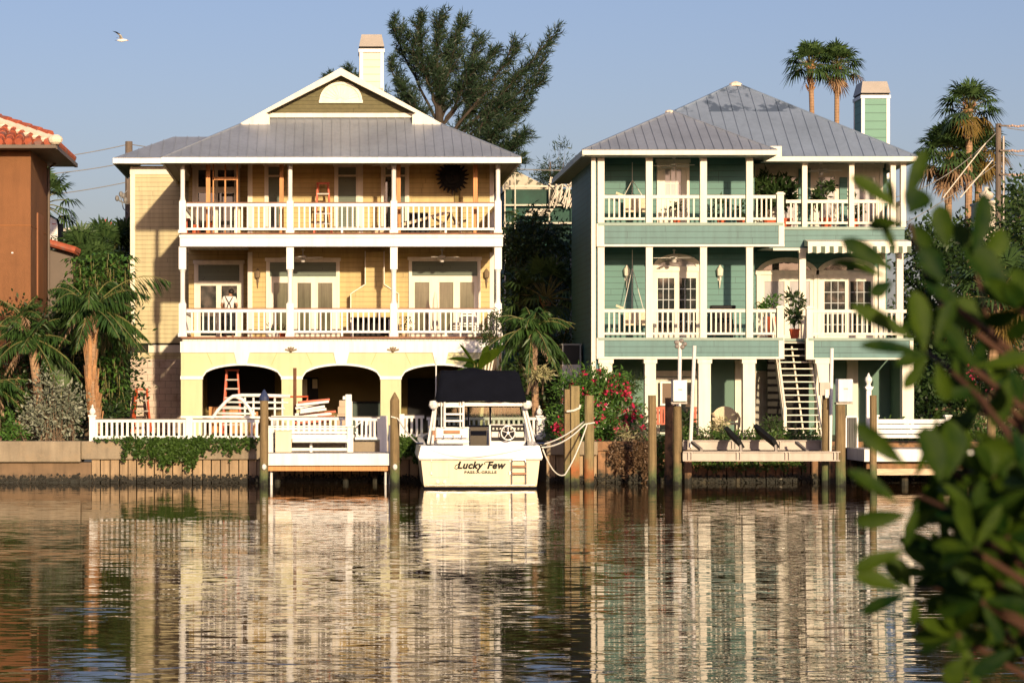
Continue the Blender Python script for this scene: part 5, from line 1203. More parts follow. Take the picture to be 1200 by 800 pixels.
# ------------------------------------------------------------------ yard things at the yellow house
def stepladder(px, ptop, pbot, wtop, wbot, Y, label, lean=.55):
    x = X(px, Y); zt, z0 = Z(ptop, Y), Z(pbot, Y); t = thing('step_ladder', label, 'ladder', (x, Y, z0), 'red step ladders')
    wt, wb = wtop/2*Y/F, wbot/2*Y/F
    for s in (-1, 1):
        mb = MB(); mb.beam((x+s*wb, Y-lean/2, z0), (x+s*wt, Y, zt), .06, .075); mb.build('rail', M['redladder'], t)
        mb = MB(); mb.beam((x+s*wb*.95, Y+lean, z0), (x+s*wt*.9, Y+.1, zt-.05), .04, .05); mb.build('rear_rail', M['redladder'], t)
    n = max(4, int((zt-z0)/.3))
    for i in range(1, n):
        f = i/n; ww = wb+(wt-wb)*f; mb = MB(); mb.box(x-ww, x+ww, Y-lean/2*(1-f)-.05, Y-lean/2*(1-f)+.05, z0+(zt-z0)*f-.02, z0+(zt-z0)*f+.03); mb.build('step', M['alu'], t)
    mb = MB(); mb.box(x-wt-.05, x+wt+.05, Y-.08, Y+.18, zt, zt+.06); mb.build('top_cap', M['redladder'], t)
stepladder(166, 457, 506, 12, 22, 86.0, 'red step ladder leaning near the concrete block wall')
stepladder(272, 434.5, 508, 13, 23, 81.2, 'tall red step ladder under the left arch')
stepladder(378.5, 216, 274.5, 12, 21, 82.2, 'brown step ladder open on the upper yellow balcony')
# curved white boat tower frame behind the fence
t = thing('tower_frame', 'white curved tube frame leaning behind the picket railing under the left arch', 'tube frame', (X(292, 74.5), 74.5, GZ))
Yt = 74.5; mb = MB()
def tp(px, py, dy=0): return P(px, py, Yt+dy)
mb.tube([tp(246, 494), tp(255, 481), tp(265, 470), tp(273, 464), tp(283, 463), tp(305, 463), tp(340, 464)], .055, 8); mb.tube([tp(275, 464, .03), tp(284, 468, .03), tp(292, 478, .03), tp(299, 492, .03), tp(302, 497, .03)], .055, 8)
mb.build('main_tube', M['white'], t, smooth=True)
mb = MB()
for py, a0, a1 in ((471, 262, 338), (478, 257, 334), (484, 253, 300), (489, 288, 330)): mb.tube([tp(a0, py, .05), tp(a1, py+.6, .05)], .035, 8)
for p in (287, 297, 322, 331): mb.tube([tp(p, 465, .08), tp(p, 498, .08)], .035, 8)
mb.build('cross_tube', M['white'], t, smooth=True)
t = thing('plank_stack', 'untidy stack of white and red boards behind the dock bench', 'boards', (X(372, 75.5), 75.5, GZ)); rg = random.Random(21)
for i in range(15):
    y = 75.2+rg.uniform(0, .6); z0 = 468.5+i*1.9; a0, a1 = rg.uniform(344, 352), rg.uniform(372, 394); mb = MB()
    mb.beam(P(a0, z0+rg.uniform(2, 4), y), P(a1, z0-rg.uniform(0, 2.5)+ (2 if i > 9 else 0), y+.1), .22, .07); mb.build('board', M['white'] if i % 4 else M['redladder'], t)
for i in range(4):
    mb = MB(); mb.beam((X(350+i*6, 75.4), 75.0, GZ+.1+i*.1), (X(385, 75.4), 75.9, GZ+.1+i*.1), .25, .12); mb.build('board', M['plank'], t)
t = thing('horizontal_rack', 'white boards laid flat along the top of the railing', 'boards', (X(300, 73), 73, GZ))
for a0, a1, py in ((212, 292, 488.2), (292, 312, 488.6), (318, 372, 488), (372, 392, 488)):
    mb = MB(); mb.beam(P(a0, py, 73), P(a1, py, 73), .2, .06); mb.build('board', M['white'] if a0 < 372 else M['redladder'], t)
for p in (214, 300, 380):
    mb = MB(); mb.box(X(p, 73)-.04, X(p, 73)+.04, 72.95, 73.05, GZ, Z(489.5, 73)); mb.build('trestle', M['plank'], t)
t = thing('pipe_stand', 'thin rusty pipe standing with a cross bar in front of the arcade', 'pipe', (X(345.5, 76), 76, GZ))
mb = MB(); mb.tube([(X(345.5, 76), 76, GZ), (X(345.5, 76), 76, Z(431, 76))], .055, 8); mb.build('upright', mk('rust', (.14, .06, .03), .8, .3, 6), t)
mb = MB(); mb.tube([P(314, 465, 76), P(361, 464.5, 76), P(360, 468, 76), P(358, 494, 76)], .03, 6); mb.build('cross_bar', M['redladder'], t)
t = thing('cardboard_boxes', 'stack of pale cardboard cartons beside the tall white dock post', 'carton', (X(400, 75.5), 75.5, GZ))
for i, (a0, a1, p0, p1) in enumerate(((395, 408, 497, 485.3), (396, 407, 485, 476.3), (397.5, 407, 476, 469))):
    mb = MB(); mb.box(X(a0, 75.5), X(a1, 75.5), 75.4, 75.9, Z(p0, 75.5), Z(p1, 75.5)); mb.build('carton', M['box_grey'], t)
mb = MB(); mb.box(X(395, 75.5), X(408, 75.5), 75.35, 75.95, GZ, Z(497.3, 75.5)); mb.build('crate', M['plank'], t)
t = thing('hinged_shutter', 'pair of pale shutters leaning inside the middle arch', 'shutter', (X(363, 85.8), 85.8, GZ))
for a0, a1, p0, p1 in ((355, 360, 466, 444), (366, 372, 455, 444)):
    mb = MB(); mb.box(X(a0, 85.8), X(a1, 85.8), 85.75, 85.8, Z(p0, 85.8), Z(p1, 85.8)); mb.build('shutter', M['cream'], t)
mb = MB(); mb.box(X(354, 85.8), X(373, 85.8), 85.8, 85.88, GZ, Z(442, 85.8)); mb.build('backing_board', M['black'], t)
t = thing('garage_clutter', 'orange crates and dark bins on the floor under the left arch', 'crates', (X(285, 84), 84, GZ)); rg = random.Random(2)
for i in range(7):
    x = X(245+i*12, 84); mb = MB(); mb.box(x, x+rg.uniform(.2, .33), 84-.1, 84.3, GZ+.05, GZ+rg.uniform(.5, 1.0)); mb.build('crate', M['lumber'] if i % 2 == 0 else M['plank'], t)
t = thing('green_bin', 'long dark green chest under the middle arch', 'chest', (X(432, 84), 84, GZ))
mb = MB(); mb.box(X(412, 84), X(446, 84), 83.8, 84.5, GZ+.05, Z(472, 84)); mb.build('body', mk('dark_green_plastic', (.02, .05, .035), .5), t, bevel=.03)
mb = MB(); mb.box(X(411, 84), X(447, 84), 83.75, 84.55, Z(472, 84)+.003, Z(470, 84)); mb.build('lid', M['black'], t)

# things on the yellow balconies
t = thing('sun_ornament', 'round black sun face with jagged rays hanging on the yellow upper porch', 'wall ornament', (X(529.5, 82.8), 82.8, Z(226, 82.8)))
cx_, cz_, yo = X(530, 82.75), Z(207.5, 82.75), 82.72
mb = MB(); pts = []
for i in range(44):
    a0 = 2*math.pi*i/44; r = .58 if i % 2 else .45; r = r*.95+.02*math.sin(a0*7); pts += [(cx_+r*math.cos(a0-.035), cz_+r*math.sin(a0-.035)), (cx_+(r+.03*(i % 2))*math.cos(a0+.035), cz_+(r+.03*(i % 2))*math.sin(a0+.035))]
mb.prism(pts, yo, yo+.05); mb.build('rays', M['black'], t)
mb = MB(); mb.ball((cx_, yo, cz_), .42, .09, .42, 24, 10)
for a0, r in ((0, .27), ): mb.tube([(cx_+r*math.cos(2*math.pi*i/24), yo-.07, cz_+r*math.sin(2*math.pi*i/24)) for i in range(25)], .02, 6)
mb.ball((cx_-.08, yo-.09, cz_+.06), .035, .03, .03, 8, 5); mb.ball((cx_+.08, yo-.09, cz_+.06), .035, .03, .03, 8, 5); mb.ball((cx_, yo-.1, cz_-.02), .03, .05, .06, 8, 5); mb.ball((cx_, yo-.085, cz_-.12), .08, .03, .02, 8, 5)
mb.build('face', M['black'], t, smooth=True)
mb = MB(); mb.box(X(536, 82.9)-.10, X(536, 82.9)+.10, 82.9, 82.96, Z(240, 82.9), Z(222, 82.9)); mb.build('ornament_shadow', M['garage_wall'], t)  # dark piece on the wall in place of the ornament's cast shadow
t = thing('covered_grill', 'dark covered grill at the upper yellow railing', 'grill', (X(490, 81.6), 81.6, F2))
mb = MB(); x0, x1 = X(478, 81.6), X(503, 81.6); mb.raw([(x0, 81.4, F2+.05), (x1, 81.4, F2+.05), (x1, 82, F2+.05), (x0, 82, F2+.05), (x0+.04, 81.45, F2+.78), (x1-.04, 81.45, F2+.78), (x1-.04, 81.95, F2+.85), (x0+.04, 81.95, F2+.85)], [(0,3,2,1),(4,5,6,7),(0,1,5,4),(1,2,6,5),(2,3,7,6),(3,0,4,7)]); mb.build('cover', M['black'], t)
mb = MB(); mb.box(x0+.03, x1-.03, 81.5, 81.9, F2+.03, F2+.05); mb.build('base', M['alu'], t)
t = thing('leaning_plank', 'long pale board leaning along the upper yellow balcony', 'board', (X(480, 81.2), 81.2, F2))
mb = MB(); mb.beam((X(438, 81), 81.0, F2+.1), (X(534, 81.3), 81.3, Z(246, 81.3)), .06, .10); mb.build('board', M['plank'], t)
t = thing('sawhorse', 'dark sawhorse behind the upper yellow railing', 'sawhorse', (X(528, 81.8), 81.8, F2))
for k, (a0, p0, a1, p1) in enumerate(((505, 254, 522, 263), (530, 263, 548, 258), (514, 274, 529, 248), (527, 248, 541, 274))):
    mb = MB(); mb.beam(P(a0, p0, 81.8), P(a1, p1, 81.8), .06, .08); mb.build('brace' if k < 2 else 'leg', M['sconce_dark'], t)
t = thing('tool_heap', 'heap of red buckets and tools in the left corner of the upper yellow balcony', 'tools', (X(225, 82), 82, F2)); rg = random.Random(8)
for i in range(6):
    x = X(219+i*5, 82); mb = MB(); mb.lathe(x, 82+rg.uniform(-.3, .3), [(.10, F2+.03), (.13, F2+.35+rg.random()*.3)], 10); mb.build('bucket', [M['redladder'], M['black'], M['terracotta']][i % 3], t)
t = thing('porch_table', 'low dark table with white top on the lower yellow porch', 'table', (X(436, 81.4), 81.4, F1))
mb = MB(); mb.box(X(411, 81.4), X(458, 81.4), 81.1, 81.8, Z(374, 81.4), Z(372, 81.4)); mb.build('table_top', M['black'], t)
mb = MB(); mb.box(X(412, 81.4), X(457, 81.4), 81.5, 81.6, F1+.1, Z(374.2, 81.4)); mb.build('panel', M['black'], t)
for p in (413, 456):
    for y in (81.15, 81.75): mb = MB(); mb.box(X(p, 81.4)-.03, X(p, 81.4)+.03, y-.03, y+.03, F1, Z(374, 81.4)); mb.build('leg', M['white'], t)
t = thing('patio_chair', 'white plastic slatted chair behind the lower yellow railing', 'chair', (X(548, 81.6), 81.6, F1)); cx_ = X(548, 81.6)
mb = MB(); ring = [(cx_-.27, 81.42, F1+.45), (cx_-.27, 81.4, F1+.7)]+[(cx_-.27*math.cos(math.pi*i/10), 81.38, F1+.7+.22*math.sin(math.pi*i/10)) for i in range(11)]+[(cx_+.27, 81.42, F1+.45)]
mb.tube(ring, .03, 8)
for i in range(5): mb.box(cx_-.25, cx_+.25, 81.37, 81.39, F1+.48+i*.09, F1+.53+i*.09)
mb.build('backrest', M['white'], t)
mb = MB(); mb.box(cx_-.27, cx_+.27, 81.42, 81.9, F1+.40, F1+.44); mb.build('seat', M['white'], t)
for sx in (-1, 1):
    for y in (81.44, 81.88): mb = MB(); mb.box(cx_+sx*.25-.025, cx_+sx*.25+.025, y-.025, y+.025, F1, F1+.4); mb.build('leg', M['white'], t)
def pot_plant(px, Y, zf, pot_r, pot_h, mat, leafm, blobs, label, n=220, L=.16, W=.06, stem=0):
    x = X(px, Y); t = thing('potted_plant', label, 'potted plant', (x, Y, zf)); mb = MB(); mb.lathe(x, Y, [(pot_r*.7, zf), (pot_r, zf+pot_h*.85), (pot_r*1.1, zf+pot_h*.86), (pot_r*1.1, zf+pot_h), (pot_r*.9, zf+pot_h)], 12); mb.build('pot', mat, t)
    rng = np.random.default_rng(int(px)); V = cloud([(x+a, Y+b_, zf+c, r, r, r*1.1) for a, b_, c, r in blobs], n, L, W, rng, .08, .3); np_mesh('foliage', V, quads_of(V), leafm, t)
    mb = MB(); mb.tube([(x, Y, zf+pot_h*.9), (x+blobs[0][0]*.6, Y, zf+blobs[0][2])], .02, 6); mb.build('stem', M['bark'], t)
pot_plant(322, 81.2, F1, .12, .2, M['white'], L_['mid'], [(0, 0, .38, .14)], 'small potted plant behind the lower yellow railing left of the column', 60, .12, .04)
pot_plant(331, 81.2, F1, .11, .18, M['terracotta'], L_['fanyel'], [(0, 0, .34, .12)], 'orange flowering pot beside the second lower yellow column', 60, .1, .05)
pot_plant(474, 81.3, F1, .13, .22, M['plank'], L_['mid'], [(0, 0, .5, .2)], 'leafy plant in a wooden pot right of the third lower yellow column', 90, .14, .05)
t = thing('blue_parasol', 'furled pale parasol standing on the lower yellow porch', 'parasol', (X(492, 81.9), 81.9, F1)); x = X(510, 81.9)
mb = MB(); mb.lathe(x, 81.9, [(.05, F1+.25), (.11, F1+.45), (.08, F1+1.3), (.02, F1+1.6)], 8); mb.build('canopy', M['cream'], t)
mb = MB(); mb.lathe(x, 81.9, [(.2, F1), (.2, F1+.06), (.03, F1+.08), (.025, F1+.3)], 10); mb.build('stand', M['alu'], t)

# things on the green porches
pot_plant(931, 80.9+1.0, GF1, .17, .34, M['terracotta'], L_['dark'], [(0, 0, .85, .34), (.05, 0, 1.3, .26)], 'dark leafy plant in a red clay pot at the head of the stairs', 420, .2, .07)
pot_plant(902, 83.4, GF2, .25, .4, M['terracotta'], L_['dark'], [(-.3, 0, 1.55, .55), (.35, 0, 1.25, .5), (0, .1, 1.0, .5)], 'big dark bushy plant behind the left newel of the green upper porch', 900, .26, .10)
pot_plant(921, 83.6, GF2, .22, .4, M['terracotta'], L_['dark'], [(0, 0, 1.2, .42)], 'second dark bushy plant on the green upper porch', 420, .24, .09)
pot_plant(968, 83.4, GF2, .22, .4, M['terracotta'], L_['dark'], [(.05, 0, 1.55, .24), (-.1, 0, 1.15, .32)], 'dark plant with open branches between the cream posts of the green upper porch', 260, .26, .10)
pot_plant(1000, 83.2, GF2, .2, .35, M['terracotta'], L_['dark'], [(0, 0, .8, .3)], 'low dark plant right of the middle post of the green upper porch', 160, .2, .08)
pot_plant(905, 81.8, GF1, .2, .75, M['terracotta'], L_['bright'], [(0, 0, 1.12, .3), (-.2, 0, 1.05, .22)], 'bright green plant by the lower left newel of the green porch', 240, .2, .07)
pot_plant(845, 81.2, GF2, .16, .25, M['terracotta'], L_['mid'], [(0, 0, .6, .25)], 'green plant in a clay pot behind the upper green railing', 130, .18, .06)
pot_plant(868, 81.2, GF2, .16, .25, M['terracotta'], L_['mid'], [(0, 0, .5, .22)], 'small clay potted plant at the fourth upper green post', 110, .16, .06)
pot_plant(793, 81.4, GF2, .14, .25, M['terracotta'], L_['mid'], [(0, 0, .55, .2)], 'clay potted plant in front of the cream upper green house door', 110, .16, .06)
for zf, lab in ((GF2, 'hanging swing chair on the left of the green upper porch'), (GF1, 'hanging swing chair on the left of the green lower porch')):
    x, y = X(741, 81.6), 81.6; top = (10.45 if zf > 5 else 7.5); t = thing('swing_chair', lab, 'swing chair', (x, y, zf), 'hanging swing chairs'); mb = MB()
    for s in (-.3, .0, .4): mb.tube([(x, y, top-.6), (x+s, y+.1, zf+.95)], .012, 5)
    mb.tube([(x, y, top), (x, y, top-.6)], .012, 5); mb.build('cord', M['rope'], t)
    mb = MB(); mb.beam((x-.55, y, zf+1.12), (x-.3, y, zf+1.02), .05, .07); mb.box(x-.25, x+.5, y-.02, y+.05, zf+.5, zf+.95); mb.box(x-.3, x+.5, y-.4, y+.05, zf+.44, zf+.5); mb.build('seat', M['wicker'], t)
t = thing('lidded_barbecue', 'black barbecue with a flat lid on the green lower porch', 'barbecue', (X(847, 81.5), 81.5, GF1)); x = X(847, 81.5)
mb = MB(); mb.box(x-.30, x+.30, 81.3, 81.7, GF1+.65, GF1+.95); mb.box(x-.42, x+.42, 81.35, 81.7, GF1+1.0, GF1+1.12); mb.build('firebox', M['black'], t, bevel=.03)
for s in (-.3, .3): mb = MB(); mb.box(x+s-.03, x+s+.03, 81.35, 81.65, GF1, GF1+.65); mb.build('leg', M['black'], t)
mb = MB(); mb.box(x-.26, x+.26, 81.4, 81.6, GF1+.15, GF1+.6); mb.build('cabinet', M['black'], t)
t = thing('wicker_armchair', 'cream wicker armchair between the ground floor columns of the green house', 'armchair', (X(850, 81.5), 81.5, GZ)); x, y = X(851, 81.5), 81.5
mb = MB(); pts = [(x-.43, GZ+.55)]+[(x-.43*math.cos(math.pi*i/12), GZ+.62+.38*math.sin(math.pi*i/12)) for i in range(13)]+[(x+.43, GZ+.55), (x+.3, GZ+.48), (x-.3, GZ+.48)]; mb.prism(pts, y+.25, y+.33); mb.build('backrest', M['wicker'], t)
mb = MB(); mb.box(x-.36, x+.36, y-.3, y+.3, GZ+.38, GZ+.46); mb.build('seat', M['wicker'], t)
for s in (-1, 1):
    mb = MB(); mb.tube([(x+s*.42, y+.28, GZ+.75), (x+s*.42, y, GZ+.66), (x+s*.4, y-.28, GZ+.62), (x+s*.38, y-.3, GZ+.3)], .045, 8); mb.build('arm', M['wicker'], t)
    for yy in (y-.28, y+.28): mb = MB(); mb.tube([(x+s*.36, yy, GZ), (x+s*.36, yy, GZ+.4)], .03, 6); mb.build('leg', M['wicker'], t)
for px, lab in ((774, 'red wooden chair left of the glazed ground floor door'), (818, 'red wooden chair right of the glazed ground floor door'), (729, 'pale garden chair left of the second ground floor column')):
    x, y = X(px, 82), 82.; t = thing('garden_chair', lab, 'chair', (x, y, GZ), 'garden chairs under the green house'); mt = M['redladder'] if px > 730 else M['cream']
    mb = MB()
    for i in range(4): mb.box(x-.22+i*.12, x-.14+i*.12, y+.2, y+.23, GZ+.4, GZ+.95)
    mb.box(x-.24, x+.24, y+.19, y+.24, GZ+.9, GZ+.98); mb.build('backrest', mt, t); mb = MB(); mb.box(x-.25, x+.25, y-.2, y+.22, GZ+.38, GZ+.43); mb.build('seat', mt, t)
    for sx in (-.22, .22):
        for yy in (y-.18, y+.2): mb = MB(); mb.box(x+sx-.025, x+sx+.025, yy-.025, yy+.025, GZ, GZ+.38); mb.build('leg', mt, t)
t = thing('wall_mirror', 'white framed mirror hung behind the left meter box', 'mirror', (X(784, 82.8), 82.8, GZ)); mb = MB()
ym = 82.7; m0, m1, q0, q1 = X(773.5, ym), X(790, ym), Z(475, ym), Z(446.5, ym)
mb.box(m0, m0+.07, ym-.05, ym, q0, q1); mb.box(m1-.07, m1, ym-.05, ym, q0, q1); mb.box(m0+.07, m1-.07, ym-.05, ym, q1-.07, q1); mb.box(m0+.07, m1-.07, ym-.05, ym, q0, q0+.07); mb.build('frame', M['white'], t)
mb = MB(); mb.box(m0+.07, m1-.07, ym-.02, ym-.005, q0+.07, q1-.07); mb.build('glass', M['glass_dark'], t)
t = thing('ac_unit', 'grey air conditioning unit on a white plinth between the houses', 'air conditioner', (X(670, 84), 84, GZ)); x0, x1 = X(659, 84), X(681, 84)
mb = MB(); mb.box(x0, x1, 84, 84.9, GZ, Z(427, 84)); mb.build('plinth', M['white'], t)
mb = MB(); mb.box(x0+.02, x1-.02, 84.06, 84.85, Z(427, 84)+.01, Z(404.5, 84)); mb.build('case', mk('ac_case', (.05, .05, .05), .6, vlap=.05), t)
mb = MB(); mb.box(x0-.02, x1+.02, 84.0, 84.9, Z(404.5, 84)+.003, Z(402.5, 84)); 
for x in (x0, x1-.05): mb.box(x, x+.05, 84.0, 84.055, Z(427, 84)+.01, Z(404.5, 84))
mb.build('case_frame', mk('ac_frame', (.35, .36, .34), .5), t)

# ------------------------------------------------------------------ utility poles and wires
def upole(px, ptop, Y, label, r=.13):
    x = X(px, Y); t = thing('utility_pole', label, 'utility pole', (x, Y, GZ), 'utility poles'); mb = MB(); mb.tube([(x, Y, GZ), (x, Y, Z(ptop, Y))], [r*1.15, r], 10); mb.build('pole', M['wood_pole'], t); return t
p1 = upole(151, 166, 97, 'dark utility pole beside the yellow house wing', .15)
mb = MB(); x = X(151, 97); mb.tube([(x, 96.8, Z(240, 97)), (x-.35, 96.8, Z(236, 97)), (x-.5, 96.8, Z(230, 97))], .03, 6)
for a0, p0 in ((-.3, 228), (-.45, 233), (-.12, 235), (-.2, 230)): mb.ball((x+a0, 96.8, Z(p0, 97)), .09, .09, .12, 6, 5)
mb.build('insulator_bracket', M['wire'], p1)
mb = MB(); mb.tube([(x-.05, 96.8, Z(224, 97)), (x-.3, 96.75, Z(232, 97)), (x-.2, 96.75, Z(245, 97)), (x, 96.8, Z(250, 97))], .02, 6); mb.build('cable_loop', M['wire'], p1)
p2 = upole(1170, 145, 100, 'tall utility pole with steel strap rising from the right trees', .12)
mb = MB(); x = X(1170, 100); mb.tube([(x+.17, 99.85, GZ), (x+.17, 99.85, Z(160, 100))], .05, 6); mb.build('conduit', M['alu'], p2)
for py in (148, 177, 205):
    mb = MB(); mb.beam((x, 99.8, Z(py, 100)), (x+.55, 99.8, Z(py+.5, 100)), .07, .07); mb.build('bracket', M['wood_pole'], p2)
    mb = MB()
    for i in range(12): mb.ball((x+.4+i*.12, 99.8, Z(py+.5, 100)+.02*math.sin(i*1.7)), .07, .05, .055, 6, 4)
    mb.build('insulator_string', mk('insulator', (.42, .30, .24), .5), p2)
def wire(a, b_, sag, label, r=.018):
    mb = MB(); a, b_ = Vector(a), Vector(b_); pts = []
    for i in range(21): f = i/20; q = a.lerp(b_, f); q.z -= sag*4*f*(1-f); pts.append(q)
    mb.tube(pts, r, 5); tag(mb.build('power_line', M['wire']), label, 'wire', 'power lines')
wire(P(151, 169, 97), P(-60, 190, 97), .25, 'top power line left of the dark pole'); wire(P(151, 190, 97), P(-60, 205, 97), .25, 'middle power line left of the dark pole'); wire(P(151, 213, 97), P(-60, 235, 97), .2, 'lowest power line left of the dark pole')
wire(P(151, 169, 97), P(420, 190, 104), .2, 'power line running from the dark pole behind the yellow roof')
for k, py in enumerate((150, 180, 207)): wire(P(1180, py, 99.8), P(1330, py-2, 99.8), .25, ['topmost', 'middle', 'lowest'][k]+' power line right of the tall pole')
wire(P(1168, 155, 100), P(1040, 233, 100), .5, 'sagging dark power line left of the tall pole'); wire(P(1168, 192, 100), P(1060, 262, 100), .1, 'lower dark power line crossing the fan palm trunks')
wire(P(590, 197.2, 110), P(700, 199.5, 110), .05, 'power line above the scaffolded house', .022); wire(P(1168, 258, 100), P(1330, 262, 100), .1, 'low power line right of the tall pole')
for a0, b0, lab in (((1155, 168), (1105, 232), 'upper pale guy wire of the tall pole'), ((1163, 188), (1125, 232), 'lower pale guy wire of the tall pole')):
    mb = MB(); mb.tube([P(*a0, 99.4), P(*b0, 98.6)], .026, 6); tag(mb.build('guy_wire', M['bright']), lab, 'wire', 'guy wires')

# ------------------------------------------------------------------ gull
GS = .72
g = thing('gull', 'white gull with dark wing tips flying in the sky at left', 'bird', P(142, 44, 75)); gc = P(142.5, 47.5, 75)
me = MB(); me.tube([gc+GS*Vector(v) for v in ((-.20, 0, .0), (-.12, 0, .0), (0, 0, .0), (.12, 0, .005), (.17, 0, .01), (.215, 0, .005), (.25, 0, -.005))], [GS*q for q in (.012, .05, .075, .055, .045, .035, .006)], 10)
for s, up in ((-1, .17), (1, .10)):    # wings raised, part of the one body
    me.raw([gc+GS*Vector(v) for v in ((.07, 0, .04), (-.09, 0, .03), (-.07, s*.32, .10+up*.3), (.03, s*.32, .12+up*.3), (-.24, s*.60, up+.10), (-.16, s*.60, up+.11), (.0, s*.16, .075), (.0, s*.3, .09+up*.3))],
           [(0, 6, 7, 3), (0, 1, 6), (6, 1, 2, 7), (3, 7, 5), (7, 2, 4, 5)])
me.raw([gc+GS*Vector(v) for v in ((-.18, -.03, 0), (-.18, .03, 0), (-.29, .05, .0), (-.29, -.05, .0))], [(0, 1, 2, 3)])
o = me.build('body', M['white'], g)
tp_ = MB()
for s, up in ((-1, .17), (1, .10)): tp_.raw([gc+GS*Vector(v) for v in ((-.10, s*.44, .10+up*.6), (-.02, s*.44, .115+up*.6), (-.18, s*.62, up+.115), (-.33, s*.72, up+.12))], [(0, 1, 2, 3)])
tp_.build('wing_tips', M['black'], g)
tp_ = MB(); tp_.tube([gc+GS*Vector((.24, 0, -.004)), gc+GS*Vector((.30, 0, -.012))], [.014, .003], 6); tp_.build('beak', M['lumber'], g)
# ------------------------------------------------------------------ vegetation
def crown_tree(name, label, base, blobs, n, L, W, leafm, clump=.35, trunk_r=.16, group=None, seed=0, cat='tree', per=24, barkm=None):
    t = thing(name, label, cat, base, group); rng = np.random.default_rng(seed); b0 = Vector(base); rg = random.Random(seed)
    mb = MB(); top = max(blobs, key=lambda q: q[2]); mid = b0.lerp(Vector(top[:3]), .45)+Vector((rg.uniform(-.3, .3), 0, 0))
    mb.tube([b0, b0.lerp(mid, .5), mid, Vector(top[:3])], [trunk_r*1.2, trunk_r, trunk_r*.8, trunk_r*.25], 8)
    for q in blobs:
        c = Vector(q[:3]); s = b0.lerp(mid, rg.uniform(.55, 1.)); mb.tube([s, s.lerp(c, .5)+Vector((0, 0, .2)), c], [trunk_r*.5, trunk_r*.35, trunk_r*.12], 6)
        for k in range(4):
            e = c+Vector((rg.uniform(-.8, .8)*q[3], rg.uniform(-.8, .8)*q[4], rg.uniform(-.5, .9)*q[5])); mb.tube([c.lerp(s, .2), e], [trunk_r*.14, trunk_r*.04], 5)
    mb.build('trunk', barkm or M['bark'], t); V = cloud(blobs, n, L, W, rng, clump, 0., per); np_mesh('crown', V, quads_of(V), leafm, t); return t
def blob(px, py, Y, rpx, rpy, dy=1.2): return (X(px, Y), Y, Z(py, Y), rpx*Y/F, dy, rpy*Y/F)
def shrub(name, label, Y, bl, n, L, W, leafm, clump=.15, cat='shrub', seed=0, group=None, zf=None, flowers=None, stems=5):
    zf = GZ if zf is None else zf; bs = [blob(*b_[:2], Y+(b_[4] if len(b_) > 4 else 0), b_[2], b_[3], .6) for b_ in bl]
    cx = sum(b_[0] for b_ in bs)/len(bs); t = thing(name, label, cat, (cx, Y, zf), group); rng = np.random.default_rng(seed); V = cloud(bs, n, L, W, rng, clump); V[:, 2] = np.maximum(V[:, 2], zf-.25); np_mesh('foliage', V, quads_of(V), leafm, t)
    mb = MB(); rg = random.Random(seed)
    for b_ in bs:
        for k in range(stems): mb.tube([(cx+rg.uniform(-.4, .4)+(b_[0]-cx)*.5, Y+rg.uniform(-.3, .3), zf), (b_[0]+rg.uniform(-.6, .6)*b_[3], b_[1], b_[2]+rg.uniform(-.2, .7)*b_[5])], [.03, .008], 5)
    mb.build('stem', M['bark'], t)
    if flowers:
        fm, fn, fL = flowers; C = unit(rng.normal(size=(fn, 3)))*.98; which = rng.integers(0, len(bs), fn); bb = np.array(bs)[which]; C[:, 1] = -np.abs(C[:, 1]); pts = bb[:, :3]+C*bb[:, 3:6]*rng.uniform(.7, 1.05, (fn, 1))
        pts = np.repeat(pts, 9, 0)+rng.normal(size=(fn*9, 3))*.05; V = leaf_quads(pts, rng.normal(size=pts.shape)+np.array([0, -1, .4]), fL, fL*.8, rng); np_mesh('blossoms', V, quads_of(V), fm, t)
    return t

# feather palm: each frond a curved rachis with drooping leaflets
def feather_frond(c, az, el, L, droop, rng, leaf=.5, n=26, wid=.045, hang=.6, tw=0.):
    d = np.array([math.cos(az)*math.cos(el), math.sin(az)*math.cos(el), math.sin(el)]); ts = np.linspace(0.0, 1, n+1)
    pts = c + np.outer(ts*L, d) + np.outer(-(ts**2)*droop*L, [0, 0, 1.]); tan = np.gradient(pts, axis=0); tan = unit(tan)
    side = unit(np.cross(tan, [0, 0, 1.])); up = np.cross(side, tan); out = []
    for s in (-1, 1):
        k = np.arange(2, n+1); f = ts[k]; ll = leaf*np.sin(np.clip(f*1.05+.06, 0, 1)*math.pi)**.55*(1.08-.45*f)
        dr = unit(side[k]*s*(1-.35*f)[:, None] + tan[k]*(.45+.5*f)[:, None] + up[k]*.15 + np.array([0, 0, -hang])*rng.uniform(.6, 1.4, (len(k), 1)) + rng.normal(size=(len(k), 3))*.09)
        p = pts[k]; w_ = np.cross(dr, unit(rng.normal(size=p.shape)+up[k])); w_ = unit(w_)*wid/2
        mid = p+dr*(ll*.5)[:, None]; tip = p+dr*ll[:, None]+np.array([0, 0, -.12])*(ll*hang)[:, None]
        out.append(np.stack([p-w_*.4, mid-w_, tip, mid+w_], 1).reshape(-1, 3))
    return np.concatenate(out), pts
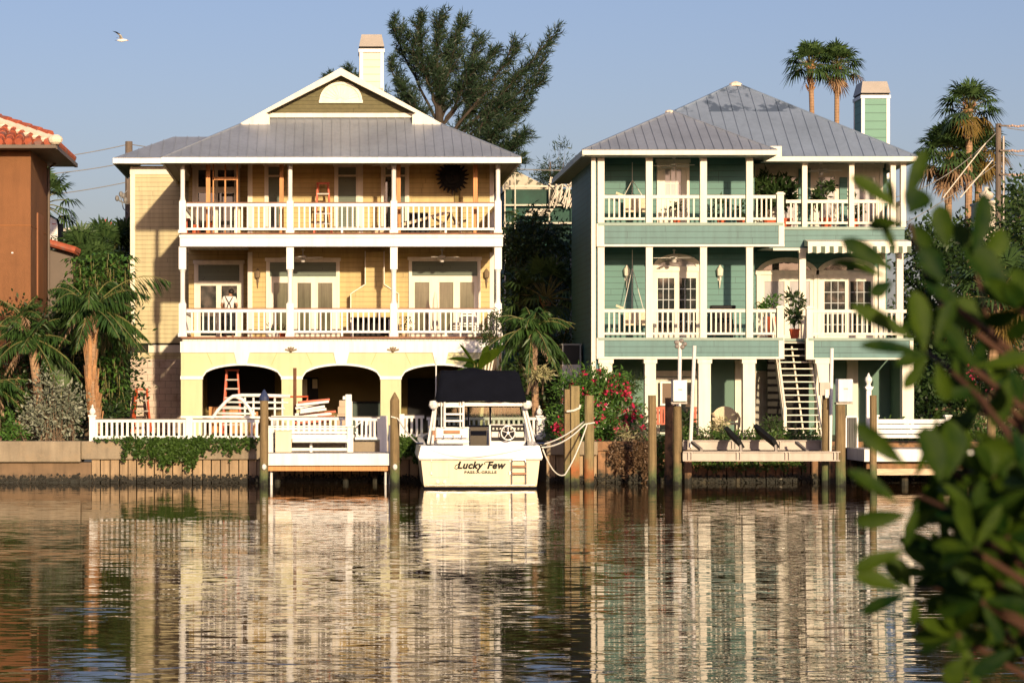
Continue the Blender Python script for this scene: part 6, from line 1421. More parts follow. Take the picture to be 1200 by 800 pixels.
def feather_palm(label, base, trunk, r0, r1, fr, leafm, seed, tm=None, group=None, name='feather_palm', leaf=.5, wid=.045, n=26, hang=.6, boots=None):
    t = thing(name, label, 'palm', base, group); rng = np.random.default_rng(seed); mb = MB(); k = len(trunk)
    mb.tube(trunk, [r0+(r1-r0)*i/(k-1) for i in range(k)], 10); mb.build('trunk', tm or M['palm_trunk'], t)
    c = np.array(trunk[-1]); VV = []; mb = MB()
    for az, el, L, droop in fr:
        V, pts = feather_frond(c+rng.normal(size=3)*.05, az, el, L, droop, rng, leaf*L/2.2, n, wid, hang); VV.append(V); mb.tube([tuple(p) for p in pts[::4]], [.022-.018*i/len(pts[::4]) for i in range(len(pts[::4]))], 5)
    mb.build('rachis', M['palm_frond_stem'], t); V = np.concatenate(VV); np_mesh('crown', V, quads_of(V), leafm, t); DD = []
    for k2 in range(3 if leafm is L_['palm'] else 0):
        V, pts = feather_frond(c, rng.uniform(3.4, 6.0), rng.uniform(-.5, .1), 1.2, 1.0, rng, leaf*.45, 18, wid*.8, 1.3); DD.append(V)
    if DD: V = np.concatenate(DD); np_mesh('dead_fronds', V, quads_of(V), L_['deadfan'], t)
    if boots:
        mb = MB(); rg = random.Random(seed)
        for i in range(boots):
            f = rg.uniform(.1, 1.); q = Vector(trunk[0]).lerp(Vector(trunk[-1]), f); j = f*(k-1); a = int(min(j, k-2)); q = Vector(trunk[a]).lerp(Vector(trunk[a+1]), j-a); an = rg.uniform(0, 6.28); rr = r0+(r1-r0)*f
            mb.beam(q+Vector((math.cos(an)*rr*.8, math.sin(an)*rr*.8, -.3)), q+Vector((math.cos(an)*rr*1.25, math.sin(an)*rr*1.25, .35)), .10, .03, (math.cos(an), math.sin(an), 0))
        mb.build('leaf_bases', M['palm_boot'], t)
    return t
M['palm_frond_stem'] = mk('frond_stem', (.16, .15, .05), .6, .2, 3)
def ring_fronds(rng, n, L, el=(-.1, 1.2), droop=(.35, .7), az=None):
    out = []
    for i in range(n):
        a = (az[0]+(az[1]-az[0])*rng.random()) if az else 2*math.pi*i/n*2.4; out.append((a, rng.uniform(*el), L*rng.uniform(.8, 1.1), rng.uniform(*droop)))
    return out

# fan palm: each frond a petiole and a fan of blades
def fan_palm(label, base, top, r, n, R, leafm, seed, group=None, skirt=0, el=(-.5, 1.35), stalk=.75, blade=.62, deadm=None, name='fan_palm', young=None, trunk=True, dead=0):
    t = thing(name, label, 'palm', base, group); rng = np.random.default_rng(seed); rg = random.Random(seed); base, top = Vector(base), Vector(top)
    if trunk:
        mb = MB(); mid = base.lerp(top, .5)+Vector((rg.uniform(-.15, .15), 0, 0)); mb.tube([base, base.lerp(mid, .5), mid, mid.lerp(top, .6), top], [r*1.15, r*1.05, r, r*.95, r*1.0], 9); mb.build('trunk', M['palm_trunk'], t)
        mb = MB(); 
        for i in range(26):
            a = rg.uniform(0, 6.28); z = rg.uniform(-1.3, .1)*R*.8; q = top+Vector((math.cos(a)*r*.9, math.sin(a)*r*.9, z)); mb.beam(q, q+Vector((math.cos(a)*.16, math.sin(a)*.16, .3)), .08, .03, (math.cos(a), math.sin(a), .1))
        mb.build('leaf_bases', M['palm_boot'], t)
    mbp = MB(); G, D = [], []
    def fan(c, d, size, dst, droop):
        d = np.array(d); d /= np.linalg.norm(d); side = np.cross(d, [0, 0, 1.]); side /= max(np.linalg.norm(side), 1e-6); nrm = np.cross(side, d); nb = 17
        for k in range(nb):
            a = -1.75+3.5*k/(nb-1); dr = d*math.cos(a)+side*math.sin(a)+nrm*rng.normal()*.07; dr /= np.linalg.norm(dr); l = size*(1-.22*abs(a)/1.75)*rng.uniform(.85, 1.08); w_ = np.cross(dr, nrm); w_ /= max(np.linalg.norm(w_), 1e-6); w_ *= size*.052
            m = c+dr*l*.6+np.array([0, 0, -.05*droop*l]); tip = c+dr*l+np.array([0, 0, -.38*droop*l]); dst.append(np.stack([c-w_*.25, m-w_, m+w_, c+w_*.25])); dst.append(np.stack([m-w_, tip-w_*.1, tip+w_*.1, m+w_]))
    for i in range(n):
        a = i*2.399+rng.normal()*.2; u = (i+.5)/n; e = el[0]+(el[1]-el[0])*u**.8+rng.normal()*.1; d = np.array([math.cos(a)*math.cos(e), math.sin(a)*math.cos(e), math.sin(e)]); sl_ = R*stalk*rng.uniform(.8, 1.05)
        p0 = np.array(top)+d*.1; p1 = p0+d*sl_+np.array([0, 0, -.16*sl_*(1-u)]); mbp.tube([p0, (p0+p1)/2+np.array([0, 0, .05]), p1], [.028, .022, .016], 5)
        isd = deadm is not None and u < dead; fan(p1, d+np.array([0, 0, -.35*(1-u)]), R*blade, D if isd else G, .6+.8*(1-u))
    for i in range(skirt):
        a = rng.random()*6.28; e = rng.uniform(-1.5, -1.0); d = np.array([math.cos(a)*math.cos(e), math.sin(a)*math.cos(e), math.sin(e)]); p1 = np.array(top)+d*R*rng.uniform(.3, .8); mbp.tube([np.array(top), p1], .02, 5); fan(p1, d, R*blade*.8, D, .7)
    mbp.build('petiole', M['palm_frond_stem'], t)
    V = np.concatenate(G); np_mesh('crown', V, quads_of(V), leafm, t)
    if D: V = np.concatenate(D); np_mesh('dead_fronds', V, quads_of(V), deadm or L_['deadfan'], t)
    return t

# --- australian pine behind the yellow house
def pine():
    Y = 101.; base = (X(525, Y), Y, GZ); t = thing('feathery_pine', 'tall wispy dark pine rising behind the yellow house roof', 'tree', base); rng = np.random.default_rng(5); rg = random.Random(5); mb = MB()
    mb.tube([base, (X(520, Y), Y, Z(260, Y)), (X(515, Y), Y, Z(150, Y)), (X(512, Y), Y, Z(70, Y))], [.4, .32, .2, .06], 8)
    limbs = [((517, 150), (468, 60), (462, 30)), ((516, 130), (486, 60), (490, 24)), ((514, 110), (510, 55), (514, 24)), ((516, 120), (530, 60), (541, 28)), ((518, 150), (560, 95), (577, 62)), ((520, 165), (580, 100), (602, 56)), ((520, 180), (600, 100), (649, 42)), ((522, 180), (598, 125), (636, 76)),
             ((522, 190), (590, 140), (632, 98)), ((524, 200), (580, 160), (612, 128)), ((526, 210), (585, 180), (612, 160)), ((526, 215), (575, 195), (600, 172)), ((517, 190), (480, 130), (455, 75)), ((515, 170), (440, 125), (409, 86)), ((514, 175), (425, 125), (386, 92)), ((516, 140), (500, 90), (478, 45)),
             ((518, 140), (545, 90), (560, 48)), ((520, 190), (540, 140), (560, 105)), ((520, 200), (560, 150), (590, 120)), ((518, 160), (515, 100), (528, 50)), ((522, 170), (570, 130), (616, 80)), ((524, 205), (560, 185), (585, 150)), ((516, 185), (490, 140), (470, 105)), ((518, 150), (540, 110), (556, 78)),
             ((520, 210), (550, 190), (575, 182)), ((516, 150), (520, 120), (505, 80)), ((524, 220), (580, 205), (606, 190))]
    P0, D0, LL = [], [], []
    for a, m_, b_ in limbs:
        dy = rng.uniform(-2.6, 2.6); A, Mi, B = P(*a, Y), P(*m_, Y+dy*.6), P(*b_, Y+dy); n = 26; prev = None; pts = []
        for i in range(n+1):
            f = i/n; q = A*(1-f)**2+Mi*2*f*(1-f)+B*f*f; q = q+Vector((rg.uniform(-.05, .05), rg.uniform(-.05, .05), rg.uniform(-.05, .05))); pts.append(q)
        mb.tube(pts[::2], [.06*(1-i/14)+.010 for i in range(len(pts[::2]))], 5)
        for i in range(7, n+1):
            f = i/n; tan = (pts[i]-pts[i-1]).normalized(); nb = 3
            for k in range(nb):
                d = (tan*rg.uniform(.7, 1.5)+Vector((rg.uniform(-1, 1), rg.uniform(-1, 1), rg.uniform(-.5, .9)))*.9).normalized(); Ls = rg.uniform(.35, 1.05)*(1.25-.75*f); s = pts[i]; e = s+d*Ls+Vector((.12, 0, .06)); mb.tube([s, e], [.016, .006], 4)
                m2 = 15; ff = np.linspace(.12, 1.03, m2)[:, None]; pp = np.array(s)+(np.array(e)-np.array(s))*ff; P0.append(np.repeat(pp, 2, 0)); D0.append(np.repeat(np.array([d]), 2*m2, 0)*.8+rng.normal(size=(2*m2, 3))*.6+np.array([.12, 0, -.08])); LL.append(np.full(2*m2, 1.))
    mb.build('trunk', mk('pine_bark', (.05, .038, .028), .9, .3, 4), t); P0, D0 = np.concatenate(P0), np.concatenate(D0); V = leaf_quads(P0, D0, rng.uniform(.18, .38, len(P0)), rng.uniform(.026, .042, len(P0)), rng); np_mesh('crown', V, quads_of(V), L_['pine'], t)
pine()
crown_tree('feathery_pine', 'small feathery pine top above the scaffolded house', (X(652, 116), 116, GZ), [blob(652, 205, 116, 22, 14), blob(645, 190, 116, 6, 8, .4), (X(660, 116), 116, Z(190, 116), .3, .3, .9), blob(640, 212, 116, 22, 10)], 1500, .32, .045, L_['pine'], .2, .1, seed=31)
# --- left garden
rngp = np.random.default_rng(11)
feather_palm('leaning feather palm with a slim trunk near the orange house', P(49, 505, 75)[:], [P(49, 508, 75), P(45, 460, 75), P(41, 430, 75), P(36, 397, 75)], .16, .13,
             ring_fronds(rngp, 26, 1.9, (-.35, 1.1), (.4, .8)), L_['palm'], 12, leaf=.62, wid=.055, hang=1.0)
feather_palm('feather palm with a shaggy twisted trunk and a frond reaching over the yellow wing', P(112, 508, 74.6)[:], [P(113, 512, 74.6), P(110, 470, 74.6), P(106, 430, 74.6), P(108, 388, 74.6), P(107, 362, 74.6)], .20, .16,
             [(math.radians(2), .86, 4.0, .60), (math.radians(-10), .8, 3.0, .62), (math.radians(20), .95, 2.6, .6)]+ring_fronds(rngp, 30, 2.1, (-.4, 1.2), (.45, .85)), L_['palm'], 13, leaf=.66, wid=.06, hang=1.1, boots=60, n=34)
feather_palm('low drooping palm with a yellowing frond at the left edge', P(-14, 505, 74)[:], [P(-14, 508, 74), P(-12, 470, 74), P(-10, 450, 74)], .14, .12, ring_fronds(rngp, 16, 1.5, (-.4, 1.0), (.4, .9))+[(.0, .45, 1.35, .35), (.1, .1, 1.2, .8), (-.3, .3, 1.2, .8)], L_['palm'], 14, leaf=.7, wid=.06, hang=1.0)
feather_palm('upper feathery palm in front of the orange wall', P(20, 505, 76.5)[:], [P(20, 508, 76.5), P(22, 400, 76.5), P(25, 370, 76.5)], .13, .1, ring_fronds(rngp, 14, 1.5, (-.1, 1.2), (.3, .7)), L_['palm'], 15, leaf=.55, wid=.045, hang=.8)
# schefflera: whorls of drooping leaflets
def schefflera():
    Y = 77.5; base = P(122, 508, Y); t = thing('umbrella_tree', 'umbrella tree with drooping leaf whorls left of the yellow wing', 'tree', base[:]); rng = np.random.default_rng(6); rg = random.Random(6); mb = MB(); out = []
    for k in range(270):
        px, py = rg.uniform(66, 156), rg.uniform(297, 478)
        if py < 330 and not (78 < px < 152): continue
        if py > 400 and (px < 112 or px > 146): continue
        if py < 305 and px < 105: continue
        dpt = rg.uniform(-1.0, 1.2); c = P(px, py, Y+dpt); mb.tube([c+Vector((rg.uniform(-.1, .1), .35, -.7)), c+Vector((0, 0, -.2)), c], [.02, .014, .01], 5)
        nl = rg.randint(8, 11); L = rg.uniform(.34, .48)
        for i in range(nl):
            a = 2*math.pi*i/nl+rg.random()*.3; d = np.array([math.cos(a), math.sin(a), rg.uniform(.0, .45)]); p = np.array(c)+d*.1; e1 = p+d*L*.5+np.array([0, 0, -.03]); e2 = p+d*L*.8+np.array([0, 0, -.15*L/.36]); w_ = np.cross(d, [0, 0, 1]); w_ = w_/np.linalg.norm(w_)*.055
            out.append(np.stack([p-w_*.3, e1-w_, e1+w_, p+w_*.3])); out.append(np.stack([e1-w_, e2-w_*.25, e2+w_*.25, e1+w_]))
    mb.tube([base, P(121, 420, Y+.3), P(118, 340, Y+.3)], [.1, .08, .04], 8); mb.build('trunk', M['palm_frond_stem'], t); V = np.concatenate(out); np_mesh('crown', V, quads_of(V), L_['bright'], t)
schefflera()
for k, (px, py, Y, R, lab) in enumerate(((95, 318, 90, 1.5, 'grey green fan palm behind the umbrella tree nearest the orange house'), (122, 308, 91, 1.45, 'fan palm with upright blades below the red tipped steeple'), (143, 306, 92, 1.5, 'spiky fan palm beside the dark utility pole'), (108, 330, 89, 1.5, 'low fan palm just above the umbrella tree'))):
    fan_palm(lab, (X(px, Y), Y, GZ), (X(px, Y), Y, Z(py, Y)), .16, 34, R, L_['fan'], 40+k, 'fan palms behind the umbrella tree', el=(-.4, 1.4))
fan_palm('fan palm peeping out behind the orange house', (X(46, 92), 92, GZ), (X(48, 92), 92, Z(240, 92)), .16, 26, 1.3, L_['fan'], 47)
shrub('silver_buttonwood', 'silvery grey green shrub below the two feather palms', 73.6, [(60, 480, 26, 24), (45, 495, 22, 18), (78, 470, 18, 28), (58, 455, 14, 24), (85, 490, 12, 22), (60, 503, 34, 10)], 2600, .14, .06, L_['silver'], .16, seed=3)
shrub('croton', 'bright green leafy shrub at the lower left edge', 73.4, [(6, 500, 16, 14), (22, 508, 10, 9)], 420, .18, .08, L_['bright'], .12, seed=4)
shrub('garden_undergrowth', 'dark green bushes under the left palms', 76.5, [(20, 470, 40, 36), (75, 480, 40, 30), (128, 490, 26, 22), (15, 430, 26, 26)], 2600, .20, .09, L_['dark'], .22, seed=5)
crown_tree('broadleaf_tree', 'dark leafy tree in the gap between the orange house and the yellow wing', (X(105, 82), 82, GZ), [blob(105, 380, 82, 50, 46, 2), blob(135, 440, 82, 26, 40, 1.5), blob(75, 430, 82, 40, 42, 1.5), blob(30, 400, 80.5-3, 30, 40, .6)], 6500, .2, .09, L_['dark'], .3, seed=9)
mb = MB(); mb.ball(P(71, 435, 75.6), .38, .05, .55, 12, 8); t = thing('elephant_ear', 'single big rounded leaf behind the silvery shrub', 'plant', P(71, 505, 75.6)[:]); mb.build('leaf', L_['ivy'], t, smooth=True)
mb = MB(); mb.tube([P(71, 508, 75.65), P(72, 470, 75.65), P(71, 445, 75.65)], .025, 6); mb.build('stem', M['palm_frond_stem'], t)
# stuff far away, seen only in gaps
def treeline():
    rng = np.random.default_rng(77); bl = [(x, 128+rng.uniform(-6, 10), rng.uniform(2.5, 5.5), rng.uniform(3, 5), 3, rng.uniform(2.5, 4.5)) for x in np.arange(-50, 75, 3.2)]
    V = cloud(bl, 16000, .75, .5, rng, .8); tag(np_mesh('treeline', V, quads_of(V), L_['dark']), 'far row of dark trees glimpsed behind the houses', 'trees', kind='stuff')
treeline()
# --- between the houses
crown_tree('broadleaf_tree', 'tall dark tree filling the gap right of the yellow house', (X(612, 92), 92, GZ), [blob(605, 300, 92, 26, 40, 1.5), blob(630, 280, 93, 36, 34, 2), blob(612, 365, 91, 26, 50, 1.5), blob(650, 330, 93, 30, 50, 2)], 6500, .22, .09, L_['dark'], .3, seed=14)
crown_tree('broadleaf_tree', 'dark bushy tree low against the side of the green house', (X(655, 88), 88, GZ), [blob(650, 420, 88, 34, 46, 1.5), blob(612, 440, 88, 30, 44, 1.5), blob(640, 475, 86, 44, 26, 1)], 4200, .2, .09, L_['dark'], .28, seed=15)
feather_palm('dark arching palm high between the two houses', P(622, 505, 94)[:], [P(622, 508, 94), P(615, 380, 94), P(612, 320, 94), P(622, 275, 94)], .16, .13, ring_fronds(rngp, 20, 2.6, (-.2, 1.2), (.4, .8)), L_['dark'], 16, tm=M['bark'], leaf=.55, wid=.05, n=30)
fan_palm('yellow green fan palm in front of the back porch between the houses', P(640, 505, 90)[:], P(640, 350, 90)[:], .15, 30, 1.5, L_['fan'], 48)
feather_palm('bushy green palm between the boat canopy and the green house', P(628, 505, 76)[:], [P(628, 508, 76), P(627, 455, 76), P(626, 415, 76), P(625, 385, 76)], .12, .09, ring_fronds(rngp, 28, 1.75, (-.5, 1.3), (.4, .9)), L_['palm'], 17, leaf=.7, wid=.06, hang=1.0, n=28)
shrub('bromeliad_cluster', 'pale yellow green bromeliads growing on the palm trunk beside the boat', 75.6, [(628, 443, 13, 9), (634, 437, 7, 6), (622, 438, 7, 6)], 330, .30, .045, L_['pale'], .06, 'bromeliad', seed=18, zf=Z(462, 75.6), stems=2)
# bird of paradise behind the boat canopy
def bop():
    Y = 75.6; base = P(552, 510, Y+.6); t = thing('bird_of_paradise', 'big leaved plant with white stalks rising above the boat canopy', 'plant', base[:]); rg = random.Random(3); st = MB(); lv = MB()
    for (x0, y0, x1, y1, w_) in ((556, 428, 538, 394, .05), (560, 425, 524, 412, .07), (556, 434, 530, 429, .08), (562, 432, 574, 404, .16), (570, 426, 584, 400, .16), (556, 436, 550, 414, .20), (562, 434, 560, 412, .18), (555, 430, 543, 420, .12), (572, 420, 592, 396, .15), (566, 426, 571, 396, .12)):
        a = P(x0, y0, Y); b_ = P(x1, y1, Y+rg.uniform(-.5, .3)); st.tube([base+Vector((rg.uniform(-.2, .2), 0, 0)), a, a.lerp(b_, .3)], [.035, .03, .02], 6); d = (b_-a); s = Vector((0, -1, .2)).cross(d).normalized()*w_; s2 = Vector((0, .06, 0)); L = []
        for f, q in ((0, .15), (.25, .8), (.55, 1.), (.8, .7), (1., .05)):
            c = a.lerp(b_, f)+Vector((0, -.05, -.22*f*f)); L += [c-s*q+s2*q, c, c+s*q+s2*q]
        lv.raw(L, [(i*3+j, i*3+j+1, (i+1)*3+j+1, (i+1)*3+j) for i in range(4) for j in range(2)])
    st2 = MB()
    for x0, x1 in ((567, 572), (570, 577), (573, 581)): st2.tube([P(x0, 446, Y), P((x0+x1)/2-.5, 428, Y), P(x1, 408, Y)], [.035, .03, .02], 6)
    st.build('stem', M['palm_frond_stem'], t); lv.build('leaves', L_['mangrove'], t); st2.build('pale_stalk', M['cream'], t)
bop()
shrub('leafy_shrub', 'small leafed shrub at the right corner of the lower yellow balcony', 77.0, [(578, 388, 13, 18), (574, 398, 10, 10), (585, 375, 7, 8)], 900, .12, .045, L_['mid'], .12, seed=19, zf=GZ)
# oleander with red flowers
shrub('oleander', 'big green bush with red flowers in front of the green house corner', 74.6, [(690, 450, 40, 18), (676, 480, 28, 34, .3), (712, 480, 36, 38), (690, 505, 44, 24, -.6), (735, 500, 20, 24), (657, 505, 10, 18), (722, 455, 16, 14)], 10500, .18, .055, L_['bright'], .17, seed=20, flowers=(L_['redflower'], 115, .125))
crown_tree('slender_dracaena', 'thin pale stemmed dracaena in front of the green ground floor wall', P(736, 506, 79)[:], [blob(737, 450, 79, 10, 7, .25), blob(744, 448, 79, 5, 5, .2)], 260, .24, .025, L_['mid'], .1, .04, seed=21, cat='plant', barkm=M['plank'])
shrub('white_edged_plant', 'white and green leaved plants beside the oleander', 74.4, [(738, 490, 14, 14), (750, 500, 10, 9)], 380, .26, .05, L_['silver'], .12, 'plant', seed=22)
shrub('yellow_ground_plant', 'low yellow green plants on the seawall left of the pilings', 73.2, [(748, 509, 20, 8), (727, 512, 14, 7)], 420, .16, .03, L_['pale'], .10, 'plant', seed=23)
shrub('yellow_ground_plant', 'yellow green tuft in front of the wicker armchair', 76.0, [(842, 500, 12, 9)], 300, .16, .03, L_['pale'], .10, 'plant', seed=24)
shrub('spiky_plant', 'pale spiky plant left of the plain white pole', 76.0, [(802, 497, 7, 12)], 180, .3, .05, L_['mid'], .06, 'plant', seed=25)
shrub('fern', 'dark fern at the foot of the stairs', 77.5, [(903, 500, 12, 9)], 380, .16, .04, L_['mid'], .10, 'plant', seed=26)
# creepers on the seawall and low hedge
def creeper(name, label, strips, n, L, W, leafm, seed, cat='creeper', Y=71.8, depth=.16):
    rng = np.random.default_rng(seed); pts = []
    tot = sum((b_-a)*(q-p) for a, b_, p, q in strips)
    for a, b_, p, q in strips:
        m = int(n*(b_-a)*(q-p)/tot); px = rng.uniform(a, b_, m); edge = (np.sin(px*.23+seed)*.18+np.sin(px*.61)*.12+.85)*(q-p); py = p+edge*rng.random(m)**.9; pts.append(np.stack([X(px, Y), np.full(m, Y)-rng.random(m)*depth, Z(py, Y)], 1))
    pts = np.concatenate(pts); V = leaf_quads(pts, rng.normal(size=pts.shape)+np.array([0, -.5, -.4]), L*rng.uniform(.6, 1.2, len(pts)), W, rng)
    return tag(np_mesh(name, V, quads_of(V), leafm), label, cat)
creeper('seawall_ivy', 'green ivy spilling over the concrete cap below the picket railing', [(143, 240, 512, 540), (176, 232, 514, 549), (110, 305, 512, 517), (225, 300, 513, 528), (262, 272, 514, 540)], 3600, .11, .08, L_['ivy'], 51)
creeper('seawall_ivy', 'green ivy on the seawall between the pointed piling and the boat', [(466, 497, 511, 540)], 1100, .11, .08, L_['ivy'], 52)
creeper('hanging_vine', 'brown dry vine hanging on the seawall below the oleander', [(716, 764, 517, 556), (745, 762, 515, 566)], 1500, .13, .05, L_['brown'], 53, Y=71.75)
creeper('hanging_vine', 'green vine hanging under the boat lift', [(796, 945, 536, 551), (770, 800, 510, 560)], 2000, .10, .07, L_['ivy'], 54, Y=71.75)
shrub('low_hedge', 'low clipped hedge along the seawall behind the boat lift', 73.0, [(x, 511, 15, 6.5) for x in range(796, 965, 17)], 2800, .10, .06, L_['ivy'], .10, 'hedge', seed=55, stems=2)
shrub('low_hedge', 'green hedge behind the right dock', 74.0, [(x, 505 if x > 1115 else 512, 20, 17) for x in range(1050, 1290, 24)], 4800, .12, .07, L_['ivy'], .14, 'hedge', seed=56, stems=2)
shrub('variegated_shrub', 'pale flecked shrub above the hedge at right', 75.5, [(1150, 487, 18, 10), (1178, 492, 18, 9), (1130, 492, 8, 7)], 900, .13, .06, L_['pale'], .13, seed=57)
# --- right side trees and palms
for k, (bl, lab, lm, sd) in enumerate((
    ([(1085, 300, 34, 40), (1075, 380, 26, 50), (1110, 340, 40, 50), (1090, 440, 40, 40)], 'dark bushy tree right against the green house', 'dark', 60),
    ([(1150, 300, 40, 44), (1190, 280, 36, 44), (1130, 380, 40, 44), (1175, 360, 44, 40)], 'mid green tree below the tall utility pole', 'mid', 61),
    ([(1230, 260, 60, 60), (1215, 340, 60, 60), (1280, 320, 60, 80)], 'dense green tree at the right edge', 'mid', 62),
    ([(1130, 450, 46, 40), (1190, 440, 50, 44), (1090, 480, 34, 30), (1250, 440, 50, 60)], 'dark undergrowth tree above the right hedge', 'dark', 63))):
    Y = 90+k*1.0-(6 if k == 3 else 0); crown_tree('broadleaf_tree', lab, (X(bl[0][0], Y), Y, GZ), [blob(a, b_, Y, c, d_, 2) for a, b_, c, d_ in bl], 6500, .24, .11, L_[lm], .32, .2, seed=sd)
crown_tree('broadleaf_tree', 'leafy tree top behind the utility pole at the right edge', (X(1195, 112), 112, GZ), [blob(1185, 245, 112, 22, 22, 2), blob(1210, 235, 112, 24, 26, 2), blob(1150, 275, 112, 30, 26, 2), blob(1105, 285, 112, 30, 20, 2)], 3600, .3, .13, L_['mid'], .35, .2, seed=64)
shrub('bougainvillea', 'dark bush with a few pink flowers behind the right tall piling', 80, [(1140, 440, 24, 20), (1165, 450, 16, 20)], 700, .16, .08, L_['dark'], .16, seed=65, flowers=(L_['redflower'], 16, .09))
fan_palm('low fan palm with hanging yellowed fans among the right trees', P(1168, 505, 84)[:], P(1168, 350, 84)[:], .2, 36, 1.7, L_['fan'], 66, skirt=10, deadm=L_['fanyel'], dead=.12)
def tall_fan(px, ptop, pbase_px, Y, R, seed, lab, n=46, skirt=10, dm='deadfan', dead=.1, r=.17, el=(-.55, 1.4)):
    fan_palm(lab, (X(pbase_px, Y), Y, GZ), (X(px, Y), Y, Z(ptop, Y)), r, n, R, L_['fan'], seed, 'tall fan palms', skirt=skirt, deadm=L_[dm], dead=dead, el=el, stalk=.60, blade=.68)
tall_fan(950, 78, 956, 122, 1.3, 70, 'left one of two tall fan palms above the green roof', n=30, skirt=1, el=(-.3, 1.45), dead=.04, r=.13)
tall_fan(981, 80, 981, 122, 1.3, 71, 'right one of two tall fan palms above the green roof with a hanging dead frond', n=30, skirt=3, el=(-.3, 1.45), dead=.04, r=.13)
tall_fan(1136, 128, 1139, 112, 1.4, 72, 'tallest fan palm left of the tall utility pole', n=32, skirt=2, dm='fanyel', dead=.14)
tall_fan(1112, 185, 1112, 113, 1.65, 73, 'dark full headed fan palm below and left of the tallest one', n=50, skirt=8)
tall_fan(1148, 180, 1132, 114, 1.4, 74, 'fan palm with brown skirt right of the tallest trunk', n=40, skirt=9, dm='fanyel', dead=.3)
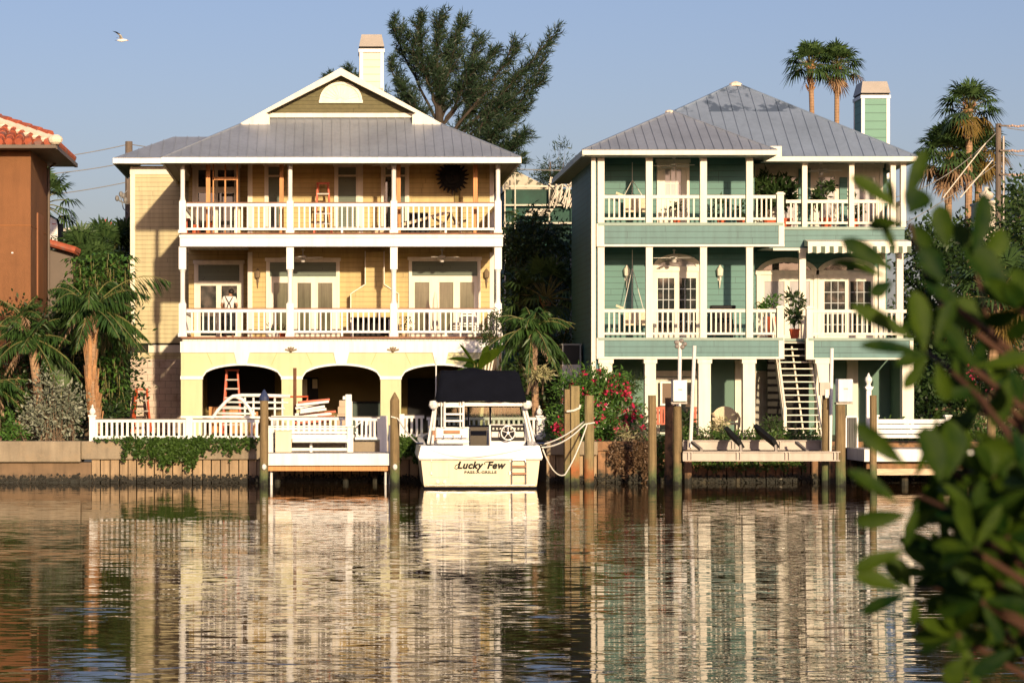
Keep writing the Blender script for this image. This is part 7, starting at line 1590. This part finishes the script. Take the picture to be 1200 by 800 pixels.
# --- foreground mangrove on the near bank
def mangrove():
    base = Vector((1.25, 2.6, 1.02)); t = thing('mangrove_bush', 'blurred dark leafy branch close to the camera at the right edge', 'bush', base[:]); rng = np.random.default_rng(90); rg = random.Random(90); br = MB(); lv = MB(); wh = []
    def leaf(a, b_, w_, curl=.12, face=None):
        a, b_ = Vector(a), Vector(b_); d = b_-a; L = d.length; s = d.cross(face or Vector((rg.uniform(-.5, .5), -1, rg.uniform(-.2, .7)))).normalized(); nn = s.cross(d).normalized(); R = []
        for f, q in ((0, .08), (.12, .3), (.3, .68), (.52, .95), (.7, 1.), (.86, .78), (.96, .38), (1., .06)):
            c = a.lerp(b_, f)+nn*(-curl*L*f*f); e = nn*(.22*w_*q); R += [c-s*w_*q/2+e, c, c+s*w_*q/2+e]
        lv.raw(R, [(i*3+j, i*3+j+1, (i+1)*3+j+1, (i+1)*3+j) for i in range(7) for j in range(2)])
    def pl(x0, y0, x1, y1, w_, Y, dY=0.): leaf(P(x0, y0, Y), P(x1, y1, Y+dY), w_*Y/F)
    def branch(pts, Y, r0, r1): 
        q = [P(a, b_, Y+i*.05) for i, (a, b_) in enumerate(pts)]; br.tube(q, [r0+(r1-r0)*i/(len(q)-1) for i in range(len(q))], 8); return q
    br.tube([base, base+Vector((.08, .1, .7)), P(1290, 700, 2.75), P(1245, 600, 2.8)], [.04, .03, .02, .008], 10)
    branch([(1225, 560), (1185, 478), (1140, 420), (1105, 360), (1080, 310), (1066, 262)], 2.75, .0045, .0022)
    branch([(1240, 640), (1190, 520), (1150, 468), (1110, 430), (1085, 412)], 2.65, .0045, .0022)
    branch([(1238, 520), (1180, 430), (1158, 380), (1140, 300)], 2.9, .004, .002)
    branch([(1240, 700), (1180, 640), (1120, 600), (1075, 580)], 2.6, .0045, .002); branch([(1240, 720), (1190, 700), (1120, 690), (1065, 690)], 2.75, .0042, .002); branch([(1240, 690), (1200, 600), (1150, 560), (1110, 545)], 2.85, .0042, .002); branch([(1240, 740), (1200, 740), (1150, 745), (1130, 770)], 2.7, .0045, .002)
    for q in ((1061, 238, 1085, 174, 22, 2.8), (1053, 246, 1000, 204, 22, 2.8), (1048, 246, 1040, 208, 12, 2.85), (1066, 250, 1082, 222, 40, 2.7), (1058, 262, 1016, 262, 20, 2.8, .03), (1070, 262, 1090, 290, 22, 2.75), (1046, 316, 988, 280, 26, 2.8), (1040, 325, 978, 303, 18, 2.85), (1046, 330, 1020, 345, 22, 2.8), (1050, 300, 1036, 262, 14, 2.8),
              (1072, 398, 1000, 356, 24, 2.8), (1083, 412, 1074, 340, 32, 2.7), (1085, 415, 1010, 400, 22, 2.7), (1095, 405, 1118, 350, 22, 2.75), (1085, 420, 1060, 455, 20, 2.7), (1098, 425, 1110, 470, 22, 2.7), (1090, 418, 1050, 425, 22, 2.8), (1140, 300, 1158, 226, 30, 2.8), (1142, 305, 1118, 262, 34, 2.85), (1180, 348, 1135, 286, 44, 2.8), (1150, 310, 1180, 270, 30, 2.9), (1110, 290, 1100, 240, 30, 2.8), (1105, 330, 1080, 290, 34, 2.75), (1160, 390, 1120, 350, 34, 2.8),
              (1185, 440, 1165, 500, 30, 2.75), (1180, 430, 1200, 470, 28, 2.7), (1062, 546, 1003, 498, 26, 2.6), (1102, 565, 1085, 500, 40, 2.6), (1108, 562, 1118, 492, 44, 2.65), (1052, 590, 997, 548, 24, 2.6), (1062, 602, 1003, 612, 26, 2.7), (1075, 585, 1062, 640, 16, 2.7), (1060, 645, 1002, 665, 22, 2.7), (1056, 690, 1004, 672, 26, 2.7), (1062, 696, 1010, 716, 22, 2.75), (1100, 480, 1078, 560, 14, 2.8), (1068, 690, 1040, 655, 34, 2.75),
              (1070, 700, 1072, 735, 18, 2.7), (1130, 770, 1110, 800, 30, 2.6), (1150, 745, 1110, 760, 24, 2.7), (1190, 760, 1140, 790, 26, 2.6), (1200, 540, 1150, 520, 34, 2.7), (1200, 600, 1180, 540, 34, 2.7)):
        pl(*q[:4], q[4]*.86, *q[5:])
    # inner mass of leaves in whorls along the twigs
    for k in range(44):
        px, py = rg.uniform(1105, 1218), rg.uniform(530, 750)
        if px < 1085+max(0, (660-py))*.12: continue
        if py > 725 and px < 1100: continue
        Y = rg.uniform(2.55, 3.2); c = P(px, py, Y); br.tube([c+Vector((.10, .03, -.06)), c], .004, 5)
        for i in range(rg.randint(5, 8)):
            d = Vector((rg.uniform(-1, .7), rg.uniform(-.8, .8), rg.uniform(-.6, .9))).normalized(); leaf(c, c+d*rg.uniform(.038, .07), rg.uniform(.013, .021))
    for k in range(14):
        px, py = rg.uniform(1120, 1215), rg.uniform(255, 540); Y = rg.uniform(2.7, 3.2)
        if px < 1120 and py > 430: continue
        c = P(px, py, Y)
        for i in range(rg.randint(2, 4)):
            d = Vector((rg.uniform(-.9, .6), rg.uniform(-.8, .8), rg.uniform(-.4, 1))).normalized(); leaf(c, c+d*rg.uniform(.05, .08), rg.uniform(.014, .022))
        br.tube([c+Vector((.07, .02, -.05)), c], .004, 5)
    br.build('branch', mk('mangrove_bark', (.07, .028, .013), .8, .2, 20), t); lv.build('foliage', L_['mangrove'], t, smooth=True)
mangrove()
def near_trees():
    rng = np.random.default_rng(78); bl = [(x, -34+rng.uniform(-4, 4), rng.uniform(4, 10.5)-(3.5 if 3 < x < 13 else 0), rng.uniform(2.5, 4), 2.5, rng.uniform(2.8, 4.2)) for x in np.arange(-60, 75, 1.6)]
    V = cloud(bl, 24000, 1.0, .6, rng, .9); tag(np_mesh('bank_trees', V, quads_of(V), L_['mid']), 'row of trees on the near bank mirrored in the window panes', 'trees', kind='stuff')
near_trees()
# --- a person on the lower balcony, back to the water, white shirt and dark braces
def person():
    Y = 82.6; px = 268.5; x = X(px, Y); z = F1+.03; s = 1.70/1.75
    t = thing('person', 'person with white shirt and crossed dark braces facing the door on the yellow balcony', 'person', (x, Y, z))
    J = {'pel': (0, 0, .95), 'sp': (.0, .02, 1.12), 'ch': (.01, .05, 1.33), 'nk': (.03, .08, 1.50), 'hd': (.06, .12, 1.60), 'tp': (.075, .13, 1.70),
         'sl': (-.18, .05, 1.42), 'el': (-.27, .12, 1.16), 'wl': (-.22, .34, 1.05), 'hl': (-.20, .42, 1.04), 'sr': (.19, .06, 1.42), 'er': (.27, .10, 1.16), 'wr': (.22, .33, 1.05), 'hr': (.20, .41, 1.04),
         'pl': (-.10, 0, .90), 'kl': (-.12, .03, .50), 'al': (-.12, -.03, .09), 'tl': (-.14, .14, .035), 'pr': (.10, 0, .90), 'kr': (.12, .03, .50), 'ar': (.12, -.03, .09), 'tr': (.14, .14, .035)}
    Rr = {'pel': .14, 'sp': .125, 'ch': .145, 'nk': .055, 'hd': .085, 'tp': .07, 'sl': .07, 'el': .045, 'wl': .032, 'hl': .035, 'sr': .07, 'er': .045, 'wr': .032, 'hr': .035, 'pl': .10, 'kl': .065, 'al': .045, 'tl': .035, 'pr': .10, 'kr': .065, 'ar': .045, 'tr': .035}
    E = [('pel', 'sp'), ('sp', 'ch'), ('ch', 'nk'), ('nk', 'hd'), ('hd', 'tp'), ('ch', 'sl'), ('sl', 'el'), ('el', 'wl'), ('wl', 'hl'), ('ch', 'sr'), ('sr', 'er'), ('er', 'wr'), ('wr', 'hr'), ('pel', 'pl'), ('pl', 'kl'), ('kl', 'al'), ('al', 'tl'), ('pel', 'pr'), ('pr', 'kr'), ('kr', 'ar'), ('ar', 'tr')]
    for h, sg_ in (('hl', 1), ('hr', -1)):
        b0 = J[h]
        for i, (dx, dy, dz) in enumerate(((-.03, .085, -.02), (-.01, .10, -.025), (.01, .095, -.025), (.03, .075, -.02), (.045*sg_, .03, .01))):
            k = h+str(i); J[k] = (b0[0]+dx*.8, b0[1]+dy*.55, b0[2]+dz*.5); J[k+'t'] = (b0[0]+dx, b0[1]+dy, b0[2]+dz*1.6); Rr[k] = .010; Rr[k+'t'] = .008; E += [(h, k), (k, k+'t')]
    def skin(keys, edges, grow, name, mat):
        keys = list(keys); me = bpy.data.meshes.new(name); me.from_pydata([(J[k][0]*s, J[k][1]*s, J[k][2]*s) for k in keys], [(keys.index(a), keys.index(b_)) for a, b_ in edges], [])
        o = bpy.data.objects.new(name, me); COL.objects.link(o); sk = o.modifiers.new('skin', 'SKIN'); sub = o.modifiers.new('sub', 'SUBSURF'); sub.levels = 2; sub.render_levels = 2
        for i, k in enumerate(keys):
            d = me.skin_vertices[0].data[i]; r = Rr[k]*s+grow; d.radius = (r*(1.25 if k in ('ch', 'sp', 'pel') else 1), r*(.85 if k in ('ch', 'sp', 'pel') else 1)) if k in ('ch', 'sp', 'pel') else (r, r); d.use_root = (i == 0)
        dg = bpy.context.evaluated_depsgraph_get(); m2 = bpy.data.meshes.new_from_object(o.evaluated_get(dg)); bpy.data.objects.remove(o); m2.materials.clear(); m2.name = name
        m2.polygons.foreach_set("use_smooth", [True]*len(m2.polygons)); o = bpy.data.objects.new(name, m2); COL.objects.link(o); m2.materials.append(mat); o.parent = t; ROOT[o.name] = ROOT[t.name]; return o
    skin(J.keys(), E, 0, 'body', M['skin'])
    J['sle'] = tuple(np.array(J['sl'])*.3+np.array(J['el'])*.7); J['sre'] = tuple(np.array(J['sr'])*.3+np.array(J['er'])*.7); Rr['sle'] = .06; Rr['sre'] = .06; J['nkb'] = (.025, .07, 1.455); Rr['nkb'] = .07
    skin(['pel', 'sp', 'ch', 'nkb', 'sl', 'sle', 'sr', 'sre'], [('pel', 'sp'), ('sp', 'ch'), ('ch', 'nkb'), ('ch', 'sl'), ('sl', 'sle'), ('ch', 'sr'), ('sr', 'sre')], .014, 'shirt', M['shirt'])
    skin(['pel', 'pl', 'kl', 'al', 'pr', 'kr', 'ar'], [('pel', 'pl'), ('pl', 'kl'), ('kl', 'al'), ('pel', 'pr'), ('pr', 'kr'), ('kr', 'ar')], .022, 'trousers', M['trouser'])
    mb = MB()
    for sx in (-1, 1): mb.tube([(x+a*s, Y+b_*s, z+c*s) for a, b_, c in ((sx*.13, .02, 1.475), (sx*.10, -.085, 1.40), (sx*.03, -.115, 1.28), (-sx*.03, -.115, 1.20), (-sx*.09, -.13, 1.0))], .018, 6)
    mb.build('braces', M['trouser'], t)
    mb = MB(); mb.ball((x+.075*s, Y+.10*s, z+1.655*s), .10, .105, .10, 12, 8); mb.build('hair', M['hair'], t, smooth=True)
    mb = MB(); hc = Vector((x+.07*s, Y+.13*s, z+1.62*s))
    mb.ball(hc+Vector((0, .095, -.015)), .014, .022, .02, 8, 5)                       # nose, eyes, mouth, ears
    for sx in (-1, 1): mb.ball(hc+Vector((sx*.085, -.01, 0)), .012, .02, .03, 8, 5)
    mb.build('face', M['skin'], t, smooth=True); mb = MB()
    for sx in (-1, 1): mb.ball(hc+Vector((sx*.03, .078, .02)), .011, .01, .008, 8, 5)
    mb.build('eyes', M['white'], t); mb = MB(); mb.ball(hc+Vector((0, .08, -.05)), .025, .012, .007, 8, 5); mb.build('mouth', M['terracotta'], t)
    for sx in (-1, 1):
        mb = MB(); mb.ball((x+sx*.13*s, Y+.05, z+.04), .05, .14, .05, 8, 5); mb.build('shoe', M['black'], t)
person()
